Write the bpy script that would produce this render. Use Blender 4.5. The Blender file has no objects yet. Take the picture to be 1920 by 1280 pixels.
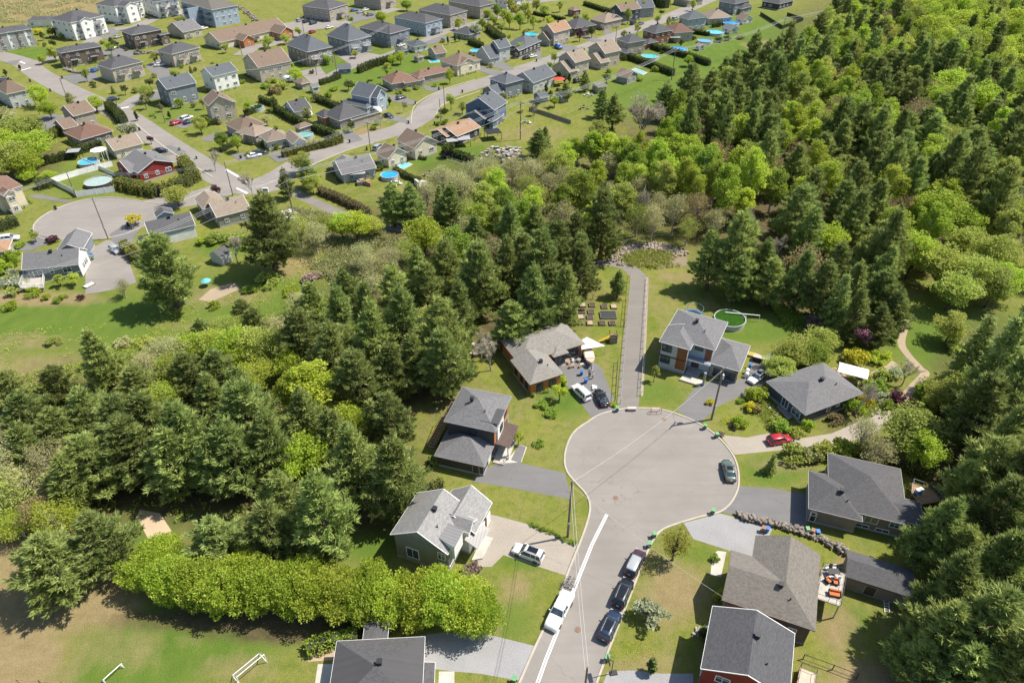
import bpy, math, random
import numpy as np
from mathutils import Vector, Matrix, noise as mnoise
R = math.radians
sc = bpy.context.scene
# ---------------------------------------------------------------- camera, sky, sun, exposure
CAMH, PITCH, FPX = 85.0, R(37.0), 1300.0
cam_d = bpy.data.cameras.new('camera'); cam = bpy.data.objects.new('camera', cam_d)
sc.collection.objects.link(cam); sc.camera = cam
cam.location = (0, 0, CAMH); cam.rotation_euler = (R(90) - PITCH, 0, 0)
cam_d.sensor_width = 36.0; cam_d.lens = FPX / 1920.0 * 36.0
cam_d.clip_start = 0.5; cam_d.clip_end = 6000
SUN_EL, SUN_AZ = R(57.0), R(13.0)          # azimuth measured from +x towards +y
world = bpy.data.worlds.new('World'); sc.world = world; world.use_nodes = True
wn = world.node_tree; bgn = wn.nodes['Background']
sky = wn.nodes.new('ShaderNodeTexSky'); sky.sky_type = 'NISHITA'; sky.sun_disc = False
sky.sun_elevation = SUN_EL; sky.sun_rotation = R(90) - SUN_AZ
wn.links.new(sky.outputs[0], bgn.inputs[0]); bgn.inputs[1].default_value = 0.1
sun_d = bpy.data.lights.new('sun', 'SUN'); sun_d.energy = 4.6; sun_d.angle = R(0.53); sun_d.color = (1.0, 0.935, 0.82)
sun = bpy.data.objects.new('sun', sun_d); sc.collection.objects.link(sun)
sd = Vector((math.cos(SUN_EL) * math.cos(SUN_AZ), math.cos(SUN_EL) * math.sin(SUN_AZ), math.sin(SUN_EL)))
sun.rotation_euler = (-sd).to_track_quat('-Z', 'Y').to_euler(); sun.location = (60, 20, 150)
sc.view_settings.view_transform = 'Standard'; sc.view_settings.look = 'None'
sc.view_settings.gamma = 1.0; sc.view_settings.exposure = 0.76
rng = random.Random(7)

# ---------------------------------------------------------------- helpers
FW = Vector((0, math.cos(PITCH), -math.sin(PITCH))); UP = Vector((0, math.sin(PITCH), math.cos(PITCH)))
def G(px, py, h=0.0):
    """world point at height h that the photo shows at pixel (px, py)"""
    d = FW * FPX + Vector((px - 960, 0, 0)) - UP * (py - 640)
    t = (CAMH - h) / -d.z
    return Vector((d.x * t, d.y * t, h))
def PX(v):
    r = Vector((v[0], v[1], v[2] - CAMH)); z = r.dot(FW)
    return 960 + FPX * r.x / z, 640 - FPX * r.dot(UP) / z
def hgt(bx, by, ty):
    """height of an upright thing with foot at pixel (bx, by) whose top reaches row ty"""
    b = G(bx, by); lo, hi = 0.0, 60.0
    for _ in range(30):
        m = (lo + hi) / 2
        if PX((b.x, b.y, m))[1] > ty: lo = m
        else: hi = m
    return lo

MATS = {}
def nt(name):
    m = bpy.data.materials.new(name); m.use_nodes = True
    return m, m.node_tree, m.node_tree.nodes['Principled BSDF']
def node(t, typ, **kw):
    n = t.nodes.new(typ)
    for k, v in kw.items():
        if k in n.inputs: n.inputs[k].default_value = v
        else: setattr(n, k, v)
    return n
def mixc(t, fac, a, b):
    n = t.nodes.new('ShaderNodeMix'); n.data_type = 'RGBA'
    for idx, v in ((0, fac), (6, a), (7, b)):
        if hasattr(v, 'is_output') or isinstance(v, bpy.types.NodeSocket): t.links.new(v, n.inputs[idx])
        elif idx == 0: n.inputs[0].default_value = v
        else: n.inputs[idx].default_value = (*v[:3], 1)
    return n.outputs[2]
def ramp(t, src, p0, p1):
    n = t.nodes.new('ShaderNodeMapRange'); n.inputs[1].default_value = p0; n.inputs[2].default_value = p1
    t.links.new(src, n.inputs[0]); return n.outputs[0]
def coords(t, kind='Object', scale=(1, 1, 1)):
    tc = t.nodes.new('ShaderNodeTexCoord'); mp = t.nodes.new('ShaderNodeMapping'); mp.inputs['Scale'].default_value = scale
    t.links.new(tc.outputs[kind], mp.inputs[0]); return mp.outputs[0]
def nz(t, vec, scale, detail=3, rough=.55):
    n = t.nodes.new('ShaderNodeTexNoise'); n.inputs['Scale'].default_value = scale
    n.inputs['Detail'].default_value = detail; n.inputs['Roughness'].default_value = rough
    if vec is not None: t.links.new(vec, n.inputs['Vector'])
    return n.outputs[0]
def dk(c, k): return tuple(x * k for x in c)
def mat_plain(name, col, rough=.7, metal=0.0, var=.12, scale=1.5):
    if name in MATS: return MATS[name]
    m, t, b = nt(name)
    v = coords(t); n = nz(t, v, scale, 4)
    t.links.new(mixc(t, ramp(t, n, .3, .7), dk(col, 1 - var), dk(col, 1 + var)), b.inputs['Base Color'])
    b.inputs['Roughness'].default_value = rough; b.inputs['Metallic'].default_value = metal
    MATS[name] = m; return m
def mat_shingle(name, col, contrast=.30, ang=0):
    if name in MATS: return MATS[name]
    m, t, b = nt(name)
    uv = coords(t, 'UV')
    br = t.nodes.new('ShaderNodeTexBrick'); br.inputs['Scale'].default_value = 1.0
    br.inputs['Brick Width'].default_value = .33; br.inputs['Row Height'].default_value = .15
    br.inputs['Mortar Size'].default_value = .008; br.inputs['Bias'].default_value = 0
    br.inputs['Color1'].default_value = (*dk(col, 1 - contrast), 1); br.inputs['Color2'].default_value = (*dk(col, 1 + contrast), 1)
    br.inputs['Mortar'].default_value = (*dk(col, .5), 1)
    t.links.new(uv, br.inputs['Vector'])
    n = nz(t, coords(t, 'UV', (1.6, 4.5, 1)), 1.2, 5, .7)
    n2 = nz(t, coords(t), .35, 3)
    c = mixc(t, .5, br.outputs[0], mixc(t, ramp(t, n, .3, .7), dk(col, .72), dk(col, 1.28)))
    c = mixc(t, ramp(t, n2, .25, .8), c, mixc(t, .75, dk(col, 1.22), c))
    t.links.new(c, b.inputs['Base Color']); b.inputs['Roughness'].default_value = .92
    bp = t.nodes.new('ShaderNodeBump'); bp.inputs['Strength'].default_value = .5; bp.inputs['Distance'].default_value = .02
    t.links.new(n, bp.inputs['Height']); t.links.new(bp.outputs[0], b.inputs['Normal'])
    MATS[name] = m; return m
def mat_siding(name, col, step=.18, brick=False):
    if name in MATS: return MATS[name]
    m, t, b = nt(name)
    tc = t.nodes.new('ShaderNodeTexCoord'); sx = t.nodes.new('ShaderNodeSeparateXYZ'); t.links.new(tc.outputs['Object'], sx.inputs[0])
    md = t.nodes.new('ShaderNodeMath'); md.operation = 'FRACT'; mu = t.nodes.new('ShaderNodeMath'); mu.operation = 'MULTIPLY'
    mu.inputs[1].default_value = 1 / step; t.links.new(sx.outputs[2], mu.inputs[0]); t.links.new(mu.outputs[0], md.inputs[0])
    n = nz(t, tc.outputs['Object'], 3.0 if brick else .8, 4)
    base = mixc(t, ramp(t, n, .3, .7), dk(col, .86), dk(col, 1.12))
    t.links.new(mixc(t, ramp(t, md.outputs[0], .0, .14), dk(col, .62), base), b.inputs['Base Color'])
    bp = t.nodes.new('ShaderNodeBump'); bp.inputs['Strength'].default_value = .6; bp.inputs['Distance'].default_value = .02
    t.links.new(md.outputs[0], bp.inputs['Height']); t.links.new(bp.outputs[0], b.inputs['Normal'])
    b.inputs['Roughness'].default_value = .65
    MATS[name] = m; return m
def mat_glass(name='window_glass', col=(.03, .045, .06)):
    if name in MATS: return MATS[name]
    m, t, b = nt(name)
    n = nz(t, coords(t), .9, 2)
    t.links.new(mixc(t, ramp(t, n, .35, .65), col, dk(col, 2.2)), b.inputs['Base Color'])
    b.inputs['Roughness'].default_value = .06; b.inputs['Specular IOR Level'].default_value = .8
    MATS[name] = m; return m
def mat_paint(name, col, metal=.25):
    if name in MATS: return MATS[name]
    m, t, b = nt(name)
    n = nz(t, coords(t), 2.5, 3)
    t.links.new(mixc(t, n, dk(col, .93), dk(col, 1.05)), b.inputs['Base Color'])
    b.inputs['Roughness'].default_value = .28; b.inputs['Metallic'].default_value = metal
    b.inputs['Coat Weight'].default_value = .8; b.inputs['Coat Roughness'].default_value = .05
    MATS[name] = m; return m
def mat_water(name, col):
    if name in MATS: return MATS[name]
    m, t, b = nt(name)
    v = coords(t); n = nz(t, v, 2.5, 4)
    t.links.new(mixc(t, ramp(t, n, .35, .65), dk(col, .8), dk(col, 1.2)), b.inputs['Base Color'])
    b.inputs['Roughness'].default_value = .05
    bp = t.nodes.new('ShaderNodeBump'); bp.inputs['Strength'].default_value = .15; t.links.new(n, bp.inputs['Height']); t.links.new(bp.outputs[0], b.inputs['Normal'])
    MATS[name] = m; return m
def mat_leaf(name, c1, c2, trans=.35, rnd=.18):
    if name in MATS: return MATS[name]
    m, t, b = nt(name)
    at = t.nodes.new('ShaderNodeAttribute'); at.attribute_name = 'tint'
    oi = t.nodes.new('ShaderNodeObjectInfo')
    c = mixc(t, at.outputs['Fac'], c1, c2)
    hs = t.nodes.new('ShaderNodeHueSaturation'); t.links.new(c, hs.inputs['Color'])
    v = t.nodes.new('ShaderNodeMapRange'); v.inputs[3].default_value = 1 - rnd; v.inputs[4].default_value = 1 + rnd * 1.3
    t.links.new(oi.outputs['Random'], v.inputs[0]); t.links.new(v.outputs[0], hs.inputs['Value'])
    h2 = t.nodes.new('ShaderNodeMath'); h2.operation = 'FRACT'; m3 = t.nodes.new('ShaderNodeMath'); m3.operation = 'MULTIPLY'; m3.inputs[1].default_value = 7.31
    t.links.new(oi.outputs['Random'], m3.inputs[0]); t.links.new(m3.outputs[0], h2.inputs[0])
    hr = t.nodes.new('ShaderNodeMapRange'); hr.inputs[3].default_value = .488; hr.inputs[4].default_value = .512
    t.links.new(h2.outputs[0], hr.inputs[0]); t.links.new(hr.outputs[0], hs.inputs['Hue'])
    t.links.new(hs.outputs[0], b.inputs['Base Color']); b.inputs['Roughness'].default_value = .6
    b.inputs['Specular IOR Level'].default_value = .25
    tr = t.nodes.new('ShaderNodeBsdfTranslucent'); t.links.new(hs.outputs[0], tr.inputs[0])
    mx = t.nodes.new('ShaderNodeMixShader'); mx.inputs[0].default_value = trans
    out = t.nodes['Material Output']; t.links.new(b.outputs[0], mx.inputs[1]); t.links.new(tr.outputs[0], mx.inputs[2]); t.links.new(mx.outputs[0], out.inputs[0])
    MATS[name] = m; return m

def link(o, parent=None):
    sc.collection.objects.link(o)
    if parent is not None: o.parent = parent
    return o
def tag(o, label, cat, group=None, kind=None):
    if label: o['label'] = label
    if cat: o['category'] = cat
    if group: o['group'] = group
    if kind: o['kind'] = kind
    return o
def thing(name, label, cat, loc=(0, 0, 0), rz=0.0, group=None):
    o = bpy.data.objects.new(name, None); o.empty_display_size = .3
    o.location = loc; o.rotation_euler = (0, 0, rz); link(o); tag(o, label, cat, group)
    return o
class MB:
    """collects faces, becomes one mesh object"""
    def __init__(s): s.v = []; s.f = []; s.m = []; s.uv = []
    def face(s, pts, mi=0, uv=None):
        k = len(s.v); s.v += [tuple(p) for p in pts]; s.f.append(tuple(range(k, k + len(pts)))); s.m.append(mi)
        s.uv += list(uv) if uv else [(0, 0)] * len(pts)
    def solid(s, vs, fs, mi=0):
        k = len(s.v); s.v += [tuple(p) for p in vs]
        for f in fs: s.f.append(tuple(k + i for i in f)); s.m.append(mi); s.uv += [(0, 0)] * len(f)
    def box(s, c, d, mi=0, rz=0.0, M=None):
        x, y, z = d[0] / 2, d[1] / 2, d[2] / 2
        vs = [Vector((a * x, b * y, e * z)) for e in (-1, 1) for b in (-1, 1) for a in (-1, 1)]
        if M is None: M = Matrix.Rotation(rz, 3, 'Z')
        vs = [M @ v + Vector(c) for v in vs]
        s.solid(vs, [(0, 2, 3, 1), (4, 5, 7, 6), (0, 1, 5, 4), (2, 6, 7, 3), (0, 4, 6, 2), (1, 3, 7, 5)], mi)
    def prism(s, poly, z0, z1, mi=0, side=None):
        n = len(poly); vs = [(p[0], p[1], z0) for p in poly] + [(p[0], p[1], z1) for p in poly]
        k = len(s.v); s.v += vs
        s.f.append(tuple(k + i for i in reversed(range(n)))); s.m.append(mi)
        s.f.append(tuple(k + n + i for i in range(n))); s.m.append(mi); s.uv += [(0, 0)] * (2 * n)
        for i in range(n):
            j = (i + 1) % n; s.f.append((k + i, k + j, k + n + j, k + n + i)); s.m.append(mi if side is None else side); s.uv += [(0, 0)] * 4
    def tube(s, pts, r, n=6, mi=0, cap=True):
        pts = [Vector(p) for p in pts]; rs = r if isinstance(r, (list, tuple)) else [r] * len(pts); k = len(s.v)
        for i, p in enumerate(pts):
            d = (pts[min(i + 1, len(pts) - 1)] - pts[max(i - 1, 0)]).normalized()
            a = d.orthogonal().normalized() if abs(d.z) < .99 else Vector((1, 0, 0)); a = (a - d * a.dot(d)).normalized(); b = d.cross(a)
            for q in range(n):
                t = 2 * math.pi * q / n; s.v.append(tuple(p + (a * math.cos(t) + b * math.sin(t)) * rs[i]))
        for i in range(len(pts) - 1):
            for q in range(n):
                q2 = (q + 1) % n; s.f.append((k + i * n + q, k + i * n + q2, k + (i + 1) * n + q2, k + (i + 1) * n + q)); s.m.append(mi); s.uv += [(0, 0)] * 4
        if cap:
            s.f.append(tuple(k + q for q in reversed(range(n)))); s.m.append(mi); s.uv += [(0, 0)] * n
            s.f.append(tuple(k + (len(pts) - 1) * n + q for q in range(n))); s.m.append(mi); s.uv += [(0, 0)] * n
    def lathe(s, prof, n=20, c=(0, 0, 0), mi=0, cap=False):
        k = len(s.v)
        for (r, z) in prof:
            for q in range(n):
                t = 2 * math.pi * q / n; s.v.append((c[0] + r * math.cos(t), c[1] + r * math.sin(t), c[2] + z))
        for i in range(len(prof) - 1):
            for q in range(n):
                q2 = (q + 1) % n; s.f.append((k + i * n + q, k + i * n + q2, k + (i + 1) * n + q2, k + (i + 1) * n + q)); s.m.append(mi); s.uv += [(0, 0)] * 4
        if cap:
            s.f.append(tuple(k + (len(prof) - 1) * n + q for q in range(n))); s.m.append(mi); s.uv += [(0, 0)] * n
    def mesh(s, name, mats, smooth=False):
        me = bpy.data.meshes.new(name); me.from_pydata(s.v, [], s.f)
        for m in (mats if isinstance(mats, (list, tuple)) else [mats]): me.materials.append(m)
        me.polygons.foreach_set('material_index', s.m)
        if smooth: me.polygons.foreach_set('use_smooth', [True] * len(s.f))
        ul = me.uv_layers.new(name='UVMap'); ul.data.foreach_set('uv', [c for p in s.uv for c in p])
        me.update(); return me
    def build(s, name, mats, parent=None, smooth=False):
        if not s.f: return None
        return link(bpy.data.objects.new(name, s.mesh(name, mats, smooth)), parent)
def copy_tree(o, parent=None):
    c = o.copy(); link(c, parent)
    if parent is not None: c.matrix_parent_inverse = o.matrix_parent_inverse
    for ch in KIDS.get(o.name, ()): copy_tree(ch, c)
    return c
KIDS = {}
def remember(o):
    KIDS[o.name] = [c for c in o.children]
    for c in o.children: remember(c)
# ---------------------------------------------------------------- shared materials
SH = {'grey': (.135, .133, .137), 'lgrey': (.22, .215, .21), 'dark': (.068, .068, .074), 'mid': (.078, .077, .081), 'slate': (.085, .095, .108),
      'brown': (.16, .115, .085), 'red': (.165, .095, .07), 'tan': (.22, .175, .135), 'wgrey': (.20, .188, .17), 'warm': (.145, .132, .115), 'orange': (.27, .165, .10)}
SH = {k: mat_shingle('shingle_' + k, v, .40) for k, v in SH.items()}
WL = {'white': (.72, .72, .69), 'cream': (.62, .55, .42), 'beige': (.42, .37, .30), 'stone': (.34, .29, .24), 'grey': (.28, .28, .28), 'lblue': (.30, .37, .45),
      'blue': (.10, .15, .24), 'navy': (.055, .07, .095), 'dark': (.055, .052, .055), 'brown': (.13, .095, .075), 'brick': (.22, .085, .05), 'red': (.22, .022, .022),
      'orange': (.42, .155, .055), 'rust': (.20, .068, .028), 'lgrey': (.42, .43, .43), 'greyblue': (.18, .205, .235), 'taupe': (.20, .17, .145), 'sage': (.22, .22, .19)}
WL = {k: mat_siding('siding_' + k, v, .2, k in ('stone', 'brick')) for k, v in WL.items()}
white = mat_plain('white_trim', (.75, .75, .73), .5, var=.04); black = mat_plain('black_trim', (.02, .02, .022), .5)
greytrim = mat_plain('grey_trim', (.3, .3, .31), .5); conc = mat_plain('concrete', (.42, .395, .35), .9, var=.14, scale=.9)
glass = mat_glass(); wood = mat_plain('wood', (.30, .19, .10), .8, var=.3, scale=5); rock_dark = mat_plain('field_rock', (.22, .19, .16), .95, var=.5, scale=2.5); greywood = mat_plain('grey_wood', (.24, .21, .18), .85, var=.25, scale=5)
pole_wood = mat_plain('pole_wood', (.16, .135, .11), .9, var=.25, scale=3); steel = mat_plain('steel', (.5, .5, .5), .35, .7)
rubber = mat_plain('rubber', (.018, .018, .018), .85); doorw = mat_plain('door_white', (.66, .66, .63), .5, var=.05)
foundation = mat_plain('foundation', (.33, .325, .31), .9, var=.12); metalroof = mat_plain('metal_roof_light', (.36, .36, .36), .4, .3, var=.06)
orange_c = mat_plain('orange_cushion', (.52, .13, .03), .8); plastic_blue = mat_plain('blue_plastic', (.02, .14, .42), .5)
plastic_green = mat_plain('green_plastic', (.05, .17, .08), .5); plastic_brown = mat_plain('brown_plastic', (.25, .12, .06), .5); plastic_black = mat_plain('black_plastic', (.02, .022, .025), .5)
lid_green = mat_plain('green_lid', (.12, .30, .14), .5); rock = mat_plain('rock', (.36, .33, .29), .95, var=.4, scale=2.5)
bark = mat_plain('bark', (.10, .075, .055), .95, var=.35, scale=4); bark_light = mat_plain('pale_bark', (.36, .33, .29), .9, var=.3, scale=4)
soil = mat_plain('soil', (.07, .05, .035), .95, var=.3, scale=3)

def mat_asphalt(name, col, stain=.18, ns=.25):
    m, t, b = nt(name)
    v = coords(t); n = nz(t, v, ns, 5, .6); n2 = nz(t, v, 6, 4, .7); n3 = nz(t, coords(t, 'Object', (.05, .6, 1)), 1.2, 3)
    c = mixc(t, ramp(t, n, .3, .7), dk(col, 1 - stain), dk(col, 1 + stain))
    c = mixc(t, ramp(t, n3, .45, .75), c, mixc(t, .5, c, dk(col, .78)))
    c = mixc(t, ramp(t, n2, .3, .72), mixc(t, .25, c, dk(col, .7)), c)
    wv = t.nodes.new('ShaderNodeTexVoronoi'); wv.feature = 'DISTANCE_TO_EDGE'; wv.inputs['Scale'].default_value = .09
    wm = t.nodes.new('ShaderNodeVectorMath'); wm.operation = 'ADD'; nn = t.nodes.new('ShaderNodeTexNoise'); nn.inputs['Scale'].default_value = .3
    sc3 = t.nodes.new('ShaderNodeVectorMath'); sc3.operation = 'SCALE'; sc3.inputs['Scale'].default_value = 5
    t.links.new(v, nn.inputs['Vector']); t.links.new(nn.outputs['Color'], sc3.inputs[0]); t.links.new(v, wm.inputs[0]); t.links.new(sc3.outputs[0], wm.inputs[1]); t.links.new(wm.outputs[0], wv.inputs['Vector'])
    c = mixc(t, ramp(t, wv.outputs[0], .0, .005), dk(col, .76), c)
    t.links.new(c, b.inputs['Base Color']); b.inputs['Roughness'].default_value = .92
    MATS[name] = m; return m
asphalt = mat_asphalt('road_asphalt', (.232, .212, .192), .12, .12); asphalt_path = mat_asphalt('path_asphalt', (.19, .172, .155), .06)
asphalt_drive = mat_asphalt('driveway_asphalt', (.155, .15, .15), .10); paint_white = mat_plain('road_paint', (.72, .72, .70), .8, var=.08)
def mat_gravel(name, col):
    m, t, b = nt(name); v = coords(t); n = nz(t, v, 5, 5, .8); n2 = nz(t, v, .3, 4)
    c = mixc(t, ramp(t, n, .3, .7), dk(col, .68), dk(col, 1.25)); c = mixc(t, ramp(t, n2, .35, .65), c, mixc(t, .35, c, dk(col, 1.3)))
    t.links.new(c, b.inputs['Base Color']); b.inputs['Roughness'].default_value = .95; MATS[name] = m; return m
gravel = mat_gravel('gravel_beige', (.285, .25, .21)); gravel_grey = mat_gravel('gravel_grey', (.25, .248, .25)); dirt = mat_gravel('dirt', (.30, .235, .165)); sand = mat_gravel('sand', (.42, .32, .215))

# ---------------------------------------------------------------- the ground: one sheet out to the horizon
# soft patches of bare, lush, leaf-littered and rough ground: (pixel x, pixel y, radius x, radius y, strength)
DRY = [(60, 1100, 170, 90, 1), (0, 1220, 130, 80, .95), (190, 1130, 70, 45, .9), (240, 1210, 90, 50, .35), (430, 1250, 70, 30, .45), (90, 690, 130, 30, .5), (60, 640, 90, 18, .45), (330, 610, 60, 10, .4), (1265, 1110, 60, 60, .7),
       (1230, 1050, 40, 30, .4), (1570, 1175, 40, 40, .65), (1590, 1060, 30, 20, 1), (960, 1100, 40, 30, .5), (900, 1150, 40, 50, .5), (700, 775, 45, 20, .8), (570, 490, 25, 12, .9), (540, 500, 40, 20, .6),
       (1330, 600, 60, 50, .35), (1230, 560, 60, 60, .3), (700, 250, 40, 12, .8), (60, 10, 200, 35, .7), (1000, 250, 60, 14, .5), (1440, 85, 40, 8, .9), (420, 555, 90, 25, .5), (60, 560, 130, 14, .8), (800, 370, 70, 20, .5),
       (1470, 870, 60, 14, .6), (1130, 470, 60, 12, .8), (210, 160, 90, 14, .35), (380, 130, 60, 12, .3), (1000, 740, 60, 40, .25), (1040, 960, 60, 20, .2), (1630, 1270, 80, 30, .8), (1210, 1250, 60, 30, .6), (760, 380, 40, 10, .7),
       (1120, 70, 70, 8, .3), (340, 1200, 60, 20, .3), (1300, 520, 80, 12, .5), (1250, 650, 60, 80, .25), (930, 800, 70, 90, .22)]
LUSH = [(1060, 740, 50, 35, .8), (80, 600, 280, 60, .7), (470, 560, 170, 50, .6), (150, 680, 120, 30, .4), (1400, 610, 110, 30, .8), (690, 1010, 50, 40, .8), (960, 1160, 40, 40, .5), (340, 1195, 160, 60, .9), (250, 1260, 120, 40, .8), (1450, 880, 50, 25, .8), (860, 300, 90, 25, .9),
        (700, 130, 150, 40, .6), (1400, 95, 190, 60, .85), (1240, 175, 130, 45, .6), (380, 960, 120, 25, .8), (1600, 1165, 25, 25, .8), (420, 460, 50, 20, .7), (60, 100, 60, 10, .9), (1230, 735, 50, 25, .5), (650, 470, 40, 25, .6), (330, 200, 60, 40, .4),
        (1300, 1040, 40, 20, .5), (1700, 1000, 120, 40, .3), (1800, 640, 130, 60, .75), (1000, 1045, 70, 20, .7), (120, 330, 100, 40, .4), (240, 1000, 60, 30, .6)]
FLOOR = [(1600, 350, 330, 150, 1), (1300, 330, 200, 110, .8), (1790, 100, 270, 130, 1), (350, 830, 330, 140, 1), (700, 660, 160, 120, 1), (950, 560, 130, 80, 1), (1850, 900, 110, 260, 1), (1880, 1180, 140, 140, 1), (680, 900, 110, 90, .8),
         (100, 900, 160, 120, .9), (850, 430, 200, 60, .8), (620, 440, 120, 35, .6), (1530, 550, 130, 50, .7), (480, 1160, 250, 22, .9), (40, 290, 70, 60, .7), (560, 1180, 180, 25, .8), (1000, 330, 200, 40, .6), (1600, 760, 90, 60, .5)]
def build_ground():
    def axis(lo, hi, step, far):
        c = list(np.arange(lo, hi + .1, step)); s = step
        while c[-1] < far: s *= 1.35; c.append(c[-1] + s)
        s = step
        while c[0] > -far: s *= 1.35; c.insert(0, c[0] - s)
        return np.array(c)
    xs = axis(-310, 310, 2.0, 3500); ys = axis(28, 470, 1.6, 3500)
    X, Y = np.meshgrid(xs, ys); nx, ny = len(xs), len(ys)
    co = np.stack([X.ravel(), Y.ravel(), np.zeros(X.size)], 1)
    idx = np.arange(nx * ny).reshape(ny, nx)
    q = np.stack([idx[:-1, :-1], idx[:-1, 1:], idx[1:, 1:], idx[1:, :-1]], -1).reshape(-1, 4)
    me = bpy.data.meshes.new('ground'); me.vertices.add(len(co)); me.vertices.foreach_set('co', co.ravel().astype('f'))
    me.loops.add(q.size); me.loops.foreach_set('vertex_index', q.ravel().astype('i')); me.polygons.add(len(q))
    me.polygons.foreach_set('loop_start', np.arange(0, q.size, 4, dtype='i')); me.update(calc_edges=True)
    zc = co[:, 1] * math.cos(PITCH) + CAMH * math.sin(PITCH); ok = zc > 5; zc = np.where(ok, zc, 5)
    px = 960 + FPX * co[:, 0] / zc; py = 640 - FPX * (co[:, 1] * math.sin(PITCH) - CAMH * math.cos(PITCH)) / zc
    def field(L):
        w = np.zeros(len(co))
        for (cx, cy, rx, ry, k) in L:
            d = np.sqrt(((px - cx) / rx) ** 2 + ((py - cy) / ry) ** 2); w = np.maximum(w, k * np.clip(1.55 - d, 0, 1))
        return w * ok
    a = me.color_attributes.new('cover', 'FLOAT_COLOR', 'POINT')
    fl = np.where(py < -8, 1.0, field(FLOOR))
    a.data.foreach_set('color', np.stack([field(DRY), field(LUSH), fl, np.ones(len(co))], 1).ravel().astype('f'))
    m, t, b = nt('grass_ground'); v = coords(t)
    at = t.nodes.new('ShaderNodeVertexColor'); at.layer_name = 'cover'; sp = t.nodes.new('ShaderNodeSeparateColor'); t.links.new(at.outputs[0], sp.inputs[0])
    n1 = nz(t, v, .09, 4); n2 = nz(t, v, .6, 5, .65); n3 = nz(t, v, 5, 4, .7); n4 = nz(t, coords(t, 'Object', (1, .5, 1)), .28, 6, .7)
    def thr(w, n, k=.9):
        # weight plus noise, sharpened: gives ragged edges
        a1 = t.nodes.new('ShaderNodeMath'); a1.operation = 'MULTIPLY_ADD'; t.links.new(n, a1.inputs[0]); a1.inputs[1].default_value = k; t.links.new(w, a1.inputs[2])
        return ramp(t, a1.outputs[0], .62, 1.15)
    g = mixc(t, ramp(t, n1, .35, .65), (.145, .185, .028), (.22, .228, .045))
    g = mixc(t, ramp(t, n4, .40, .66), g, (.25, .225, .08)); g = mixc(t, ramp(t, nz(t, v, .7, 6, .75), .46, .78), g, (.085, .135, .018))
    g = mixc(t, thr(sp.outputs[1], n4, 1.1), g, mixc(t, ramp(t, n4, .3, .7), (.085, .15, .022), (.14, .195, .034)))
    g = mixc(t, thr(sp.outputs[0], n4), g, mixc(t, ramp(t, n2, .3, .7), (.24, .18, .09), (.31, .245, .13)))
    g = mixc(t, thr(sp.outputs[2], n4), g, mixc(t, ramp(t, n2, .35, .65), (.075, .065, .03), (.14, .105, .06)))
    g = mixc(t, ramp(t, n3, .3, .7), mixc(t, .42, g, (.03, .04, .01)), g)
    t.links.new(g, b.inputs['Base Color']); b.inputs['Roughness'].default_value = 1; b.inputs['Specular IOR Level'].default_value = .1
    bp = t.nodes.new('ShaderNodeBump'); bp.inputs['Strength'].default_value = .8; bp.inputs['Distance'].default_value = .15; t.links.new(n3, bp.inputs['Height']); t.links.new(bp.outputs[0], b.inputs['Normal'])
    me.materials.append(m); o = link(bpy.data.objects.new('ground', me)); o['kind'] = 'structure'
build_ground()

# ---------------------------------------------------------------- roads, paths, driveways (sheets a few mm apart) and kerbs
_z = [0.004]
def cat_rom(p, n=6, closed=False):
    p = [Vector(q) for q in p]; out = []; N = len(p)
    for i in range(N if closed else N - 1):
        a = p[(i - 1) % N] if closed else p[max(i - 1, 0)]; b = p[i]; c = p[(i + 1) % N]; d = p[(i + 2) % N] if closed else p[min(i + 2, N - 1)]
        for k in range(n):
            t = k / n; out.append(.5 * ((2 * b) + (c - a) * t + (2 * a - 5 * b + 4 * c - d) * t * t + (3 * b - a - 3 * c + d) * t ** 3))
    if not closed: out.append(p[-1])
    return out
from mathutils.geometry import tessellate_polygon
def sheet(name, pxs, mat, z, smooth=False):
    pts = [G(x, y) for x, y in pxs]
    if smooth: pts = cat_rom(pts, 5, True)
    mb = MB()
    for tri in tessellate_polygon([pts]):
        a, b, c = (pts[i] for i in tri)
        if (b - a).cross(c - a).z < 0: b, c = c, b
        mb.face([(p.x, p.y, z) for p in (a, b, c)])
    o = mb.build(name, mat); o['kind'] = 'structure'; return o
ROADLINES = []
def ribbon(name, pxs, width, mat, z, smooth=6, keep=True):
    pts = cat_rom([G(x, y) for x, y in pxs], smooth); L = []; Rr = []; mb = MB()
    for i, p in enumerate(pts):
        d = (pts[min(i + 1, len(pts) - 1)] - pts[max(i - 1, 0)]).normalized(); n = Vector((-d.y, d.x, 0)); w = width / 2
        L.append(p + n * w); Rr.append(p - n * w)
    for i in range(len(pts) - 1):
        mb.face([(q.x, q.y, z) for q in (Rr[i], Rr[i + 1], L[i + 1], L[i])])
    if keep: ROADLINES.append((pts, width))
    o = mb.build(name, mat); o['kind'] = 'structure'; return L, Rr
kerb_mat = mat_plain('kerb_concrete', (.38, .34, .285), .85, var=.12, scale=.8)
def kerb(pts, name='kerb', w=.32, h=.12):
    mb = MB(); k = 0; pts = [Vector((p.x, p.y, 0)) for p in pts]; P = []
    for i, p in enumerate(pts):
        d = (pts[min(i + 1, len(pts) - 1)] - pts[max(i - 1, 0)]).normalized(); n = Vector((-d.y, d.x, 0)) * w / 2
        P.append([p - n, p - n * .8 + Vector((0, 0, h)), p + n * .8 + Vector((0, 0, h)), p + n])
    for i in range(len(P) - 1):
        for q in range(3): mb.face([P[i][q + 1], P[i][q], P[i + 1][q], P[i + 1][q + 1]])
    o = mb.build(name, kerb_mat); o['kind'] = 'structure'; return o
def kerb_px(pxs, smooth=6, **k): return kerb(cat_rom([G(x, y) for x, y in pxs], smooth), **k)

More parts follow.
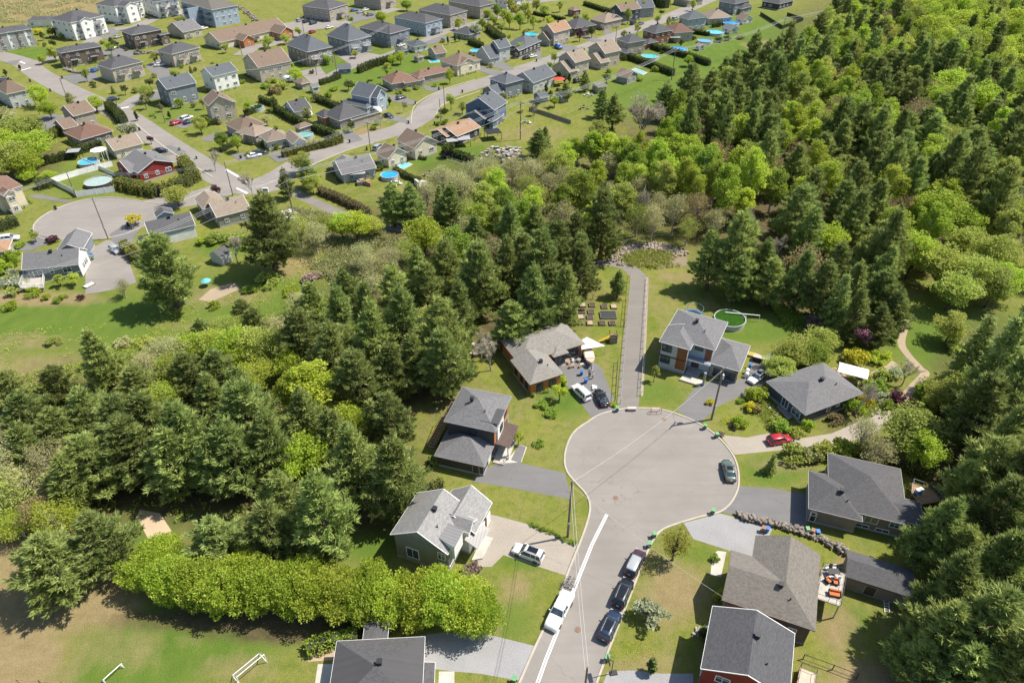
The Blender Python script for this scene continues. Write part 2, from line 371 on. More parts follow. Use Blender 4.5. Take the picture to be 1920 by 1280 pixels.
# near cul-de-sac and street
left_edge = [(965, 1300), (1003, 1213), (1040, 1135), (1070, 1060), (1092, 1005), (1104, 968), (1106, 945), (1098, 925), (1080, 905), (1064, 885), (1058.5, 862), (1064, 832), (1078, 808), (1100, 792)]
top_edge = [(1100, 792), (1125, 777), (1160, 768), (1195, 765), (1240, 768), (1285, 782), (1330, 806), (1362, 836), (1381, 868), (1385, 908), (1372, 940), (1350, 959), (1315, 968), (1280, 978)]
right_edge = [(1280, 978), (1243, 992), (1225, 1012), (1207, 1050), (1180, 1120), (1150, 1195), (1125, 1262), (1112, 1300)]
out = cat_rom([G(x, y) for x, y in left_edge + top_edge[1:] + right_edge[1:]], 5)
mb = MB()
for tri in tessellate_polygon([out]):
    a, b, c = (out[i] for i in tri)
    if (b - a).cross(c - a).z < 0: b, c = c, b
    mb.face([(p.x, p.y, .012) for p in (a, b, c)])
o = mb.build('cul_de_sac_road', asphalt); o['kind'] = 'structure'
kerb_px(left_edge); kerb_px(top_edge); kerb_px(right_edge)
mb = MB()
for off in (-.15, .15):
    pts = [G(1006, 1285), G(1024, 1235), G(1070, 1120), G(1110, 1020), G(1138, 964)]
    for i in range(len(pts) - 1):
        d = (pts[i + 1] - pts[i]).normalized(); n = Vector((-d.y, d.x, 0)); 
        mb.face([(q.x, q.y, .018) for q in (pts[i] + n * (off - .08), pts[i + 1] + n * (off - .08), pts[i + 1] + n * (off + .08), pts[i] + n * (off + .08))][::-1])
o = mb.build('road_marking', paint_white); o['kind'] = 'structure'
# suburb streets
def street(name, pxs, w, z, kerbs=True):
    L, Rr = ribbon(name, pxs, w, asphalt, z)
    return L, Rr
street('main_street', [(-40, 95), (15, 108), (45, 118), (75, 140), (120, 165), (175, 190), (235, 218), (300, 262), (365, 303), (420, 335), (470, 352), (530, 342)], 9.0, .012)
street('back_street', [(470, 352), (520, 332), (575, 300), (640, 274), (705, 256), (755, 240), (792, 218), (808, 196), (840, 176), (890, 160), (940, 143), (985, 128), (1045, 108), (1110, 84), (1180, 58), (1240, 38), (1310, 8), (1340, -6)], 9.0, .016)
street('cul_de_sac_approach', [(440, 345), (400, 362), (360, 372), (310, 380), (255, 396)], 10.0, .020)
sheet('west_cul_de_sac', [(64, 424), (72, 412), (95, 397), (125, 384), (165, 374), (210, 371), (255, 376), (300, 382), (325, 392), (305, 410), (275, 424), (240, 436), (205, 446), (160, 450), (115, 450), (78, 443), (64, 434)], asphalt, .024, True)
street('side_street', [(228, 205), (262, 182), (300, 172), (345, 166)], 6.5, .020)
street('north_road', [(40, 118), (75, 116), (105, 106), (150, 90), (185, 70), (215, 55), (255, 50), (300, 30), (340, 18)], 7.0, .028)
street('parking_lane', [(340, 18), (365, 30), (420, 45)], 9.0, .032)
street('church_road', [(452, 104), (475, 90), (510, 82), (550, 66), (585, 50), (625, 48), (700, 28), (745, 16)], 7.5, .028)
street('north_lane', [(600, 155), (650, 128), (715, 108), (780, 84), (840, 58), (905, 40), (960, 25)], 6.0, .036)
street('far_lane', [(960, 8), (1000, 4), (1060, -2)], 6.0, .028)
street('farm_lane', [(-40, 260), (30, 250), (80, 232), (108, 216)], 6.0, .036)
# kerbs of the suburb
kerb_px([(62, 428), (66, 418), (82, 404), (107, 391), (140, 379), (177, 371.5), (210, 370), (245, 374), (280, 380), (320, 381), (352, 372), (400, 352)], w=.3)
kerb_px([(62, 428), (64, 438), (76, 446), (100, 452)], w=.3); kerb_px([(190, 449), (230, 440), (262, 428)], w=.3)
kerb_px([(255, 233), (300, 270), (345, 300), (400, 333)], w=.5)
kerb_px([(480, 352), (540, 330), (600, 303), (655, 281), (700, 268)], w=.3)
kerb_px([(771, 232), (772, 215), (778, 198), (800, 182), (840, 165), (890, 150)], w=.3); kerb_px([(818, 222), (822, 205), (845, 190), (900, 171)], w=.3)
# park path beside the cul-de-sac, with its stone edging
sheet('park_path', [(1157, 770), (1168, 640), (1179, 560), (1183, 520), (1166, 503), (1140, 498), (1110, 500), (1105, 492), (1140, 488), (1175, 492), (1200, 505), (1214, 520), (1210, 580), (1203, 680), (1197, 768)], asphalt_path, .008)
ribbon('path_edging', [(1203, 742), (1209, 640), (1214, 520)], .55, mat_plain('paving_stone', (.30, .25, .20), .9, var=.3, scale=3), .013)
ribbon('wood_path', [(520, 345), (560, 365), (600, 384), (650, 405), (700, 420), (745, 428), (790, 434), (850, 448)], 3.4, asphalt_path, .008)
# driveways near
sheet('driveway', [(884, 902), (905, 880), (948, 862), (1000, 873), (1059, 886), (1072, 936), (1000, 922), (940, 911)], asphalt_drive, .008)
sheet('gravel_driveway', [(905, 962), (925, 965), (1000, 985), (1050, 1005), (1082, 1020), (1060, 1078), (1010, 1062), (944, 1040), (922, 1062), (898, 1062), (880, 1000)], gravel, .008)
sheet('gravel_yard', [(755, 1195), (830, 1185), (920, 1190), (1002, 1210), (972, 1275), (900, 1262), (850, 1258), (790, 1250)], gravel_grey, .008)
sheet('driveway', [(1046, 690), (1060, 668), (1100, 668), (1128, 690), (1148, 740), (1160, 769), (1112, 786), (1078, 740), (1052, 712)], asphalt_drive, .008)
sheet('driveway', [(1270, 770), (1300, 730), (1330, 715), (1388, 712), (1412, 672), (1445, 662), (1462, 690), (1432, 722), (1345, 762), (1312, 795)], asphalt_drive, .008)
sheet('dirt_driveway', [(1350, 815), (1400, 820), (1440, 812), (1500, 822), (1560, 812), (1610, 790), (1650, 762), (1690, 765), (1640, 815), (1560, 836), (1480, 842), (1420, 848), (1378, 852)], gravel, .008)
sheet('driveway', [(1388, 911), (1450, 915), (1505, 926), (1520, 930), (1510, 992), (1455, 980), (1400, 970), (1352, 959)], asphalt_drive, .008)
sheet('driveway', [(1282, 980), (1350, 962), (1410, 978), (1450, 988), (1420, 1050), (1350, 1026), (1300, 1010)], gravel_grey, .0095)
sheet('driveway', [(1140, 1258), (1185, 1256), (1240, 1262), (1300, 1262), (1300, 1330), (1110, 1330)], gravel_grey, .008)
sheet('basin_floor', [(1150, 492), (1165, 474), (1200, 462), (1245, 460), (1285, 470), (1290, 498), (1240, 503), (1222, 500)], mat_gravel('basin_earth', (.19, .15, .10)), .026)
ribbon('garden_path', [(1650, 765), (1690, 748), (1715, 722), (1735, 700), (1725, 690), (1700, 662), (1690, 640), (1700, 600)], 1.5, dirt, .010, keep=False)
ribbon('garden_path', [(1560, 690), (1600, 715), (1640, 702), (1680, 680)], 1.6, dirt, .014, keep=False)
sheet('sand_patch', [(256, 968), (262, 955), (300, 962), (322, 995), (278, 1010)], sand, .008); sheet('sand_patch', [(140, 1000), (158, 996), (152, 1018), (138, 1016)], sand, .008)
sheet('sand_patch', [(372, 562), (395, 542), (440, 530), (450, 542), (395, 566)], dirt, .008)
sheet('stepping_path', [(1336, 1040), (1345, 1032), (1362, 1034), (1352, 1080), (1332, 1078)], conc, .008)
sheet('terrace', [(590, 1285), (596, 1244), (628, 1244), (620, 1285)], conc, .012)
sheet('terrace', [(575, 1222), (632, 1210), (628, 1236), (578, 1240)], mat_plain('pink_paver', (.36, .26, .19), .9, var=.2, scale=3), .012)
sheet('walkway', [(823, 1258), (852, 1258), (852, 1290), (822, 1290)], conc, .012)
sheet('walkway', [(945, 868), (976, 833), (988, 838), (978, 866)], conc, .012); sheet('walkway', [(958, 862), (972, 832), (986, 838), (976, 868)], asphalt_drive, .014)
# driveways, suburb
for k, pg in enumerate([[(160, 520), (165, 470), (200, 450), (230, 455), (256, 530), (205, 545), (160, 552)], [(60, 455), (66, 440), (110, 448), (60, 470), (0, 470), (0, 458)],
    [(205, 440), (235, 420), (262, 430), (240, 462), (215, 460)], [(125, 380), (50, 370), (70, 364), (140, 378)], [(232, 200), (290, 172), (352, 172), (300, 186), (262, 188)],
    [(115, 145), (170, 128), (190, 148), (140, 158)], [(270, 125), (300, 110), (330, 140), (300, 150)], [(190, 95), (230, 85), (262, 105), (220, 110), (200, 110)], [(312, 232), (345, 215), (372, 228), (345, 242)],
    [(375, 262), (410, 245), (438, 252), (395, 266)], [(270, 285), (320, 272), (350, 285), (315, 292)], [(630, 250), (655, 240), (680, 262), (660, 268)], [(725, 215), (760, 222), (770, 232), (730, 226)],
    [(725, 178), (760, 182), (790, 196), (768, 197), (735, 190)], [(790, 160), (830, 165), (820, 172), (800, 170)], [(885, 120), (915, 128), (950, 138), (925, 142), (893, 132)], [(910, 122), (945, 118), (965, 130), (948, 133)],
    [(560, 135), (600, 125), (618, 150), (585, 158)], [(628, 102), (670, 95), (720, 105), (660, 124)], [(430, 290), (470, 285), (490, 296), (450, 302)], [(478, 60), (520, 46), (620, 30), (650, 50), (540, 62)],
    [(1035, 80), (1070, 85), (1095, 95), (1070, 102)], [(1015, 90), (990, 105), (1015, 112)], [(1080, 60), (1110, 70), (1130, 76), (1110, 80)], [(1130, 50), (1150, 62), (1135, 66)], [(1185, 28), (1200, 36), (1225, 30)],
    [(640, 30), (700, 22), (720, 30), (660, 44)], [(760, 100), (800, 85), (850, 75), (830, 66), (775, 88)], [(440, 60), (480, 48), (500, 56), (460, 66)], [(170, 62), (205, 50), (225, 60), (200, 75)],
    [(5, 118), (40, 112), (30, 122)], [(925, 190), (935, 180), (950, 185)], [(380, 15), (410, 30), (440, 40), (350, 45), (330, 30)], [(60, 230), (95, 212), (130, 222), (120, 240), (80, 246)],
    [(500, 290), (520, 285), (545, 300), (520, 305)], [(715, 300), (735, 290), (745, 300)], [(520, 108), (560, 95), (610, 105), (560, 118)]]):
    sheet('driveway', pg, asphalt_drive if k not in (0, 17, 18, 20) else asphalt, .040 + .0012 * k)
for a, b, c, d in (((425, 317), (467, 342), (466, 344), (422, 319)), ((445, 352), (466, 362), (463, 364), (442, 354)), ((38, 115), (48, 119), (46, 120), (36, 116)), ((40, 132), (58, 127), (58, 128), (40, 133)), ((220, 204), (242, 200), (242, 201.5), (221, 205.5))):
    sheet('road_marking', [a, b, c, d], paint_white, .045)
# ---------------------------------------------------------------- houses
_wc = {}
def opening_mesh(kind, w, h, trim):
    key = (kind, round(w, 1), round(h, 1), trim.name)
    if key in _wc: return _wc[key]
    w, h = key[1], key[2]
    f = MB(); p = MB(); t = .09 if kind != 'garage_door' else .14
    for c, d in (((0, 0, h - t / 2), (w, .12, t)), ((0, 0, t / 2), (w, .14, t)), ((-w / 2 + t / 2, 0, h / 2), (t, .12, h - 2 * t)), ((w / 2 - t / 2, 0, h / 2), (t, .12, h - 2 * t))): f.box(c, d)
    if kind in ('window', 'patio_door') and w > .9: f.box((0, 0, h / 2), (.06, .1, h - 2 * t))
    if kind == 'window' and h > 1.0: f.box((0, 0, h * .62), (w - 2 * t, .085, .04))
    p.box((0, .01, h / 2), (w - 2 * t + .02, .05, h - 2 * t + .02))
    if kind == 'garage_door':
        for k in range(1, 4): f.box((0, -.01, h * k / 4), (w - 2 * t, .05, .03))
    _wc[key] = (f.mesh(kind, trim), p.mesh('pane', glass if kind in ('window', 'patio_door') else doorw)); return _wc[key]
doordark = mat_plain('door_dark', (.05, .035, .03), .5)
class House: pass
HOUSES = []
def facing(pt, n):
    return (Vector((0, 0, CAMH)) - pt).normalized().dot(n) > -.02
def house(label, A, B, C, h, roof='xhh', wall='beige', sh='grey', wings=(), pitch=.45, trim=None, cat='house', name='house', auto=True, ov=.45, found=.45, group=None, accent=None, winh=1.25, garage=None, door=None, vent=True, wtrim=None):
    trim = trim or white; wtrim = wtrim or trim
    a, b, c = G(*A, h), G(*B, h), G(*C, h)
    ux = (b - a); ux.z = 0; w = ux.length; ux.normalize(); uy = Vector((-ux.y, ux.x, 0)); d = (c - b).dot(uy)
    if d < 0: raise ValueError('house corners clockwise: ' + label)
    org = Vector((a.x, a.y, 0)); rz = math.atan2(ux.y, ux.x)
    H = House(); H.root = thing(name, label, cat, org, rz, group); H.ux, H.uy, H.org = ux, uy, org; H.ov = ov; H.h = h
    def loc(px, py, hh=0):
        q = G(px, py, hh) - org; return Vector((q.dot(ux), q.dot(uy), hh))
    H.loc = loc
    H.blocks = [dict(x0=0, y0=0, x1=w, y1=d, h=h, roof=roof, pitch=pitch, wall=wall, sh=sh)]
    for i, wg in enumerate(wings):
        P, Q, wh, wr = wg[:4]; ext = wg[4] if len(wg) > 4 else (0, 0, 0, 0); op = wg[5] if len(wg) > 5 else {}
        p, q = loc(*P, wh), loc(*Q, wh)
        H.blocks.append(dict(x0=min(p.x, q.x) - ext[0], x1=max(p.x, q.x) + ext[1], y0=min(p.y, q.y) - ext[2], y1=max(p.y, q.y) + ext[3], h=wh + .003 * (i + 1), roof=wr,
                             pitch=op.get('pitch', pitch), wall=op.get('wall', wall), sh=op.get('sh', sh)))
        for kk in ('x0', 'x1', 'y0', 'y1'):
            if kk in op: H.blocks[-1][kk] = op[kk]
    for bi, bk in enumerate(H.blocks):
        x0, x1, y0, y1, bh, pt = bk['x0'], bk['x1'], bk['y0'], bk['y1'], bk['h'], bk['pitch']
        rb = MB(); r = bk['roof']; th = .20
        if r == 'flat':
            rb.prism([(x0, y0), (x1, y0), (x1, y1), (x0, y1)], bh - .25, bh, 0, 1); ztop = bh - .3
        else:
            sw = r[0] == 'y'
            X0, X1, Y0, Y1 = (x0, x1, y0, y1) if not sw else (y0, y1, x0, x1)
            half = (Y1 - Y0) / 2; ym = (Y0 + Y1) / 2; i0 = half if r[1] == 'h' else 0; i1 = half if r[2] == 'h' else 0
            if i0 + i1 > X1 - X0:
                s = (X1 - X0) / (i0 + i1); i0 *= s; i1 *= s
            zr = bh + half * pt; bk['zr'] = zr
            V = [(X0, Y0, bh), (X1, Y0, bh), (X1, Y1, bh), (X0, Y1, bh), (X0 + i0, ym, zr), (X1 - i1, ym, zr)]
            if sw: V = [(q[1], q[0], q[2]) for q in V]
            F = [(0, 1, 5, 4), (2, 3, 4, 5)]
            if i0: F.append((3, 0, 4))
            if i1: F.append((1, 2, 5))
            sl = math.hypot(half, half * pt)
            for f in F:
                pts = [Vector(V[k]) for k in f]
                if sw: pts = pts[::-1]
                e = (pts[1] - pts[0]) if not sw else (pts[-1] - pts[-2])
                ed = [(pts[(k + 1) % len(pts)] - pts[k]) for k in range(len(pts))]
                hz = [x for x in ed if abs(x.z) < 1e-5]; e = max(hz, key=lambda x: x.length).normalized()
                nn = (pts[1] - pts[0]).cross(pts[2] - pts[0]).normalized(); vv = nn.cross(e)
                rb.face(pts, 0, [(p.dot(e), p.dot(vv)) for p in pts])
                rb.face([p - Vector((0, 0, th)) for p in reversed(pts)], 1)
            E = [(0, 1), (2, 3)] + ([(3, 0)] if i0 else [(3, 4), (4, 0)]) + ([(1, 2)] if i1 else [(1, 5), (5, 2)])
            for (p, q) in E:
                p, q = Vector(V[p]), Vector(V[q])
                if sw: p, q = q, p
                dz = Vector((0, 0, th)); rb.face([p - dz, q - dz, q, p], 1)
        gt = MB()
        if r != 'flat' and cat != 'shed':
            for (p, q) in E: gt.tube([(V[p][0], V[p][1], V[p][2] - .04), (V[q][0], V[q][1], V[q][2] - .04)], .055, 4)
        ro = rb.build('roof', [SH[bk['sh']] if isinstance(bk['sh'], str) else bk['sh'], trim], H.root)
        bk['roof_obj'] = ro
        if gt.f: gt.build('edge_trim', trim, ro)
        # ridge cap line and vents
        if r != 'flat' and vent and (bi == 0) and name != 'shed':
            vb = MB(); cx, cy = (x0 + x1) / 2, (y0 + y1) / 2; rr_ = (sum(map(ord, label)) % 7 - 3) * .3
            if r[0] == 'x': vx, vy = cx + rr_, cy - .5
            else: vx, vy = cx + .5, cy + rr_
            if found and accent != 'novent':
                vb.box((vx, vy, bk['zr'] - .5 * pt + .28), (.5, .5, .55)); vb.box((vx, vy, bk['zr'] - .5 * pt + .6), (.66, .66, .1)); vb.build('roof_vent', black, ro)
                pb = MB(); qx, qy = (x0 * .3 + x1 * .7, y0 + (y1 - y0) * .3) ; dd = min(qx - x0, x1 - qx, qy - y0, y1 - qy)
                dd2 = (qy - y0 if r[0] == 'x' else min(qx - x0, x1 - qx)); zz = bh + min(dd2, dd if 'h' in r[1:] else dd2) * pt
                pb.tube([(qx, qy, zz - .1), (qx, qy, zz + .45)], .09, 8); pb.build('vent_pipe', black, ro)
        # walls
        wx0, wx1, wy0, wy1 = x0 + ov, x1 - ov, y0 + ov, y1 - ov; zt = bh + ov * pt - th - .02 if r != 'flat' else bh - .27
        wb = MB(); cor = [(wx0, wy0), (wx1, wy0), (wx1, wy1), (wx0, wy1)]
        for k in range(4):
            p, q = cor[k], cor[(k + 1) % 4]
            gab = (r[0] == 'x' and ((k == 3 and r[1] == 'g') or (k == 1 and r[2] == 'g'))) or (r[0] == 'y' and ((k == 0 and r[1] == 'g') or (k == 2 and r[2] == 'g')))
            if gab: wb.face([(*p, 0), (*q, 0), (*q, zt), ((p[0] + q[0]) / 2, (p[1] + q[1]) / 2, bk['zr'] - th - .02), (*p, zt)])
            else: wb.face([(*p, 0), (*q, 0), (*q, zt), (*p, zt)])
        wb.build('wall', WL[bk['wall']], H.root)
        if found:
            fb = MB(); e = .03
            fb.prism([(wx0 - e, wy0 - e), (wx1 + e, wy0 - e), (wx1 + e, wy1 + e), (wx0 - e, wy1 + e)], 0, found + .01 * bi); fb.build('foundation', foundation, H.root)
        bk['S'] = [((wx0, wy0), (1, 0), (0, -1), wx1 - wx0), ((wx1, wy0), (0, 1), (1, 0), wy1 - wy0), ((wx1, wy1), (-1, 0), (0, 1), wx1 - wx0), ((wx0, wy1), (0, -1), (-1, 0), wy1 - wy0)]
        bk['zt'] = zt
    def op(bi, side, u, z0, ww, hh, kind='window', tr=None, fl=None):
        (o, du, n, L) = H.blocks[bi]['S'][side]
        if 0 < u <= 1.0001: u = u * L
        x, y = o[0] + du[0] * u + n[0] * .05, o[1] + du[1] * u + n[1] * .05
        for bj, ob in enumerate(H.blocks):
            if bj != bi and ob['x0'] + ov - .2 < x + n[0] * .3 < ob['x1'] - ov + .2 and ob['y0'] + ov - .2 < y + n[1] * .3 < ob['y1'] - ov + .2 and z0 < ob['h'] + (.8 if ob['roof'] != 'flat' else 0): return None
        fm, pm = opening_mesh(kind, ww, hh, tr or wtrim)
        nm = {'window': 'window', 'patio_door': 'patio_door', 'door': 'door', 'garage_door': 'garage_door'}[kind]
        f = link(bpy.data.objects.new(nm, fm), H.root); f.location = (x, y, z0); f.rotation_euler = (0, 0, math.atan2(du[1], du[0]))
        p = link(bpy.data.objects.new('pane' if kind in ('window', 'patio_door') else 'panel', pm), f)
        if fl:
            p.data = pm.copy(); p.data.materials[0] = fl
        return f
    H.op = op; HOUSES.append(H)
    def panel(bi, side, u0, u1, z0, z1, mat, pname='cladding_panel', thick=.06):
        (o, du, n, L) = H.blocks[bi]['S'][side]; m = MB(); uc = (u0 + u1) / 2 * L; wd = abs(u1 - u0) * L
        c = (o[0] + du[0] * uc + n[0] * thick / 2, o[1] + du[1] * uc + n[1] * thick / 2, (z0 + z1) / 2)
        m.box(c, (wd if du[0] else thick, thick if du[0] else wd, z1 - z0)); return m.build(pname, mat, H.root)
    H.panel = panel
    def slab(pts, th, mat, pname, mats=None):
        """a sheet through pixel corners with their own heights, given thickness"""
        m = MB(); V = [loc(*p) for p in pts]
        if (V[1] - V[0]).cross(V[2] - V[0]).z < 0: V = V[::-1]
        n = len(V); vs = V + [v - Vector((0, 0, th)) for v in V]
        e = (V[1] - V[0]).normalized(); nn = (V[1] - V[0]).cross(V[2] - V[0]).normalized(); f = nn.cross(e)
        m.face(V, 0, [(v.dot(e), v.dot(f)) for v in V]); m.face([v - Vector((0, 0, th)) for v in reversed(V)], 1 if mats else 0)
        for i in range(n):
            j = (i + 1) % n; m.face([vs[n + i], vs[n + j], vs[j], vs[i]], 1 if mats else 0)
        return m.build(pname, mats or mat, H.root)
    H.slab = slab
    if auto:
        for bi, bk in enumerate(H.blocks):
            st = max(1, int(round((bk['h'] - .3) / 2.75)))
            for k in range(4):
                (o, du, n, L) = bk['S'][k]; wn_ = (ux * n[0] + uy * n[1]); wp = org + ux * o[0] + uy * o[1]
                if not facing(wp + (ux * du[0] + uy * du[1]) * L / 2, wn_) or L < 1.8: continue
                gd = garage is not None and garage == (bi, k); dr = door is not None and door[:2] == (bi, k)
                n_w = max(1, int(L / 3.3)); r2 = random.Random(len(label) * 31 + bi * 7 + k)
                for s in range(st):
                    zb = .9 + 2.75 * s + max(0, (bk['h'] - .3 - 2.75 * st)) * .6
                    if gd and s == 0: op(bi, k, .5, found * .3, min(4.4, L * .72), 2.2, 'garage_door'); continue
                    for q in range(n_w):
                        u = (q + .5) / n_w
                        if dr and s == 0 and q == n_w // 2: op(bi, k, u, found * .4, 1.0, 2.1, 'door', fl=doordark); continue
                        if n_w > 1 and r2.random() < .18: continue
                        big = r2.random() < .3
                        op(bi, k, u, zb, 1.7 if big else 1.1, winh)
    return H
def stairs(H, p_top, p_bot, width, z1, mat, nm='steps', n=None, loc=True):
    a, b = p_top, p_bot; n = n or max(2, int(z1 / .18)); m = MB(); d = (b - a); d.z = 0; L = d.length; d.normalize()
    for i in range(n):
        z = z1 * (n - i) / (n + 0.0); c = a + d * (L * (i + .5) / n)
        m.box((c.x, c.y, z / 2), (L / n + .01, width, z), 0, math.atan2(d.y, d.x))
    return m.build(nm, mat, H.root)
def railing(m, pts, z, hgt_=1.0, step=1.4, r=.03, balus=False):
    pts = [Vector(p) for p in pts]
    for i in range(len(pts) - 1):
        a, b = pts[i], pts[i + 1]; L = (b - a).length; n = max(1, int(L / step))
        m.tube([(a.x, a.y, z + hgt_), (b.x, b.y, z + hgt_)], r, 5); m.tube([(a.x, a.y, z + .15), (b.x, b.y, z + .15)], r * .7, 4)
        for k in range(n + 1):
            q = a.lerp(b, k / n); m.tube([(q.x, q.y, z), (q.x, q.y, z + hgt_)], r, 5)
        if balus:
            nb = int(L / .16)
            for k in range(nb):
                q = a.lerp(b, (k + .5) / nb); m.box((q.x, q.y, z + hgt_ / 2 + .05), (.03, .03, hgt_ - .1))
def deck(H, pxs, z, mat=None, rail=True, railmat=None, skip=(), nm='deck', posts=True, balus=False):
    P = [H.loc(x, y, z) for x, y in pxs]
    if (P[1] - P[0]).cross(P[2] - P[0]).z < 0: P = P[::-1]
    m = MB(); m.prism([(p.x, p.y) for p in P], z - .2, z)
    d = m.build(nm, mat or greywood, H.root)
    if rail:
        r = MB()
        for i in range(len(P)):
            if i in skip: continue
            railing(r, [P[i], P[(i + 1) % len(P)]], z, balus=balus)
        if r.f: r.build('railing', railmat or white, d)
    if posts and z > .8:
        for p in P:
            q = MB(); c = p.lerp(sum(P, Vector()) / len(P), .06); q.box((c.x, c.y, (z - .2) / 2), (.14, .14, z - .2)); q.build('post', mat or greywood, d)
    return d
# ---------------------------------------------------------------- trees: leaf and needle clumps on real limbs, a few meshes of each kind shared by copies
def leaf_mesh(name, C, D, Wd, tint, mat, tri=True):
    """C base points (n,3), D long axis vectors (n,3), Wd width vectors (n,3)"""
    n = len(C)
    if tri: V = np.stack([C - Wd, C + Wd, C + D], 1); k = 3
    else: V = np.stack([C - Wd * .6 , C + Wd * .6, C + D * .55 + Wd, C + D, C + D * .55 - Wd], 1)[:, [0, 1, 2, 3, 4]]; k = 5
    me = bpy.data.meshes.new(name); me.vertices.add(n * k); me.vertices.foreach_set('co', V.reshape(-1).astype('f'))
    me.loops.add(n * k); me.loops.foreach_set('vertex_index', np.arange(n * k, dtype='i')); me.polygons.add(n)
    me.polygons.foreach_set('loop_start', np.arange(0, n * k, k, dtype='i')); me.update(calc_edges=True)
    a = me.attributes.new('tint', 'FLOAT', 'FACE'); a.data.foreach_set('value', np.clip(tint, 0, 1).astype('f'))
    me.materials.append(mat); return me
def unit(v): return v / np.maximum(np.linalg.norm(v, axis=-1, keepdims=True), 1e-6)
def tufts(g, centres, outw, n, length, width, spread, up):
    """needle or leaf fans around each centre; outw = outward direction per centre"""
    m = len(centres); c = np.repeat(centres, n, 0); o = np.repeat(outw, n, 0)
    d = unit(o * .75 + np.array([0, 0, up]) + g.normal(0, spread, (m * n, 3)))
    w = unit(np.cross(d, g.normal(0, 1, (m * n, 3))))
    L = length * g.uniform(.6, 1.25, (m * n, 1))
    return c + g.normal(0, .17 * length, (m * n, 3)), d * L, w * (width * g.uniform(.7, 1.3, (m * n, 1)))
def trunk_mesh(name, h, r, limbs, mat, bend=.02, seed=0, n=7):
    mb = MB(); rr = random.Random(seed); pts = [Vector((math.sin(i * 1.3 + seed) * bend * h * i / 6, math.cos(i * 1.7 + seed) * bend * h * i / 6, h * i / 6)) for i in range(7)]
    mb.tube(pts, [r * (1 - .93 * i / 6) * (1.35 if i == 0 else 1) for i in range(7)], n)
    for (a, b, ra) in limbs: mb.tube([a, (a[0] * .5 + b[0] * .5, a[1] * .5 + b[1] * .5, (a[2] + b[2]) * .5 - .03 * h * .1), b], [ra, ra * .7, ra * .25], 4, cap=False)
    return mb.mesh(name, mat)
def make_pine(seed, H=16.0, Rm=4.6, n_t=26, whorls=15, dens=1.0, blunt=.55):
    g = np.random.default_rng(seed); C = []; O = []; limbs = []
    z0 = H * g.uniform(.10, .2)
    for i in range(whorls):
        f = (i + g.uniform(-.25, .25)) / whorls; z = z0 + (H * .97 - z0) * max(f, 0)
        prof = min(1, (1 - f) ** blunt * 1.12) * (.72 + .28 * min(1, f / .22))
        nb = int(round((5.6 - 1.5 * f) * dens)); a0 = g.uniform(0, 6.28)
        for k in range(nb):
            a = a0 + k * 6.283 / nb + g.normal(0, .25); L = Rm * prof * g.uniform(.55, 1.22)
            rise = g.uniform(-.02, .22) + .5 * f
            dr = np.array([math.cos(a), math.sin(a), rise]); base = np.array([0, 0, z]); tip = base + dr * L
            limbs.append((tuple(base), tuple(tip), .05 + .05 * (1 - f)))
            nt_ = max(2, int(L / .74)); sd_ = np.array([-math.sin(a), math.cos(a), 0])
            for q in range(nt_):
                s = .30 + .72 * (q + .5) / nt_; wd = (1.08 - s) * L * .34 + .14
                for sgn in ((-1, 1) if s < .85 else (0,)):
                    c = base + dr * L * s + sd_ * sgn * wd * g.uniform(.5, 1.1) + np.array([0, 0, g.normal(.05, .12)])
                    C.append(c); O.append(unit(dr * .8 + sd_ * sgn * .6))
    C.append(np.array([0, 0, H])); O.append(np.array([0, 0, 1.]))
    C = np.array(C); O = np.array(O)
    c, d, w = tufts(g, C, O, n_t, .80, .105, .42, .55)
    tint = np.repeat(g.uniform(0, .75, len(C)), n_t) + g.uniform(0, .25, len(c))
    return leaf_mesh('crown', c, d, w, tint, MATS['needles']), trunk_mesh('trunk', H * .97, .2 + H * .010, limbs, bark, seed=seed)
def make_spruce(seed, H=14.0, Rm=2.9):
    g = np.random.default_rng(seed); C = []; O = []; limbs = []; n = 26
    for i in range(n):
        f = i / n; z = H * .06 + H * .92 * f; L0 = Rm * (1 - f) ** .85 + .15; nb = max(4, int(9 * (1 - f) + 3)); a0 = g.uniform(0, 6.28)
        for k in range(nb):
            a = a0 + k * 6.283 / nb + g.normal(0, .15); L = L0 * g.uniform(.75, 1.12); dr = np.array([math.cos(a), math.sin(a), -.16 + .3 * f]); base = np.array([0, 0, z])
            if k % 2 == 0: limbs.append((tuple(base), tuple(base + dr * L * .9), .04))
            for s in np.arange(.35, 1.05, .28 / max(L, .5) + .08):
                C.append(base + dr * L * s + g.normal(0, .08, 3)); O.append(unit(dr))
    C = np.array(C); O = np.array(O); nt_ = 9
    c, d, w = tufts(g, C, O, nt_, .62, .12, .42, .12)
    return leaf_mesh('crown', c, d, w, np.repeat(g.uniform(0, .7, len(C)), nt_) + g.uniform(0, .3, len(c)), MATS['needles']), trunk_mesh('trunk', H * .97, .2, limbs, bark, seed=seed)
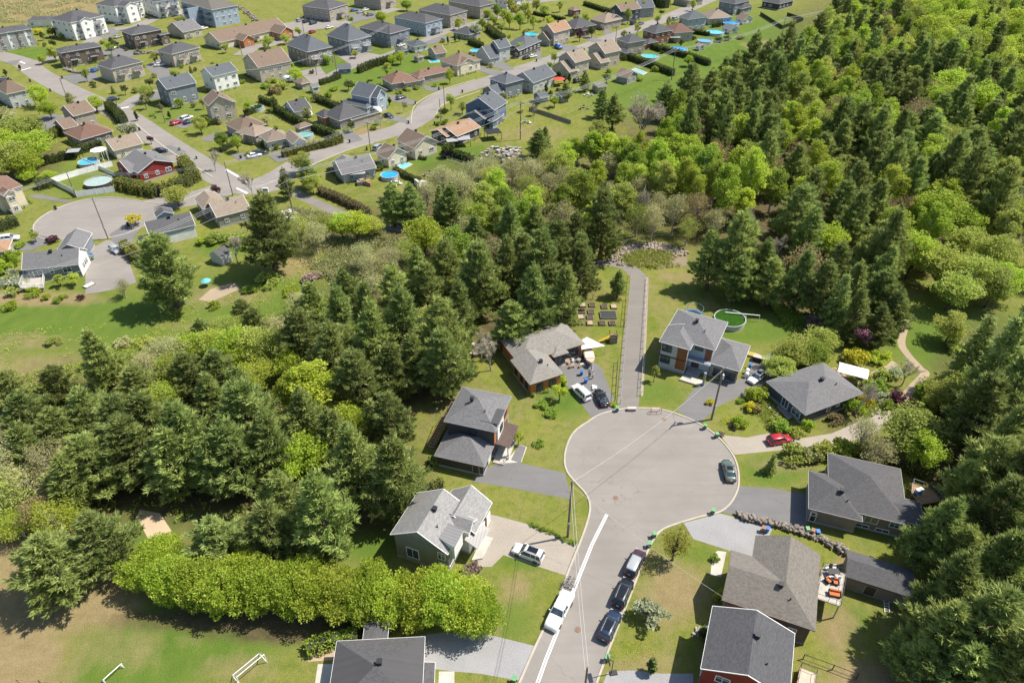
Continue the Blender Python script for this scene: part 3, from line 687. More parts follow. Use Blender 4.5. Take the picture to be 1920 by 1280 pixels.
def make_broad(seed, H=9.0, Rx=3.4, base=.22, blobs=34, per=120, leaf=.30, lw=.13, mat=None, egg=.5, barkm=None, sparse=1.0, up=.25, bs=1.0):
    g = np.random.default_rng(seed); cz = H * (base + (1 - base) * .5); rz = H * (1 - base) * .5
    Cb = []; 
    for i in range(blobs):
        # points through an egg shaped crown, more of them near its skin
        u = unit(g.normal(0, 1, 3)); rr = g.uniform(.25, .86) ** .6
        sh_ = 1 - egg * .5 * max(u[2], 0) ** 2 + .12 * g.normal(); Cb.append((u[0] * Rx * rr * sh_, u[1] * Rx * rr * sh_, cz + u[2] * rz * rr * .88))
    Cb = np.array(Cb); br = Rx * g.uniform(.24, .42, blobs) * bs; limbs = []
    for i in range(blobs):
        if i % 2 == 0 or blobs < 14: limbs.append(((0, 0, max(.3, Cb[i, 2] * g.uniform(.35, .6))), tuple(Cb[i]), .045 + .012 * H * .3))
    n = blobs * per; ub = unit(g.normal(0, 1, (n, 3))); ub[:, 2] = ub[:, 2] * .8 + .12
    rad = np.repeat(br, per)[:, None] * g.uniform(.35, 1.08, (n, 1)) ** .5; c0 = np.repeat(Cb, per, 0); c = c0 + ub * rad
    c[:, 2] = np.maximum(c[:, 2], .12)
    d = unit(ub * .7 + np.array([0, 0, up]) + g.normal(0, .6, (n, 3))) * leaf * g.uniform(.6, 1.3, (n, 1))
    w = unit(np.cross(d, g.normal(0, 1, (n, 3)))) * lw * g.uniform(.7, 1.3, (n, 1))
    tint = np.repeat(g.uniform(0, .6, blobs), per) + g.uniform(0, .4, n)
    if sparse < 1: k = g.uniform(0, 1, n) < sparse; c, d, w, tint = c[k], d[k], w[k], tint[k]
    mb_t = trunk_mesh('trunk', H * .8, .07 + H * .012, limbs, barkm or bark, bend=.03, seed=seed)
    return leaf_mesh('crown', c, d, w, tint, mat or MATS['leaf_lime'], tri=False), mb_t
def make_bare(seed, H=15.0, Rx=5.0, mat=None, levels=4, twig=14, barkm=None, tw=.02, vase=.7):
    rr = random.Random(seed); g = np.random.default_rng(seed); mb = MB(); tips = []
    def grow(p, d, L, r, lv):
        q = p + d * L; m = p + d * L * .5 + Vector((rr.gauss(0, 1), rr.gauss(0, 1), rr.gauss(0, 1))) * L * .05
        mb.tube([p, m, q], [r, r * .82, r * .62], 5 if lv > 2 else 3, cap=False)
        if lv <= 1:
            tips.append((p, q)); return
        for k in range(rr.choice((3, 4)) if lv > 1 else 2):
            a = rr.uniform(0, 6.28); sp = rr.uniform(.35, .8) * (1.1 - vase * .35)
            o = d.orthogonal().normalized(); o.rotate(Matrix.Rotation(a, 3, d)); nd = (d + o * sp + Vector((0, 0, .18))).normalized()
            grow(p.lerp(q, rr.uniform(.55, 1.0)), nd, L * rr.uniform(.6, .82), r * .6, lv - 1)
    grow(Vector((0, 0, 0)), Vector((rr.gauss(0, .03), rr.gauss(0, .03), 1)).normalized(), H * .34, .1 + H * .012, levels + 1)
    zmax = max(q.z for p, q in tips); xm = max(math.hypot(q.x, q.y) for p, q in tips); 
    mb.v = [(x * Rx / xm, y * Rx / xm, z * H * .95 / zmax) for x, y, z in mb.v]
    T = [(Vector((p.x * Rx / xm, p.y * Rx / xm, p.z * H * .95 / zmax)), Vector((q.x * Rx / xm, q.y * Rx / xm, q.z * H * .95 / zmax))) for p, q in tips]
    C = np.array([p.lerp(q, rr.uniform(.1, 1)) for p, q in T for _ in range(twig)]); Dd = np.array([(q - p).normalized() for p, q in T for _ in range(twig)])
    d = unit(Dd * .6 + np.array([0, 0, .25]) + g.normal(0, .5, C.shape)) * g.uniform(.4, 1.1, (len(C), 1)) * max(.55, H * .06)
    w = unit(np.cross(d, g.normal(0, 1, C.shape))) * tw
    return leaf_mesh('crown', C, d, w, g.uniform(0, 1, len(C)), mat or MATS['twigs']), mb.mesh('trunk', barkm or bark)

mat_leaf('needles', (.15, .20, .048), (.44, .51, .165), .40, .26)
mat_leaf('leaf_lime', (.30, .41, .035), (.53, .61, .10), .52)
mat_leaf('leaf_yellow', (.36, .38, .06), (.52, .50, .12), .45)
mat_leaf('leaf_green', (.22, .32, .04), (.38, .47, .08), .48)
mat_leaf('leaf_olive', (.30, .36, .06), (.48, .52, .14), .45)
mat_leaf('leaf_bud', (.33, .34, .14), (.50, .48, .24), .42)
mat_leaf('leaf_bronze', (.24, .19, .09), (.37, .29, .14), .35)
mat_leaf('leaf_cedar', (.07, .11, .025), (.16, .19, .05), .25)
mat_leaf('leaf_cedar_gold', (.15, .17, .035), (.28, .29, .06), .25)
mat_leaf('blossom_pink', (.38, .17, .25), (.55, .30, .38), .4)
mat_leaf('blossom_white', (.26, .32, .14), (.54, .56, .40), .4)
mat_leaf('leaf_gold', (.50, .45, .03), (.66, .60, .08), .4)
mat_leaf('leaf_purple', (.09, .035, .045), (.16, .06, .07), .3)
mat_leaf('twigs', (.38, .34, .25), (.56, .51, .40), .3); mat_leaf('twigs_red', (.20, .14, .12), (.30, .22, .19), .1)
K = {}
K['pine'] = [make_pine(s, 16, r, blunt=b) for s, r, b in ((1, 4.8, .72), (2, 4.4, .85), (3, 5.2, .66), (4, 4.6, .95), (5, 4.9, .6), (6, 4.5, .78))]
K['spruce'] = [make_spruce(s) for s in (11, 12)]
K['leafy'] = [make_broad(s, 9, 3.4, blobs=60, per=110, leaf=.25, lw=.1, bs=.85) for s in (21, 22, 23)]
K['bushy'] = [make_broad(s, 6, 4.0, base=.02, blobs=90, per=150, leaf=.25, lw=.085, egg=.1, up=.35, bs=.72) for s in (31, 32, 33)]
K['aspen'] = [make_broad(s, 14, 3.0, base=.16, blobs=80, per=100, leaf=.27, lw=.095, egg=.9, bs=.8, barkm=bark_light) for s in (41, 42, 43)]
K['thin'] = [make_broad(s, 11, 3.2, base=.18, blobs=60, per=70, leaf=.24, lw=.06, egg=.6, barkm=bark_light) for s in (51, 52, 53)]
K['bare'] = [make_bare(s, 14, 4.4, barkm=bark_light, tw=.03) for s in (61, 62)]
K['bigbare'] = [make_bare(63, 20, 7.5, levels=5, twig=12, tw=.05, barkm=mat_plain('grey_bark', (.24, .21, .17), .9, var=.2))]
K['shrub'] = [make_broad(s, 1.6, 1.1, base=.0, blobs=14, per=90, leaf=.18, lw=.08, egg=.1) for s in (71, 72, 73)]
K['vase'] = [make_broad(s, 6, 1.9, base=.22, blobs=64, per=44, leaf=.22, lw=.05, egg=-.7, bs=.8, up=.7, mat=MATS['leaf_yellow']) for s in (81, 82)]
K['column'] = [make_broad(s, 5, .55, base=.0, blobs=26, per=60, leaf=.22, lw=.08, egg=.9, mat=MATS['leaf_cedar']) for s in (91, 92)]
K['young'] = [make_broad(s, 5, 1.5, base=.25, blobs=20, per=70, leaf=.24, lw=.1, egg=.4) for s in (95, 96)]
KH = {'pine': 16, 'spruce': 14, 'leafy': 9, 'bushy': 6, 'aspen': 14, 'thin': 11, 'bare': 14, 'bigbare': 20, 'shrub': 1.6, 'vase': 6, 'column': 5, 'young': 5}
KR = {'pine': 4.7, 'spruce': 2.9, 'leafy': 3.4, 'bushy': 4.0, 'aspen': 3.0, 'thin': 3.2, 'bare': 4.4, 'bigbare': 7.5, 'shrub': 1.1, 'vase': 1.9, 'column': .55, 'young': 1.5}
KN = {'pine': ('pine_tree', 'pine tree'), 'spruce': ('spruce_tree', 'spruce tree'), 'leafy': ('leafy_tree', 'tree'), 'bushy': ('bushy_tree', 'tree'), 'aspen': ('tall_leafy_tree', 'tree'),
      'thin': ('thin_crowned_tree', 'tree'), 'bare': ('bare_tree', 'tree'), 'bigbare': ('bare_tree', 'tree'), 'shrub': ('shrub', 'shrub'), 'vase': ('young_tree', 'tree'), 'column': ('columnar_cedar', 'cedar'), 'young': ('young_tree', 'tree')}
TREES = []   # (root, kind, colour, crown pixel, height) ; labelled together at the end
def tree(kind, x, y, h=None, r=None, col=None, at='mid', label=None, cat=None, rz=None, var=None, world=None, group=None):
    """at='mid': (x, y) is the pixel of the crown's middle; 'foot': of its foot"""
    h = h or KH[kind]; r = r or KR[kind]
    if world is not None: p = Vector(world)
    else: p = G(x, y, h * .5) if at == 'mid' else G(x, y)
    n = KN[kind][0]; k = rng.randrange(len(K[kind])) if var is None else var % len(K[kind])
    root = thing(n, label, cat or KN[kind][1], (p.x, p.y, 0), rng.uniform(0, 6.28) if rz is None else rz, group)
    s = Vector((r / KR[kind] * rng.uniform(.9, 1.12), r / KR[kind] * rng.uniform(.9, 1.12), h / KH[kind]))
    if h > 6: root.rotation_euler = (rng.gauss(0, .035), rng.gauss(0, .035), root.rotation_euler[2])
    cm, tm = K[kind][k]
    cr = link(bpy.data.objects.new('crown', cm), root); cr.scale = s
    tr = link(bpy.data.objects.new('trunk', tm), root); tr.scale = s
    if col:
        cr.material_slots[0].link = 'OBJECT'; cr.material_slots[0].material = MATS[col]
    TREES.append([root, kind, col, PX((p.x, p.y, h * .5)), h, label is not None]); return root
def hedge(pxs, w, h, label, col='leaf_cedar', name='cedar_hedge', cat='hedge', z=0, dens=60, lf=.26):
    P = [G(x, y) for x, y in pxs]; g = np.random.default_rng(len(label) * 13 + int(P[0].x)); root_p = P[0].copy(); C = []; O = []
    core = MB(); c0 = P[0]
    for a, b in zip(P[:-1], P[1:]):
        L = (b - a).length; d = (b - a).normalized(); nrm = Vector((-d.y, d.x, 0)); n = int(L * dens * (h * 2 + w) / 4.0)
        s = g.uniform(0, L, n); face = g.uniform(0, 2 * h + w, n)
        for si, fi in zip(s, face):
            wob = 1 + .16 * math.sin(si * 2.1 + a.x) + .10 * math.sin(si * 5.3)
            if fi < h: off, zz, o = -w / 2, fi, -nrm
            elif fi < 2 * h: off, zz, o = w / 2, fi - h, nrm
            else: off, zz, o = (fi - 2 * h - w / 2), h, Vector((0, 0, 1))
            sh_ = 1 - .25 * (zz / h) ** 2
            p = a + d * si + nrm * off * wob * sh_; C.append((p.x - c0.x, p.y - c0.y, zz * (.92 + .12 * math.sin(si * 3.3 + a.y)))); O.append(tuple(o * .8 + Vector((0, 0, .35))))
        q = MB(); m = a + d * L / 2 - c0
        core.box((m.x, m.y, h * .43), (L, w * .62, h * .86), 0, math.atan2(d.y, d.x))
    C = np.array(C) + g.normal(0, .07, (len(C), 3)); O = unit(np.array(O)); c, dd, ww = tufts(g, C, O, 3, lf, lf * .38, .45, .1)
    root = thing(name, label, cat, (c0.x, c0.y, 0))
    tint = .5 + .3 * np.sin(c[:, 0] * .9) + g.uniform(-.35, .35, len(c))
    link(bpy.data.objects.new('foliage', leaf_mesh('foliage', c, dd, ww, tint, MATS[col], tri=False)), root)
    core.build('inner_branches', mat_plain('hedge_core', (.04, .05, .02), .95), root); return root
# ---------------------------------------------------------------- houses round the near cul-de-sac
# two-storey house of dark brick with side garage, left of the turning circle
H = house('dark brick two storey house with white gable bay, left of the turning circle', (832, 789.5), (929.5, 810), (967, 744), 6.4, 'xhh', 'dark', 'grey',
    [((814, 853.9), (901.7, 872), 2.75, 'xhh', (0, .7, 0, 7.4))], .5, auto=False, trim=greytrim)
H.panel(0, 1, .0, .10, 2.8, 5.9, WL['orange']); H.panel(0, 1, .56, .97, 3.0, 6.0, WL['orange']); H.panel(0, 1, .56, .99, .5, 2.95, WL['grey'])
b0 = H.blocks[0]; m = MB()   # white gable bay on the street side
x1 = b0['x1'] - .45; ya, yb = b0['y0'] + 1.4, b0['y0'] + 4.6
m.prism([(x1 - 2.4, ya), (x1 + .35, ya), (x1 + .35, yb), (x1 - 2.4, yb)], 2.7, 6.9); m.build('gable_bay', WL['white'], H.root)
m = MB(); m.prism([(x1 - 2.6, ya - .2), (x1 + .5, ya - .2), (x1 + .5, yb + .2), (x1 - 2.6, yb + .2)], 6.9, 7.05); m.build('bay_roof', SH['mid'], H.root)
for u, z in ((.22, 4.1),):
    f = H.op(0, 1, .33, 4.0, 1.3, 1.3, tr=black); f.location.x += .38
H.op(0, 1, .75, 4.0, 1.6, 1.4, tr=black); H.op(0, 1, .75, 1.0, 1.9, 1.5, tr=black); H.op(0, 0, .55, 4.2, 1.0, 1.5, tr=black); H.op(0, 1, .25, .5, 1.1, 2.1, 'door', fl=doordark)
m = MB(); m.box((x1 + 1.3, (ya + yb) / 2 + .3, 2.95), (2.6, 5.4, .14), 0, M=Matrix.Rotation(R(6), 3, 'Y')); m.build('porch_roof', mat_plain('brown_metal', (.12, .085, .07), .4, .4), H.root)
m = MB(); m.prism([(x1 + .1, ya - .8), (x1 + 2.4, ya - .8), (x1 + 2.4, yb + 1), (x1 + .1, yb + 1)], 0, .42); m.prism([(x1 + .1, ya - 2.2), (x1 + 2.0, ya - 2.2), (x1 + 2.0, ya - .82), (x1 + .1, ya - .82)], 0, .22); m.build('porch', conc, H.root)
for yy in (ya - .4, yb + .6):
    m = MB(); m.box((x1 + 2.2, yy, 1.65), (.22, .22, 2.45)); m.build('porch_post', white, H.root)
m = MB(); railing(m, [(x1 + .3, ya - 2.2, 0), (x1 + 2.0, ya - 2.2, 0), (x1 + 2.4, ya - .8, 0)], .42, .9); m.build('railing', black, H.root)
H.op(1, 0, .84, .35, 1.2, 2.1, 'door', fl=doordark); H.op(1, 1, 3.6, .1, 2.7, 2.3, 'garage_door')
m = MB(); a, b = Vector((-.6, 5.8, 0)), Vector((-1.9, -.6, 0))
for i in range(14):
    t = (i + .5) / 14; c = a.lerp(b, t); m.box((c.x - .6, c.y, 3.2 * (1 - t) + .1), (1.1, .40, .06))
for sx in (-1.15, -.05): m.tube([(a.x - .6 + sx + .6, a.y, 3.3), (b.x - .6 + sx + .6, b.y, .1)], .08, 4); m.tube([(a.x + sx, a.y, 4.2), (b.x + sx, b.y, 1.0)], .05, 4)
for t in (0, .33, .66, 1):
    c = a.lerp(b, t); m.tube([(c.x - 1.15, c.y, 0), (c.x - 1.15, c.y, 4.2 - 3.2 * t)], .06, 4)
m.build('outside_stairs', wood, H.root)
m = MB(); m.prism([(-1.9, 5.8), (.3, 5.8), (.3, 8.2), (-1.9, 8.2)], 3.05, 3.2); m.build('landing', wood, H.root)

# grey gabled house below it
H = house('grey clapboard house with steep gable and light metal awnings beside the gravel driveway', (731.3, 1001.5), (839.6, 1039.3), (897, 960), 5.2, 'ygg', 'sage', 'lgrey',
    [((902, 976), (920, 947.4), 4.3, 'ygg', (6.4, 0, 2.4, .6), {'pitch': .75}), ((871, 996), (886, 974), 5.6, 'xgg', (5.2, .6, .0, .3), {'pitch': .85, 'wall': 'white'})], .62, auto=False, ov=.4)
H.op(0, 0, .33, 1.0, 2.0, 2.1, 'patio_door'); H.op(0, 0, .90, 3.0, 1.2, 1.5); H.op(0, 0, .90, .7, 1.2, 1.5)
H.op(0, 1, .10, 1.2, .9, 1.6); H.op(0, 1, .17, 1.2, .9, 1.6); H.op(0, 1, .24, 1.2, .9, 1.6); H.op(1, 1, .45, .6, 1.1, 2.1, 'door'); H.op(1, 1, .8, .2, 2.6, 2.2, 'garage_door'); H.op(2, 1, .5, 4.3, 1.1, 1.5); H.op(0, 1, .35, .6, 1.0, 2.1, 'door')
mseam = MB()
def seam_mat():
    m, t, b = nt('standing_seam'); tc = t.nodes.new('ShaderNodeTexCoord'); sx = t.nodes.new('ShaderNodeSeparateXYZ'); t.links.new(tc.outputs['UV'], sx.inputs[0])
    mu = t.nodes.new('ShaderNodeMath'); mu.operation = 'MULTIPLY'; mu.inputs[1].default_value = 2.0; fr = t.nodes.new('ShaderNodeMath'); fr.operation = 'FRACT'
    t.links.new(sx.outputs[0], mu.inputs[0]); t.links.new(mu.outputs[0], fr.inputs[0])
    t.links.new(mixc(t, ramp(t, fr.outputs[0], .03, .12), (.07, .07, .075), (.22, .215, .21)), b.inputs['Base Color']); b.inputs['Roughness'].default_value = .45; b.inputs['Metallic'].default_value = .3; return m
seam = seam_mat()
def hs(px, py, f):
    lo, hi = 2.0, 12.0
    for _ in range(30):
        mm = (lo + hi) / 2
        if f(H.loc(px, py, mm)) > 0: hi = mm
        else: lo = mm
    return lo
_x1 = H.blocks[0]['x1']; onroof = lambda v: v.z - .12 - (5.2 + (_x1 - v.x) * .62)
ta, tb = hs(823, 1008, onroof), hs(841.5, 979, onroof); la, lb = 6.3, 6.3
print('awning', ta, tb, la, lb)
H.slab([(823, 1008, ta), (841.5, 979, tb), (869, 995, lb), (852.7, 1026, la)], .15, seam, 'metal_awning', [seam, white])
_c = [H.loc(852.7, 1026, la), H.loc(869, 995, lb), H.loc(823, 1008, ta), H.loc(841.5, 979, tb)]
m = MB(); m.prism([(_c[2].x, _c[2].y + .1), (_c[0].x - .15, _c[0].y + .1), (_c[1].x - .15, _c[1].y - .1), (_c[3].x, _c[3].y - .1)], 3.5, la - .2); m.build('dormer', WL['white'], H.root)
H.slab([(895.3, 1028.6, 3.0), (871, 1011, 4.3), (890.4, 977, 4.3), (919, 990, 3.0)], .15, seam, 'porch_roof', [seam, white])
for p in ((893, 1030, 0), (917, 992, 0)):
    c = H.loc(*p); m = MB(); m.box((c.x - .3, c.y + (.3 if p[0] < 900 else -.3), 1.5), (.22, .22, 2.9)); m.build('porch_post', wood, H.root)
m = MB(); c = [H.loc(884, 1052), H.loc(905, 1048), H.loc(925, 1010), H.loc(905, 1005)]; m.prism([(p.x, p.y) for p in c], 0, .3); m.build('porch_floor', conc, H.root)

# orange wood bungalow
H = house('orange wood clad L shaped bungalow with grey hip roof behind two parked cars', (993.4, 721.4), (1057.5, 700.5), (1022, 655), 3.3, 'yhg', 'orange', 'wgrey',
    [((936, 636), (1097, 644), 3.3, 'xhh'), ((1037.5, 669.5), (1067, 661), 3.15, 'yhg', (0, 0, 0, 5.0), {'wall': 'dark'})], .42, auto=False, trim=mat_plain('brown_trim', (.12, .09, .07), .6), wtrim=black)
b0 = H.blocks[0]
H.op(0, 0, .30, .75, 1.3, 1.7); H.op(0, 0, .72, .75, 1.4, 1.7); H.op(0, 3, .16, .9, 1.1, 1.5); H.op(0, 3, .5, .9, 1.1, 1.5); H.op(0, 3, .78, .9, 1.1, 1.5); H.op(1, 0, .84, .7, 2.8, 1.8); H.op(2, 0, .35, .5, 1.8, 2.1, 'patio_door'); H.op(1, 1, .5, .9, 1.6, 1.3)
m = MB(); c = H.loc(1052, 672); 
for i in range(4): m.prism([(c.x - 1.2, c.y - 1.3 - .3 * i), (c.x + 1.0, c.y - 1.3 - .3 * i), (c.x + 1.0, c.y + 2.5), (c.x - 1.2, c.y + 2.5)], .15 * (3 - i) , .15 * (3 - i) + .14)
m.build('front_steps', conc, H.root)

# modern grey two-storey house at the end of the path
H = house('modern light grey two storey house with rust panels, right of the paved path', (1243, 629), (1341.5, 656.5), (1367.5, 604.5), 6.4, 'xhh', 'lblue', 'grey',
    [((1236, 639.5), (1295.6, 653.8), 6.42, 'yhg', (0, 0, 0, 5.5), {'wall': 'lgrey'}), ((1334, 681), (1389.4, 693.6), 3.3, 'xhh', (.6, 0, 0, 8.4), {'wall': 'grey'})], .42, auto=False, wtrim=black)
H.blocks[0]['x0'] -= 0
b1 = H.blocks[1]
H.panel(1, 0, .62, .99, 3.3, 6.1, WL['rust']); H.panel(1, 0, .62, .99, .9, 3.1, WL['rust']); H.panel(1, 0, -.01, 1.0, 3.1, 3.3, black, 'dark_band', .1)
H.op(1, 0, .22, 4.2, 1.9, 1.6); H.op(1, 0, .22, 1.5, 1.9, 1.6); H.op(0, 0, .72, 5.0, 1.6, .8); H.op(0, 0, .7, .9, 1.4, 2.1, 'door', fl=doordark)
H.panel(0, 0, .86, .99, 3.0, 6.1, WL['rust']); H.panel(2, 0, .86, 1.0, .1, 2.9, WL['rust']); H.panel(2, 1, .0, .12, .1, 2.9, WL['rust'])
H.op(2, 0, .55, .1, 4.6, 2.3, 'garage_door', fl=mat_plain('dark_glazed_door', (.03, .035, .04), .2), tr=greytrim)
H.slab([(1287.5, 672, 3.3), (1331, 684.5, 3.3), (1338, 674, 3.3), (1294, 661, 3.3)], .3, mat_plain('canopy_membrane', (.20, .24, .30), .7), 'entry_canopy', [mat_plain('canopy_membrane', (.2, .24, .3), .7), white])
m = MB(); c0, c1, c2, c3 = H.loc(1283, 703), H.loc(1308, 710), H.loc(1320, 688), H.loc(1296, 682)
for i in range(7):
    t = i / 7; p0, p1 = c0.lerp(c3, t), c1.lerp(c2, t); m.prism([(p0.x, p0.y), (p1.x, p1.y), (c2.x, c2.y), (c3.x, c3.y)], .17 * i, .17 * (i + 1) - .002)
m.build('front_steps', mat_plain('step_grey', (.26, .26, .27), .8), H.root)
m = MB(); cs = [H.loc(1273, 713), H.loc(1312, 725), H.loc(1320, 716), H.loc(1281, 705)]; m.prism([(p.x, p.y) for p in cs], .02, .3); m.build('landing', conc, H.root)
for p in ((1318, 722), (1330, 700)):
    c = H.loc(*p); m = MB(); m.box((c.x, c.y, 1.5), (.4, .4, 3.0)); m.build('porch_post', greytrim, H.root)

# dark hipped bungalow
H = house('dark sided bungalow with grey hip roof among flowering shrubs at the garden path', (1510, 778), (1619.4, 737), (1538, 680), 2.9, 'xhh', 'navy', 'grey',
    [((1454.5, 728), (1482, 750), 2.9, 'xhg', (0, 3.4, 0, 0))], .40, auto=False, trim=greytrim, wtrim=white)
H.op(0, 0, .45, 1.0, .8, 1.2); H.op(0, 0, .62, 1.4, .7, .6); H.op(0, 3, .80, .7, 2.0, 1.4); H.op(0, 3, .5, .5, 1.6, 2.0, 'patio_door'); H.op(1, 3, .5, .9, 1.4, 1.2)
deck(H, [(1456, 762), (1480, 750), (1496, 776), (1478, 786)], .45, greywood, False, nm='porch_floor')

# wide dark bungalow at right
H = house('wide taupe bungalow with overlapping dark hip roofs, right of the turning circle', (1516, 952.6), (1617.5, 977.5), (1640, 910), 3.3, 'xhh', 'taupe', 'mid',
    [((1552, 848), (1703, 984), 3.55, 'xhh'), ((1726, 941), (1706, 980), 3.5, 'xhh', (4.5, 0, 0, 0))], .40, auto=False, trim=mat_plain('beige_trim', (.42, .40, .36), .6), wtrim=white)
H.op(0, 0, .08, 1.6, .8, .9); H.op(0, 0, .10, .3, .95, 2.0, 'door', fl=doordark); H.op(1, 0, .58, 1.7, 1.9, 1.4, 'patio_door'); H.op(1, 0, .50, .35, 1.9, .7); H.op(1, 0, .78, .35, 1.9, .7); H.op(1, 0, .9, 1.9, 1.4, 1.1)
deck(H, [(1709, 925), (1710, 905), (1748, 918), (1764, 938), (1726, 945)], 1.2, wood, True, greytrim, balus=False)

# brown roofed house with the furnished deck
H = house('brown shingled cross gabled house with a raised deck of orange seats', (1353.4, 1124), (1529, 1182.5), (1546, 1085), 4.4, 'xgh', 'taupe', 'warm',
    [((1410, 1050), (1549, 1043), 4.4, 'yhg', (0, 0, 0, 0), {'y0': 0.0, 'x1': math.hypot(*(G(1529, 1182.5, 4.4) - G(1353.4, 1124, 4.4)).xy)})], .46, auto=True, ov=.45, trim=mat_plain('brown_trim', (.12, .09, .07), .6), wtrim=white)
dk_ = deck(H, [(1529, 1120), (1541, 1062), (1585, 1075), (1575, 1136)], 3.0, mat_plain('deck_boards', (.38, .35, .31), .8, var=.15), True, black)
DECK_H = H
# dark roofed red house at the bottom edge
H = house('dark red two storey house with dark gable roof at the bottom edge', (1313.8, 1252.7), (1480, 1313), (1505, 1191.6), 5.6, 'ygg', 'red', 'dark', [], .42, auto=True, ov=.4, wtrim=white)
deck(H, [(1495, 1275), (1500, 1250), (1530, 1262), (1523, 1310), (1488, 1310)], .9, mat_plain('pale_boards', (.45, .38, .30), .8, var=.15), True, black)
# bottom house with the big hip roof
H = house('low house with wide dark grey hip roof and small rear extension beside the gravel yard', (609, 1345), (790, 1335), (799, 1192.5), 3.1, 'yhh', 'white', 'mid',
    [((684, 1168), (727, 1194), 2.6, 'ygg', (0, 0, 3, 0), {'pitch': .12}), ((796, 1242), (814, 1290), 2.5, 'yhg', (3, 0, 6, 0), {'pitch': .15})], .42, auto=False, ov=.35)
# shed
H = house('long low taupe shed with dark shingled gable roof and dark doorway, under the pines', (1584, 1080), (1712.5, 1121), (1725, 1072), 2.7, 'xgg', 'taupe', 'mid', [], .42, auto=False, cat='shed', name='shed', ov=.3, found=.1, trim=mat_plain('brown_trim', (.12, .09, .07), .6))
H.op(0, 0, .42, .1, 1.5, 2.0, 'door', fl=doordark, tr=greytrim)

# ---- houses of the west cul-de-sac
H = house('long bungalow with grey roof, white gable wall and white railed deck', (40.3, 506), (147.7, 495.6), (178, 466), 3.4, 'xgg', 'greyblue', 'grey',
    [((117, 452), (164, 452), 3.4, 'ygg', (0, 0, 4, 3), {'pitch': .55})], .68, auto=False, ov=.35)
H.panel(0, 1, 0, 1, .02, 3.4, WL['white'], 'side_wall', .08)
m = MB(); (o, du, n, L) = H.blocks[0]['S'][1]; m.face([(o[0] + .07, o[1], 3.3), (o[0] + .07, o[1] + L, 3.3), (o[0] + .07, o[1] + L / 2, H.blocks[0]['zr'] - .25)]); m.build('gable_wall', WL['white'], H.root)
H.op(0, 0, .22, .9, 2.2, 1.9, 'patio_door'); H.op(0, 0, .48, 1.6, .9, 1.4); H.op(0, 0, .77, 1.5, 1.9, 1.5); H.op(0, 0, .74, .25, 1.6, .5); H.op(0, 0, .1, 1.0, .9, 1.8)
for u in (.35, .55, .72):
    f = H.op(0, 1, u, 1.0, .9, 1.5); 
    if f: f.location.x += .08
deck(H, [(38, 540), (82, 540), (84, 512), (48, 514)], 1.1, mat_plain('deck_boards', (.38, .35, .31), .8), True, white, balus=True)
m = MB(); c = H.loc(92, 523)
for i in range(6): m.box((c.x + .35 * i - .9, c.y, .5 - .09 * i), (.36, 1.6, 1.0 - .18 * i))
m.build('steps', conc, H.root)
H = house('white bungalow with dark grey gable roof behind the tall single pine', (280, 442), (366.4, 421.5), (338, 402.5), 3.4, 'xgg', 'lblue', 'mid', [((288, 398), (322, 392), 3.2, 'ygg', (0, 0, 3, 0))], .5, ov=.3)
H.panel(0, 0, .3, 1.0, .0, 2.2, WL['white'], 'lower_cladding', .05)
H = house('tan bungalow with brown gable roof by the street junction', (406, 408), (470, 391), (437, 371), 3.2, 'xgg', 'sage', 'tan', [((374, 385), (392, 374), 3.1, 'yhg', (0, 3, 3, 3))], .5, ov=.3)
house('small grey garden shed with pitched roof beside a dark fallen shrub', (390.6, 475), (414, 483.5), (427, 470), 2.3, 'ygg', 'lgrey', 'mid', [], .6, cat='shed', name='shed', auto=False, ov=.15, found=.1).op(0, 1, .5, .15, .9, 1.7, 'door')
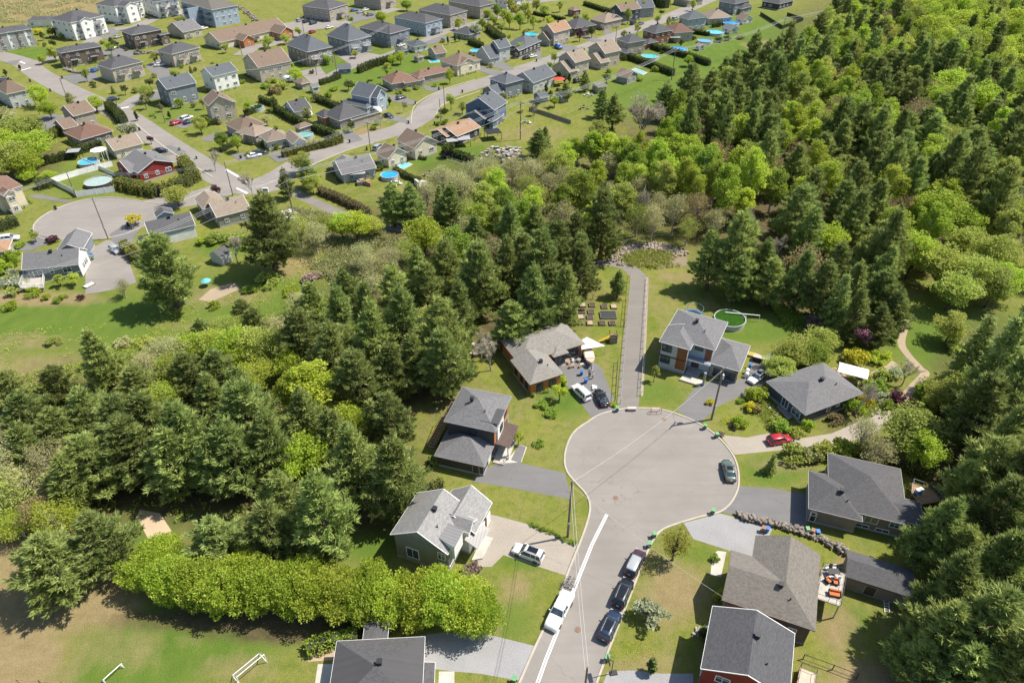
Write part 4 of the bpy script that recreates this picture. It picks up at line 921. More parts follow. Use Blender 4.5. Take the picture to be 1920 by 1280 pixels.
# ---------------------------------------------------------------- the suburb: eave corners (near left, near right, far right), eave height, roof, wall, shingle, wings
S = [
 ('modern grey apartment block with brown and white panels at the left edge', (-30, 68), (60, 54), (48, 45), 7.5, 'xhh', 'grey', 'dark', [], dict(pitch=.2, cat='apartment building')),
 ('white three storey apartment block with dark balconies, second from the left edge', (92, 36), (132, 43), (186, 27), 8.3, 'yhh', 'white', 'dark', [((146, 40), (163, 34), 8.4, 'xgg', (3, 1.2, 0, 0))], dict(pitch=.4, cat='apartment building')),
 ('white apartment block with dark balconies behind the dark duplexes', (177, 8), (214, 13), (262, 0), 8.3, 'yhh', 'white', 'dark', [((232, 12), (248, 6), 8.4, 'xgg', (3, 1.2, 0, 0))], dict(pitch=.4, cat='apartment building')),
 ('white apartment block cut by the top edge left of the pale blue one', (262, -6), (290, 4), (326, -6), 8.3, 'yhh', 'white', 'dark', [], dict(pitch=.35, cat='apartment building')),
 ('large pale blue and white apartment block with grey roof', (336, 2), (397, 19), (450, 11), 8.5, 'yhh', 'lblue', 'warm', [((352, 16), (374, 12), 8.4, 'ygg', (0, 0, .8, 2))], dict(pitch=.3, cat='apartment building')),
 ('long low white annex with flat dark roof behind the white apartments', (48, 40), (96, 38), (100, 30), 3.2, 'xhh', 'white', 'dark', [], dict(pitch=.2, cat='garage', vent=False)),
 ('dark brown sided duplex with white windows below the pale blue apartments', (225, 58), (247, 66), (300, 54), 6.5, 'yhh', 'brown', 'dark', [((300, 66), (316, 62), 4.8, 'yhh', (2, 0, 0, 0))], dict(cat='duplex', pitch=.35)),
 ('pale small community building with grey gable roof', (311, 53), (343, 61), (367, 50), 3.3, 'ygg', 'beige', 'grey', [], dict(cat='building')),
 ('dark duplex with railed corner balconies beside the stone wall', (102, 93), (113, 100), (192, 87), 6.2, 'yhh', 'brown', 'dark', [], dict(cat='duplex', pitch=.35)),
 ('taupe two storey block with dark hip roof on the corner lawn', (180, 121), (208, 130), (274, 117), 5.6, 'yhh', 'beige', 'dark', [], dict(cat='duplex')),
 ('taupe two storey block with dark hip roof and white car beside it', (293, 95), (322, 102), (382, 90), 5.6, 'yhh', 'beige', 'dark', [], dict(cat='duplex')),
 ('blue two storey duplex with grey gable roof at the side street corner', (289, 157), (312, 168), (367, 154), 6.6, 'ygg', 'greyblue', 'slate', [], dict(cat='duplex', pitch=.55)),
 ('white two storey duplex with slate gable roof behind the blue duplex', (374, 135), (399, 144), (446, 132), 6.2, 'ygg', 'white', 'slate', [], dict(cat='duplex', pitch=.5)),
 ('beige two storey house with brown front gable right of the blue duplex', (390, 199), (437, 191), (416, 180), 6.0, 'ygg', 'beige', 'brown', [((414, 195), (441, 190), 5.0, 'ygg', (0, 0, 1.2, 2))], dict(pitch=.65)),
 ('beige bungalow with brown hip roof and small front porch', (420, 232), (450, 247), (500, 233), 3.1, 'yhh', 'beige', 'brown', [((452, 252), (486, 243), 3.0, 'ygg', (0, 0, .5, 3))], {}),
 ('grey and beige two storey house with brown roof at the left edge', (-14, 163), (12, 177), (50, 165), 5.4, 'yhh', 'lgrey', 'brown', [((14, 182), (40, 176), 3.0, 'yhh', (0, 0, 0, 3))], {}),
 ('taupe two storey house with brown gable roof and lower garage wing', (112, 206), (137, 218), (179, 207), 5.2, 'ygg', 'stone', 'brown', [((99, 232), (130, 240), 2.8, 'ygg', (0, 0, 0, 3))], dict(garage=(1, 0))),
 ('long bungalow with reddish brown hip roof and dark walls', (118, 248), (150, 263), (215, 246), 3.1, 'yhh', 'taupe', 'red', [], {}),
 ('pale yellow bungalow with tan gable roof beside the white gazebo', (193, 268), (213, 283), (272, 271), 3.1, 'ygg', 'cream', 'tan', [], {}),
 ('dark red gabled bungalow with grey roof and white fence', (258, 325), (327, 304), (286, 285), 3.3, 'ygg', 'red', 'grey', [((214, 306), (250, 322), 3.0, 'xgh', (0, 4, 0, 0))], dict(pitch=.42)),
 ('white two storey house with reddish brown roof and small front gable at the left edge', (-10, 364), (42, 348), (22, 326), 5.8, 'xhh', 'cream', 'red', [((4, 366), (28, 358), 5.7, 'ygg', (0, 0, .8, 3), {'pitch': .7})], {}),
 ('brown roofed corner of a house cut by the left edge', (-40, 478), (14, 470), (0, 452), 3.0, 'xhh', 'stone', 'orange', [], {}),
 ('long senior home with brown roof and orange wood gables', (380, 71), (412, 80), (545, 53), 3.4, 'ygg', 'cream', 'brown', [((452, 76), (474, 71), 3.4, 'xgg', (6, 1.5, 0, 0), {'wall': 'orange', 'pitch': .6}), ((520, 62), (545, 56), 3.4, 'xgg', (7, 2.5, 0, 0), {'wall': 'orange', 'pitch': .6})], dict(cat='building')),
 ('beige apartment house with dark hip roof beside the parked car rows', (564, 11), (617, 18), (660, 8), 6.2, 'xhh', 'stone', 'dark', [((622, 22), (645, 18), 3.0, 'ygh', (0, 0, 0, 1))], dict(cat='apartment building', pitch=.4)),
 ('beige apartment house cut by the top edge behind the parked cars', (660, -10), (713, -3), (748, -11), 6.2, 'xhh', 'stone', 'dark', [], dict(cat='apartment building', pitch=.4)),
 ('beige apartment house with dark hip roof, middle of the row of three', (783, 18), (844, 29), (878, 20), 6.2, 'xhh', 'stone', 'dark', [((850, 36), (868, 32), 3.0, 'ygh', (0, 0, 0, 1))], dict(cat='apartment building', pitch=.4)),
 ('beige apartment house with dark hip roof nearest the top edge in its row', (839, 2), (900, 13), (933, 6), 6.2, 'xhh', 'stone', 'dark', [((905, 20), (923, 16), 3.0, 'ygh', (0, 0, 0, 1))], dict(cat='apartment building', pitch=.4)),
 ('pale grey blue apartment house with dark hip roof above the small white garage', (737, 32), (798, 44), (835, 36), 6.2, 'xhh', 'lblue', 'dark', [((808, 52), (828, 48), 3.0, 'ygh', (0, 0, 0, 1))], dict(cat='apartment building', pitch=.4)),
 ('blue grey apartment house between the steep roofed blue block and the pale grey one', (672, 51), (731, 64), (771, 54), 6.2, 'xhh', 'greyblue', 'dark', [((744, 70), (764, 66), 3.0, 'ygh', (0, 0, 0, 1))], dict(cat='apartment building', pitch=.4)),
 ('blue block with steep dark hip roof and white corner balconies', (611, 66), (652, 78), (698, 68), 6.2, 'xhh', 'greyblue', 'slate', [], dict(cat='duplex', pitch=.75)),
 ('grey block with steep dark hip roof and white corner balconies', (535, 83), (576, 98), (625, 88), 6.2, 'xhh', 'taupe', 'slate', [], dict(cat='duplex', pitch=.7)),
 ('cream and grey duplex with big brown gable roof', (453, 112), (484, 127), (548, 115), 6.0, 'ygg', 'beige', 'brown', [], dict(cat='duplex', pitch=.5)),
 ('small white garage with dark hip roof between the apartment rows', (760, 81), (777, 88), (796, 80), 2.8, 'yhh', 'white', 'slate', [], dict(cat='garage')),
 ('small blue garage with dark roof by the long conifer hedge', (738, 92), (752, 97), (763, 93), 2.5, 'yhh', 'blue', 'slate', [], dict(cat='garage', vent=False)),
 ('little blue shed at the kerb below the grey block', (631, 124), (634, 130), (656, 122), 2.3, 'ygg', 'blue', 'slate', [], dict(cat='shed', name='shed')),
 ('small brown roofed garage with pale gable left of the beige corner house', (800, 94), (817, 102), (833, 96), 2.8, 'ygg', 'beige', 'brown', [], dict(cat='garage')),
 ('beige raised bungalow with brown roof and two front gables', (824, 114), (857, 124), (886, 107), 4.4, 'xhh', 'cream', 'brown', [((860, 122), (880, 112), 4.4, 'xgg', (4, 1, 0, 0))], {}),
 ('grey two storey house with steep gables and a low garage wing left of it', (916, 86), (936, 92), (950, 84), 6.0, 'ygg', 'lgrey', 'slate', [((897, 100), (916, 110), 2.9, 'ygg', (0, 1, 0, 4))], dict(pitch=.8)),
 ('brown roofed cottage with pale front gable, left one of a reddish pair', (714, 146), (734, 158), (780, 148), 3.1, 'yhh', 'stone', 'red', [((760, 156), (780, 150), 3.1, 'ygg', (0, 0, .5, 3), {'pitch': .8})], dict(pitch=.6)),
 ('cottage with long reddish brown roof and stone walls, right one of a reddish pair', (768, 139), (784, 146), (838, 130), 3.1, 'yhh', 'stone', 'red', [((818, 133), (838, 127), 3.1, 'ygg', (0, 0, .5, 3), {'pitch': .8})], dict(pitch=.55)),
 ('pale blue two storey house with steep white gable and low garage', (692, 184), (727, 169), (708, 155), 5.8, 'ygg', 'lblue', 'slate', [((661, 192), (688, 203), 2.9, 'yhh', (0, 2, 0, 4)), ((704, 184), (722, 176), 5.6, 'ygg', (0, 0, .7, 2), {'pitch': .9})], dict(pitch=.6)),
 ('large grey stone cottage with three front gables at the street bend', (606, 214), (636, 227), (690, 212), 3.1, 'xhh', 'stone', 'mid', [((664, 224), (692, 214), 3.1, 'ygg', (0, 0, 1, 4), {'pitch': .8}), ((590, 214), (612, 220), 2.8, 'yhh', (0, 0, 0, 4), {'wall': 'orange'})], dict(pitch=.7)),
 ('dark roofed garage with white gable and a camper beside it', (530, 199), (552, 211), (583, 202), 2.7, 'ygg', 'white', 'dark', [], dict(cat='garage', pitch=.6)),
 ('beige cottage with brown roof and white arched front gable inside hedges', (485, 253), (500, 267), (550, 262), 3.2, 'yhh', 'cream', 'tan', [((548, 270), (568, 258), 3.2, 'xgg', (5, .5, 0, 0), {'wall': 'white', 'pitch': .7})], dict(pitch=.6)),
 ('small tan roofed pool house beside the round pool with pale cover', (549, 236), (561, 241), (580, 231), 2.6, 'yhh', 'stone', 'brown', [], dict(cat='shed', name='shed')),
 ('low stone house with tan roof left of the beige cottage', (440, 248), (478, 256), (498, 238), 3.0, 'xhh', 'stone', 'tan', [], {}),
 ('blue two storey house with slate roof and white trim, far one of two blue houses', (916, 147), (948, 158), (975, 146), 5.6, 'xhh', 'greyblue', 'slate', [((903, 167), (926, 176), 2.8, 'ygg', (0, 1, 0, 4))], {}),
 ('blue two storey house with gable facing the power lines, near one of two blue houses', (870, 197), (927, 207), (944, 190), 5.6, 'ygg', 'blue', 'slate', [((870, 216), (914, 220), 3.0, 'ygg', (0, 0, 0, 4)), ((914, 226), (931, 224), 2.8, 'yhh', (0, 0, 0, 5))], dict(pitch=.55)),
 ('dark walled bungalow with long tan brown roof and covered patio', (857, 256), (902, 238), (884, 216), 3.3, 'xgg', 'dark', 'orange', [((805, 246), (838, 257), 3.0, 'xgg', (0, 6, 0, 0))], dict(pitch=.35)),
 ('beige house with brown gable facing the camera beside a green lawn', (777, 279), (822, 265), (789, 248), 4.0, 'ygg', 'cream', 'brown', [], dict(pitch=.6)),
 ('smaller beige gabled house with a small swimming pool beside it', (727, 299), (765, 286), (743, 275), 3.0, 'ygg', 'cream', 'brown', [], dict(pitch=.65)),
 ('grey house with slate roof beside the round bright blue pool', (641, 328), (706, 314), (688, 292), 3.0, 'xgg', 'lgrey', 'grey', [((628, 312), (645, 305), 2.9, 'ygg', (0, 4, 2, 2))], dict(pitch=.5)),
 ('white and grey house with slate roofs and a red parasol behind it', (1000, 156), (1043, 140), (1023, 124), 4.2, 'xgg', 'lgrey', 'slate', [((973, 152), (1000, 154), 3.6, 'ygg', (0, 0, 0, 4), {'pitch': .8})], dict(pitch=.6)),
 ('beige two storey house with tan gable roof and garage wing, left one of two', (1045, 108), (1079, 118), (1103, 109), 6.0, 'ygg', 'beige', 'tan', [((1037, 124), (1068, 136), 2.9, 'ygg', (0, 0, 0, 4))], dict(pitch=.6)),
 ('beige two storey house with tan gable roof and garage wing, right one of two', (1101, 90), (1135, 101), (1157, 92), 6.0, 'ygg', 'beige', 'tan', [((1101, 108), (1124, 118), 2.9, 'ygg', (0, 1, 0, 4))], dict(pitch=.6)),
 ('pale grey two storey house with dark hip roof by the teal pool', (1155, 73), (1178, 81), (1202, 72), 5.5, 'xhh', 'stone', 'dark', [((1155, 93), (1172, 98), 2.8, 'xhh', (0, 2, 0, 3)), ((1198, 86), (1213, 84), 2.6, 'xhh', (3, 0, 0, 0))], {}),
 ('red brick two storey house with dark hip roof', (1204, 56), (1228, 63), (1257, 55), 5.6, 'xhh', 'brick', 'dark', [((1202, 78), (1226, 80), 2.8, 'xhh', (0, 0, 0, 3))], {}),
 ('beige house with reddish brown roof and outside stair behind the brick house', (1243, 50), (1264, 62), (1290, 53), 4.3, 'yhh', 'beige', 'red', [], {}),
 ('pale two storey house with slate hip roof by two blue pools', (1272, 31), (1290, 37), (1317, 29), 5.6, 'xhh', 'lgrey', 'slate', [], {}),
 ('brown roofed bungalow by the red playhouse', (1311, 26), (1332, 35), (1360, 26), 3.2, 'xhh', 'beige', 'tan', [((1330, 36), (1352, 32), 3.1, 'yhh', (0, 0, 0, 3))], {}),
 ('tall blue grey house with dark hip roof at the top edge', (1347, 2), (1378, 8), (1400, 0), 5.8, 'xhh', 'greyblue', 'dark', [((1384, 16), (1412, 12), 3.0, 'xhh', (2, 0, 0, 0))], {}),
 ('dark brown bungalow with wide slate hip roof', (1052, 46), (1078, 54), (1114, 45), 3.7, 'xhh', 'brown', 'dark', [((1084, 58), (1102, 56), 3.2, 'xhh', (0, 0, 0, 2))], {}),
 ('stone bungalow with tan hip roof behind a slim leafy tree', (1105, 36), (1134, 43), (1157, 33), 3.7, 'xhh', 'stone', 'tan', [((1140, 40), (1156, 32), 3.6, 'xgg', (3, .6, 0, 0))], {}),
 ('dark two storey house with brown gable near the top edge', (1144, 16), (1165, 22), (1188, 12), 5.6, 'ygg', 'navy', 'brown', [((1145, 26), (1160, 30), 2.8, 'ygg', (0, 0, 0, 3))], dict(pitch=.6)),
 ('grey house with slate gable beside the dark two storey house', (1184, 8), (1200, 16), (1216, 8), 4.8, 'ygg', 'grey', 'slate', [], dict(pitch=.6)),
 ('beige two storey house with orange tan roof beside a round pool', (1013, 56), (1039, 62), (1056, 50), 6.0, 'ygg', 'beige', 'orange', [((1006, 70), (1030, 76), 2.9, 'ygg', (0, 0, 0, 4), {'sh': 'orange'})], dict(pitch=.75)),
 ('grey bungalow with dark slate hip roof and cars on its drive', (948, 84), (985, 90), (1013, 76), 3.6, 'xhh', 'dark', 'slate', [((965, 92), (990, 88), 3.5, 'ygg', (0, 0, 1.5, 4), {'pitch': .7})], {}),
 ('grey shed with dark gable roof in the open lawn under the power lines', (1153, 141), (1177, 147), (1186, 136), 2.6, 'xgg', 'grey', 'brown', [], dict(cat='shed', name='shed')),
 ('beige flat roofed shed beside the small pines', (1108, 156), (1121, 164), (1131, 156), 2.6, 'ygg', 'beige', 'warm', [], dict(cat='shed', name='shed', pitch=.15)),
 ('white shed with grey roof next to the round blue pools', (1353, 51), (1369, 56), (1377, 50), 2.3, 'xgg', 'white', 'grey', [], dict(cat='shed', name='shed')),
 ('small white pool shed by the single round pool on the lawn', (1302, 85), (1312, 88), (1319, 84), 2.0, 'xgg', 'white', 'tan', [], dict(cat='shed', name='shed')),
 ('white garden shed with brown roof near the top edge', (1378, 34), (1394, 38), (1404, 32), 2.4, 'xgg', 'white', 'brown', [], dict(cat='shed', name='shed')),
 ('blue grey double shed with arched canopy behind the white and grey house', (998, 177), (1013, 184), (1025, 178), 2.4, 'ygg', 'greyblue', 'slate', [], dict(cat='shed', name='shed')),
 ('grey garden shed with slate roof beside a dark conifer', (1038, 176), (1052, 182), (1059, 174), 2.4, 'ygg', 'grey', 'slate', [], dict(cat='shed', name='shed')),
 ('white garden shed with grey roof in the middle gardens', (577, 161), (585, 165), (599, 161), 2.3, 'ygg', 'white', 'grey', [], dict(cat='shed', name='shed')),
 ('long low brown roofed shed above the conifer hedge', (549, 152), (565, 158), (580, 152), 2.3, 'xhh', 'stone', 'brown', [], dict(cat='shed', name='shed')),
 ('cream garden shed with tan roof by the inground pool', (773, 104), (783, 108), (790, 103), 2.4, 'yhh', 'cream', 'tan', [], dict(cat='shed', name='shed')),
 ('grey carport roof near the white flowering tree', (848, 60), (880, 66), (900, 58), 2.5, 'xhh', 'grey', 'dark', [], dict(cat='garage', vent=False)),
 ('white apartment house at the top edge above the pale flowering tree', (925, -4), (950, 2), (980, -6), 6.0, 'xhh', 'white', 'dark', [], dict(cat='apartment building')),
 ('dark house with fenced lawn at the top right of the suburb', (1428, 2), (1462, 8), (1485, 0), 3.4, 'xhh', 'dark', 'dark', [], {}),
 ('far bungalow with grey roof at the top edge behind the dark hedge', (1262, -4), (1290, 2), (1310, -6), 3.4, 'xhh', 'stone', 'mid', [], {}),
 ('small stone well house with tiled roof near the top edge', (1063, 17), (1076, 20), (1078, 14), 3.2, 'yhh', 'brick', 'brown', [], dict(cat='shed', name='shed')),
]
BALC = {1: (1, 3), 2: (1, 3), 3: (1, 3), 6: (1, 2), 8: (1, 2), 9: (1, 2), 10: (1, 2), 29: (1, 2), 30: (1, 2), 4: (0, 3)}
for si, s in enumerate(S):
    kw = dict(s[9]); HH = house(s[0], s[1], s[2], s[3], s[4], s[5], s[6], s[7], s[8], kw.pop('pitch', .5), **kw)
    if HH.blocks[0]['h'] > 2.9 and si % 5 != 4:     # low planting along two walls
        g = np.random.default_rng(si + 5); C = []
        for sd_ in (0, 1, 3):
            (o, du, n, L) = HH.blocks[0]['S'][sd_]
            for u in np.arange(.6, L - .6, .8):
                if g.uniform() < .55: rr_ = g.uniform(.3, .7); C += [(o[0] + du[0] * u + n[0] * .9 + g.normal(0, rr_ * .4), o[1] + du[1] * u + n[1] * .9 + g.normal(0, rr_ * .4), abs(g.normal(.1, rr_ * .7)) + .1) for _ in range(7)]
        if len(C) > 8:
            C = np.array(C); c, d, w = tufts(g, C, unit(g.normal(0, 1, C.shape)), 4, .34, .12, .5, .6)
            root = thing('flower_bed', 'low planting by the ' + ' '.join(s[0].split()[:12]), 'flower bed', HH.root.location, HH.root.rotation_euler[2])
            link(bpy.data.objects.new('foliage', leaf_mesh('foliage', c, d, w, g.uniform(0, 1, len(c)), MATS[('leaf_green', 'leaf_olive', 'leaf_cedar_gold', 'leaf_cedar')[si % 4]], tri=False)), root)
    if si in BALC:       # stacked balconies on the long front
        sd_, lv = BALC[si]; (o, du, n, L) = HH.blocks[0]['S'][sd_]; nb = max(2, int(L / 7))
        for q in range(nb):
            for k in range(1, lv):
                u = (q + .5) / nb * L; c = (o[0] + du[0] * u + n[0] * .9, o[1] + du[1] * u + n[1] * .9); ex, ey = (3.4, 1.7) if du[0] else (1.7, 3.4)
                m = MB(); m.box((c[0], c[1], 2.7 * k + .2), (ex, ey, .15)); b_ = m.build('balcony', greytrim, HH.root); m = MB()
                cc = [Vector((c[0] + a * ex / 2, c[1] + b * ey / 2, 0)) for a, b in ((-1, -1), (1, -1), (1, 1), (-1, 1))]; railing(m, cc + [cc[0]], 2.7 * k + .27, 1.0, .7, .05); m.build('railing', black if si < 20 else white, b_)
    if si == 0:
        for q in range(5): HH.panel(0, 0, .06 + q * .19, .12 + q * .19, .5, 6.8, WL['brown'] if q % 2 else WL['white'])
    if 'apartment house' in s[0] or 'long senior' in s[0]:
        sd_ = 1; (o, du, n, L) = HH.blocks[0]['S'][sd_]; m = MB(); u = L / 2; c = (o[0] + du[0] * u + n[0] * 1.1, o[1] + du[1] * u + n[1] * 1.1)
        m.box((c[0], c[1], 2.9), (2.6 if du[1] else 4, 4 if du[1] else 2.6, .2)); m.build('entry_roof', SH[s[7]], HH.root)
# white octagonal gazebo
def lathe_thing(name, label, cat, x, y, parts):
    p = G(x, y); r = thing(name, label, cat, p)
    for nm, prof, n, mt in parts:
        m = MB(); m.lathe(prof, n); m.build(nm, mt, r)
    return r
# ---------------------------------------------------------------- vehicles
PAINT = {'white': (.72, .72, .70), 'black': (.012, .012, .015), 'dark': (.03, .033, .04), 'navy': (.02, .035, .07), 'silver': (.42, .43, .44), 'red': (.42, .015, .02), 'grey': (.13, .135, .14), 'sage': (.11, .15, .12), 'blue': (.02, .12, .42), 'yellow': (.6, .6, .05), 'maroon': (.07, .03, .035)}
PAINT = {k: mat_paint('paint_' + k, v, .0 if k == 'white' else .3) for k, v in PAINT.items()}
lampm = mat_plain('headlight_lens', (.6, .62, .65), .15); tailm = mat_plain('taillight_lens', (.45, .01, .01), .3); rimm = mat_plain('alloy', (.35, .35, .36), .3, .8); roofglass = mat_plain('roof_glass', (.012, .014, .018), .08)
def loft(st, mi=0):
    """st: list of rings (same length); closed rings along x"""
    m = MB(); n = len(st[0]); k = 0
    for r in st: m.v += [tuple(p) for p in r]
    for i in range(len(st) - 1):
        for q in range(n):
            q2 = (q + 1) % n; m.f.append((i * n + q, i * n + q2, (i + 1) * n + q2, (i + 1) * n + q)); m.m.append(mi); m.uv += [(0, 0)] * 4
    m.f.append(tuple(reversed(range(n)))); m.m.append(mi); m.uv += [(0, 0)] * n
    m.f.append(tuple((len(st) - 1) * n + q for q in range(n))); m.m.append(mi); m.uv += [(0, 0)] * n
    return m
CARS = {   # length, width, height, belt height, body stations (x fraction, top z, half width factor), cabin (bottom x rear/front, top x rear/front)
 'suv': dict(L=4.7, W=1.88, Z=1.68, belt=1.02, st=[(-.5, .55, .80), (-.485, .98, .90), (-.40, 1.03, .97), (-.2, 1.03, 1), (.18, 1.0, 1), (.24, .99, .99), (.40, .92, .95), (.475, .80, .86), (.5, .55, .74)], cab=(-.485, .25, -.43, .09), wb=.30),
 'sedan': dict(L=4.65, W=1.82, Z=1.44, belt=.92, st=[(-.5, .5, .78), (-.485, .90, .88), (-.36, .94, .96), (-.15, .93, 1), (.18, .91, 1), (.26, .87, .98), (.42, .76, .92), (.485, .64, .82), (.5, .5, .72)], cab=(-.38, .24, -.24, .06), wb=.29),
 'hatch': dict(L=4.25, W=1.78, Z=1.48, belt=.93, st=[(-.5, .5, .80), (-.485, .93, .90), (-.38, .95, .97), (-.15, .94, 1), (.18, .92, 1), (.27, .88, .98), (.42, .78, .93), (.485, .66, .84), (.5, .5, .74)], cab=(-.47, .26, -.38, .07), wb=.30),
 'pickup': dict(L=5.85, W=2.02, Z=1.92, belt=1.22, st=[(-.5, .7, .93), (-.495, 1.22, .96), (-.45, 1.24, .97), (-.14, 1.24, .98), (-.12, 1.22, 1), (.12, 1.2, 1), (.19, 1.18, .99), (.40, 1.12, .97), (.48, 1.0, .92), (.5, .7, .84)], cab=(-.13, .19, -.10, .08), wb=.31)}
_cm = {}
def car_meshes(kind):
    if kind in _cm: return _cm[kind]
    c = CARS[kind]; L, W, Z, belt = c['L'], c['W'], c['Z'], c['belt']; hw = W / 2; rings = []
    for fx, zt, k in c['st']:
        w = hw * k; x = fx * L; zb = .30 if abs(fx) > .47 else .24
        rings.append([(x, -w * .93, zb), (x, -w, .42), (x, -w, zt * .62 + .12), (x, -w * .975, zt - .10), (x, -w * .90, zt - .015), (x, -w * .5, zt + .025), (x, w * .5, zt + .025), (x, w * .90, zt - .015), (x, w * .975, zt - .10), (x, w, zt * .62 + .12), (x, w, .42), (x, w * .93, zb)][::-1])
    out = {'body': loft(rings).mesh('body', PAINT['white'], True)}
    b0, b1, t0, t1 = [f * L for f in c['cab']]; wb_, wt = hw * .92, hw * .74; zb = belt - .05; zt = Z - .06
    g = MB(); P = [(b0, -wb_, zb), (b1, -wb_ * .97, zb), (b1, wb_ * .97, zb), (b0, wb_, zb), (t0, -wt, zt), (t1, -wt * .97, zt), (t1, wt * .97, zt), (t0, wt, zt)]
    g.solid(P, [(0, 1, 5, 4), (2, 3, 7, 6), (1, 2, 6, 5), (3, 0, 4, 7), (4, 5, 6, 7)]); out['windows'] = g.mesh('windows', glass)
    r = MB(); rr_ = []
    for fx, dz, k in ((t0 - .10, -.05, .90), (t0 + .1, .03, .98), ((t0 + t1) / 2, .07, 1.02), (t1 - .1, .03, .98), (t1 + .07, -.04, .93)):
        w = wt * k + .03; rr_.append([(fx, -w, zt - .03 + dz * .3), (fx, -w * .93, zt + .02 + dz * .8), (fx, -w * .5, zt + .045 + dz), (fx, w * .5, zt + .045 + dz), (fx, w * .93, zt + .02 + dz * .8), (fx, w, zt - .03 + dz * .3)][::-1])
    out['roof'] = loft(rr_).mesh('roof', PAINT['white'], True)
    p = MB()
    for s in (-1, 1):
        p.tube([(b0 + .02, s * wb_, zb), (t0 - .01, s * wt, zt)], .055, 4); p.tube([(b1 - .01, s * wb_ * .97, zb), (t1, s * wt * .97, zt)], .045, 4)
        xm = (b0 + b1) / 2 - .12; p.tube([(xm, s * (wb_ + .004), zb), (xm + .02, s * (wt + .004), zt)], .04, 4)
        if kind == 'suv': xm = b0 + (b1 - b0) * .24; p.tube([(xm, s * (wb_ + .004), zb), (xm + .02, s * (wt + .004), zt)], .05, 4)
    out['pillars'] = p.mesh('pillars', PAINT['white'])
    t = MB(); R0 = .34 if kind in ('suv', 'pickup') else .31; n = 16
    t.lathe([(R0 * .62, -.11), (R0 * .96, -.115), (R0, -.08), (R0, .08), (R0 * .96, .115), (R0 * .62, .11)], n); t.v = [(x, z, y) for x, y, z in t.v]; out['tyre'] = t.mesh('tyre', rubber)
    q = MB(); q.lathe([(.001, -.09), (R0 * .2, -.10), (R0 * .62, -.085), (R0 * .62, .085), (R0 * .2, .10), (.001, .09)], n); q.v = [(x, z, y) for x, y, z in q.v]; out['rim'] = q.mesh('rim', rimm)
    h = MB(); h.box((0, 0, 0), (.22, .36, .13)); out['headlight'] = h.mesh('headlight', lampm); h = MB(); h.box((0, 0, 0), (.12, .3, .2)); out['taillight'] = h.mesh('taillight', tailm)
    h = MB(); h.box((0, 0, 0), (.12, .26, .15)); out['mirror'] = h.mesh('mirror', PAINT['white'])
    h = MB(); h.box((0, 0, 0), (.05, W * .52, .2)); out['grille'] = h.mesh('grille', black)
    h = MB(); h.box((0, 0, 0), (.03, .34, .12)); out['number_plate'] = h.mesh('number_plate', white)
    if kind in ('suv', 'hatch', 'sedan'):
        h = MB(); h.box((0, 0, 0), ((t1 - t0) * .62, wt * 1.35, .03)); out['sunroof'] = h.mesh('sunroof', roofglass)
    if kind == 'suv':
        h = MB(); 
        h.tube([(t0 + .1, 0, 0), (t1 - .15, 0, 0)], .03, 4); out['roof_rail'] = h.mesh('roof_rail', steel)
    if kind == 'pickup':
        h = MB(); h.box(((-.5 * L + .08 + -.13 * L) / 2, 0, belt + .03), (.37 * L - .12, W * .86, .07)); out['bed_cover'] = h.mesh('bed_cover', PAINT['white'])
    _cm[kind] = (out, c, (b0, b1, t0, t1), R0, zt); return _cm[kind]
def car(kind, col, rear, front, label, cat='car', sunroof=False, group=None, z=0.02):
    """rear, front: pixels of the ends seen at half height"""
    out, c, (b0, b1, t0, t1), R0, zt = car_meshes(kind); a, b = G(*rear, .7), G(*front, .7); mid = (a + b) / 2; d = b - a; rz = math.atan2(d.y, d.x)
    r = thing('parked_' + ('pickup_truck' if kind == 'pickup' else 'car'), label, cat, (mid.x, mid.y, z), rz, group); L, W = c['L'], c['W']
    def part(n, loc=(0, 0, 0), par=None, paint=False):
        o = link(bpy.data.objects.new(n, out[n]), par or r); o.location = loc
        if paint: o.material_slots[0].link = 'OBJECT'; o.material_slots[0].material = PAINT[col]
        return o
    part('body', paint=True); part('windows'); part('roof', paint=True); part('pillars', paint=True)
    for sx in (-1, 1):
        for sy in (-1, 1):
            w = bpy.data.objects.new('wheel', None); w.empty_display_size = .2; link(w, r); w.location = (sx * c['wb'] * L, sy * (W / 2 - .10), R0)
            part('tyre', par=w); part('rim', par=w)
    for s in (-1, 1):
        part('headlight', (L * .465, s * W * .33, c['st'][-2][1] - .08)); part('taillight', (-L * .482, s * W * .36, c['belt'] - .14)); part('mirror', (b1 - .35, s * (W / 2 + .07), c['belt'] + .03), paint=True)
        if kind == 'suv': part('roof_rail', (0, s * CARS['suv']['W'] / 2 * .62, zt + .14))
    part('grille', (L * .492, 0, .58)); part('number_plate', (-L * .497, 0, .72))
    if sunroof and 'sunroof' in out: part('sunroof', ((t0 + t1) / 2 + .1, 0, zt + .115))
    if 'bed_cover' in out: part('bed_cover', paint=True)
    return r
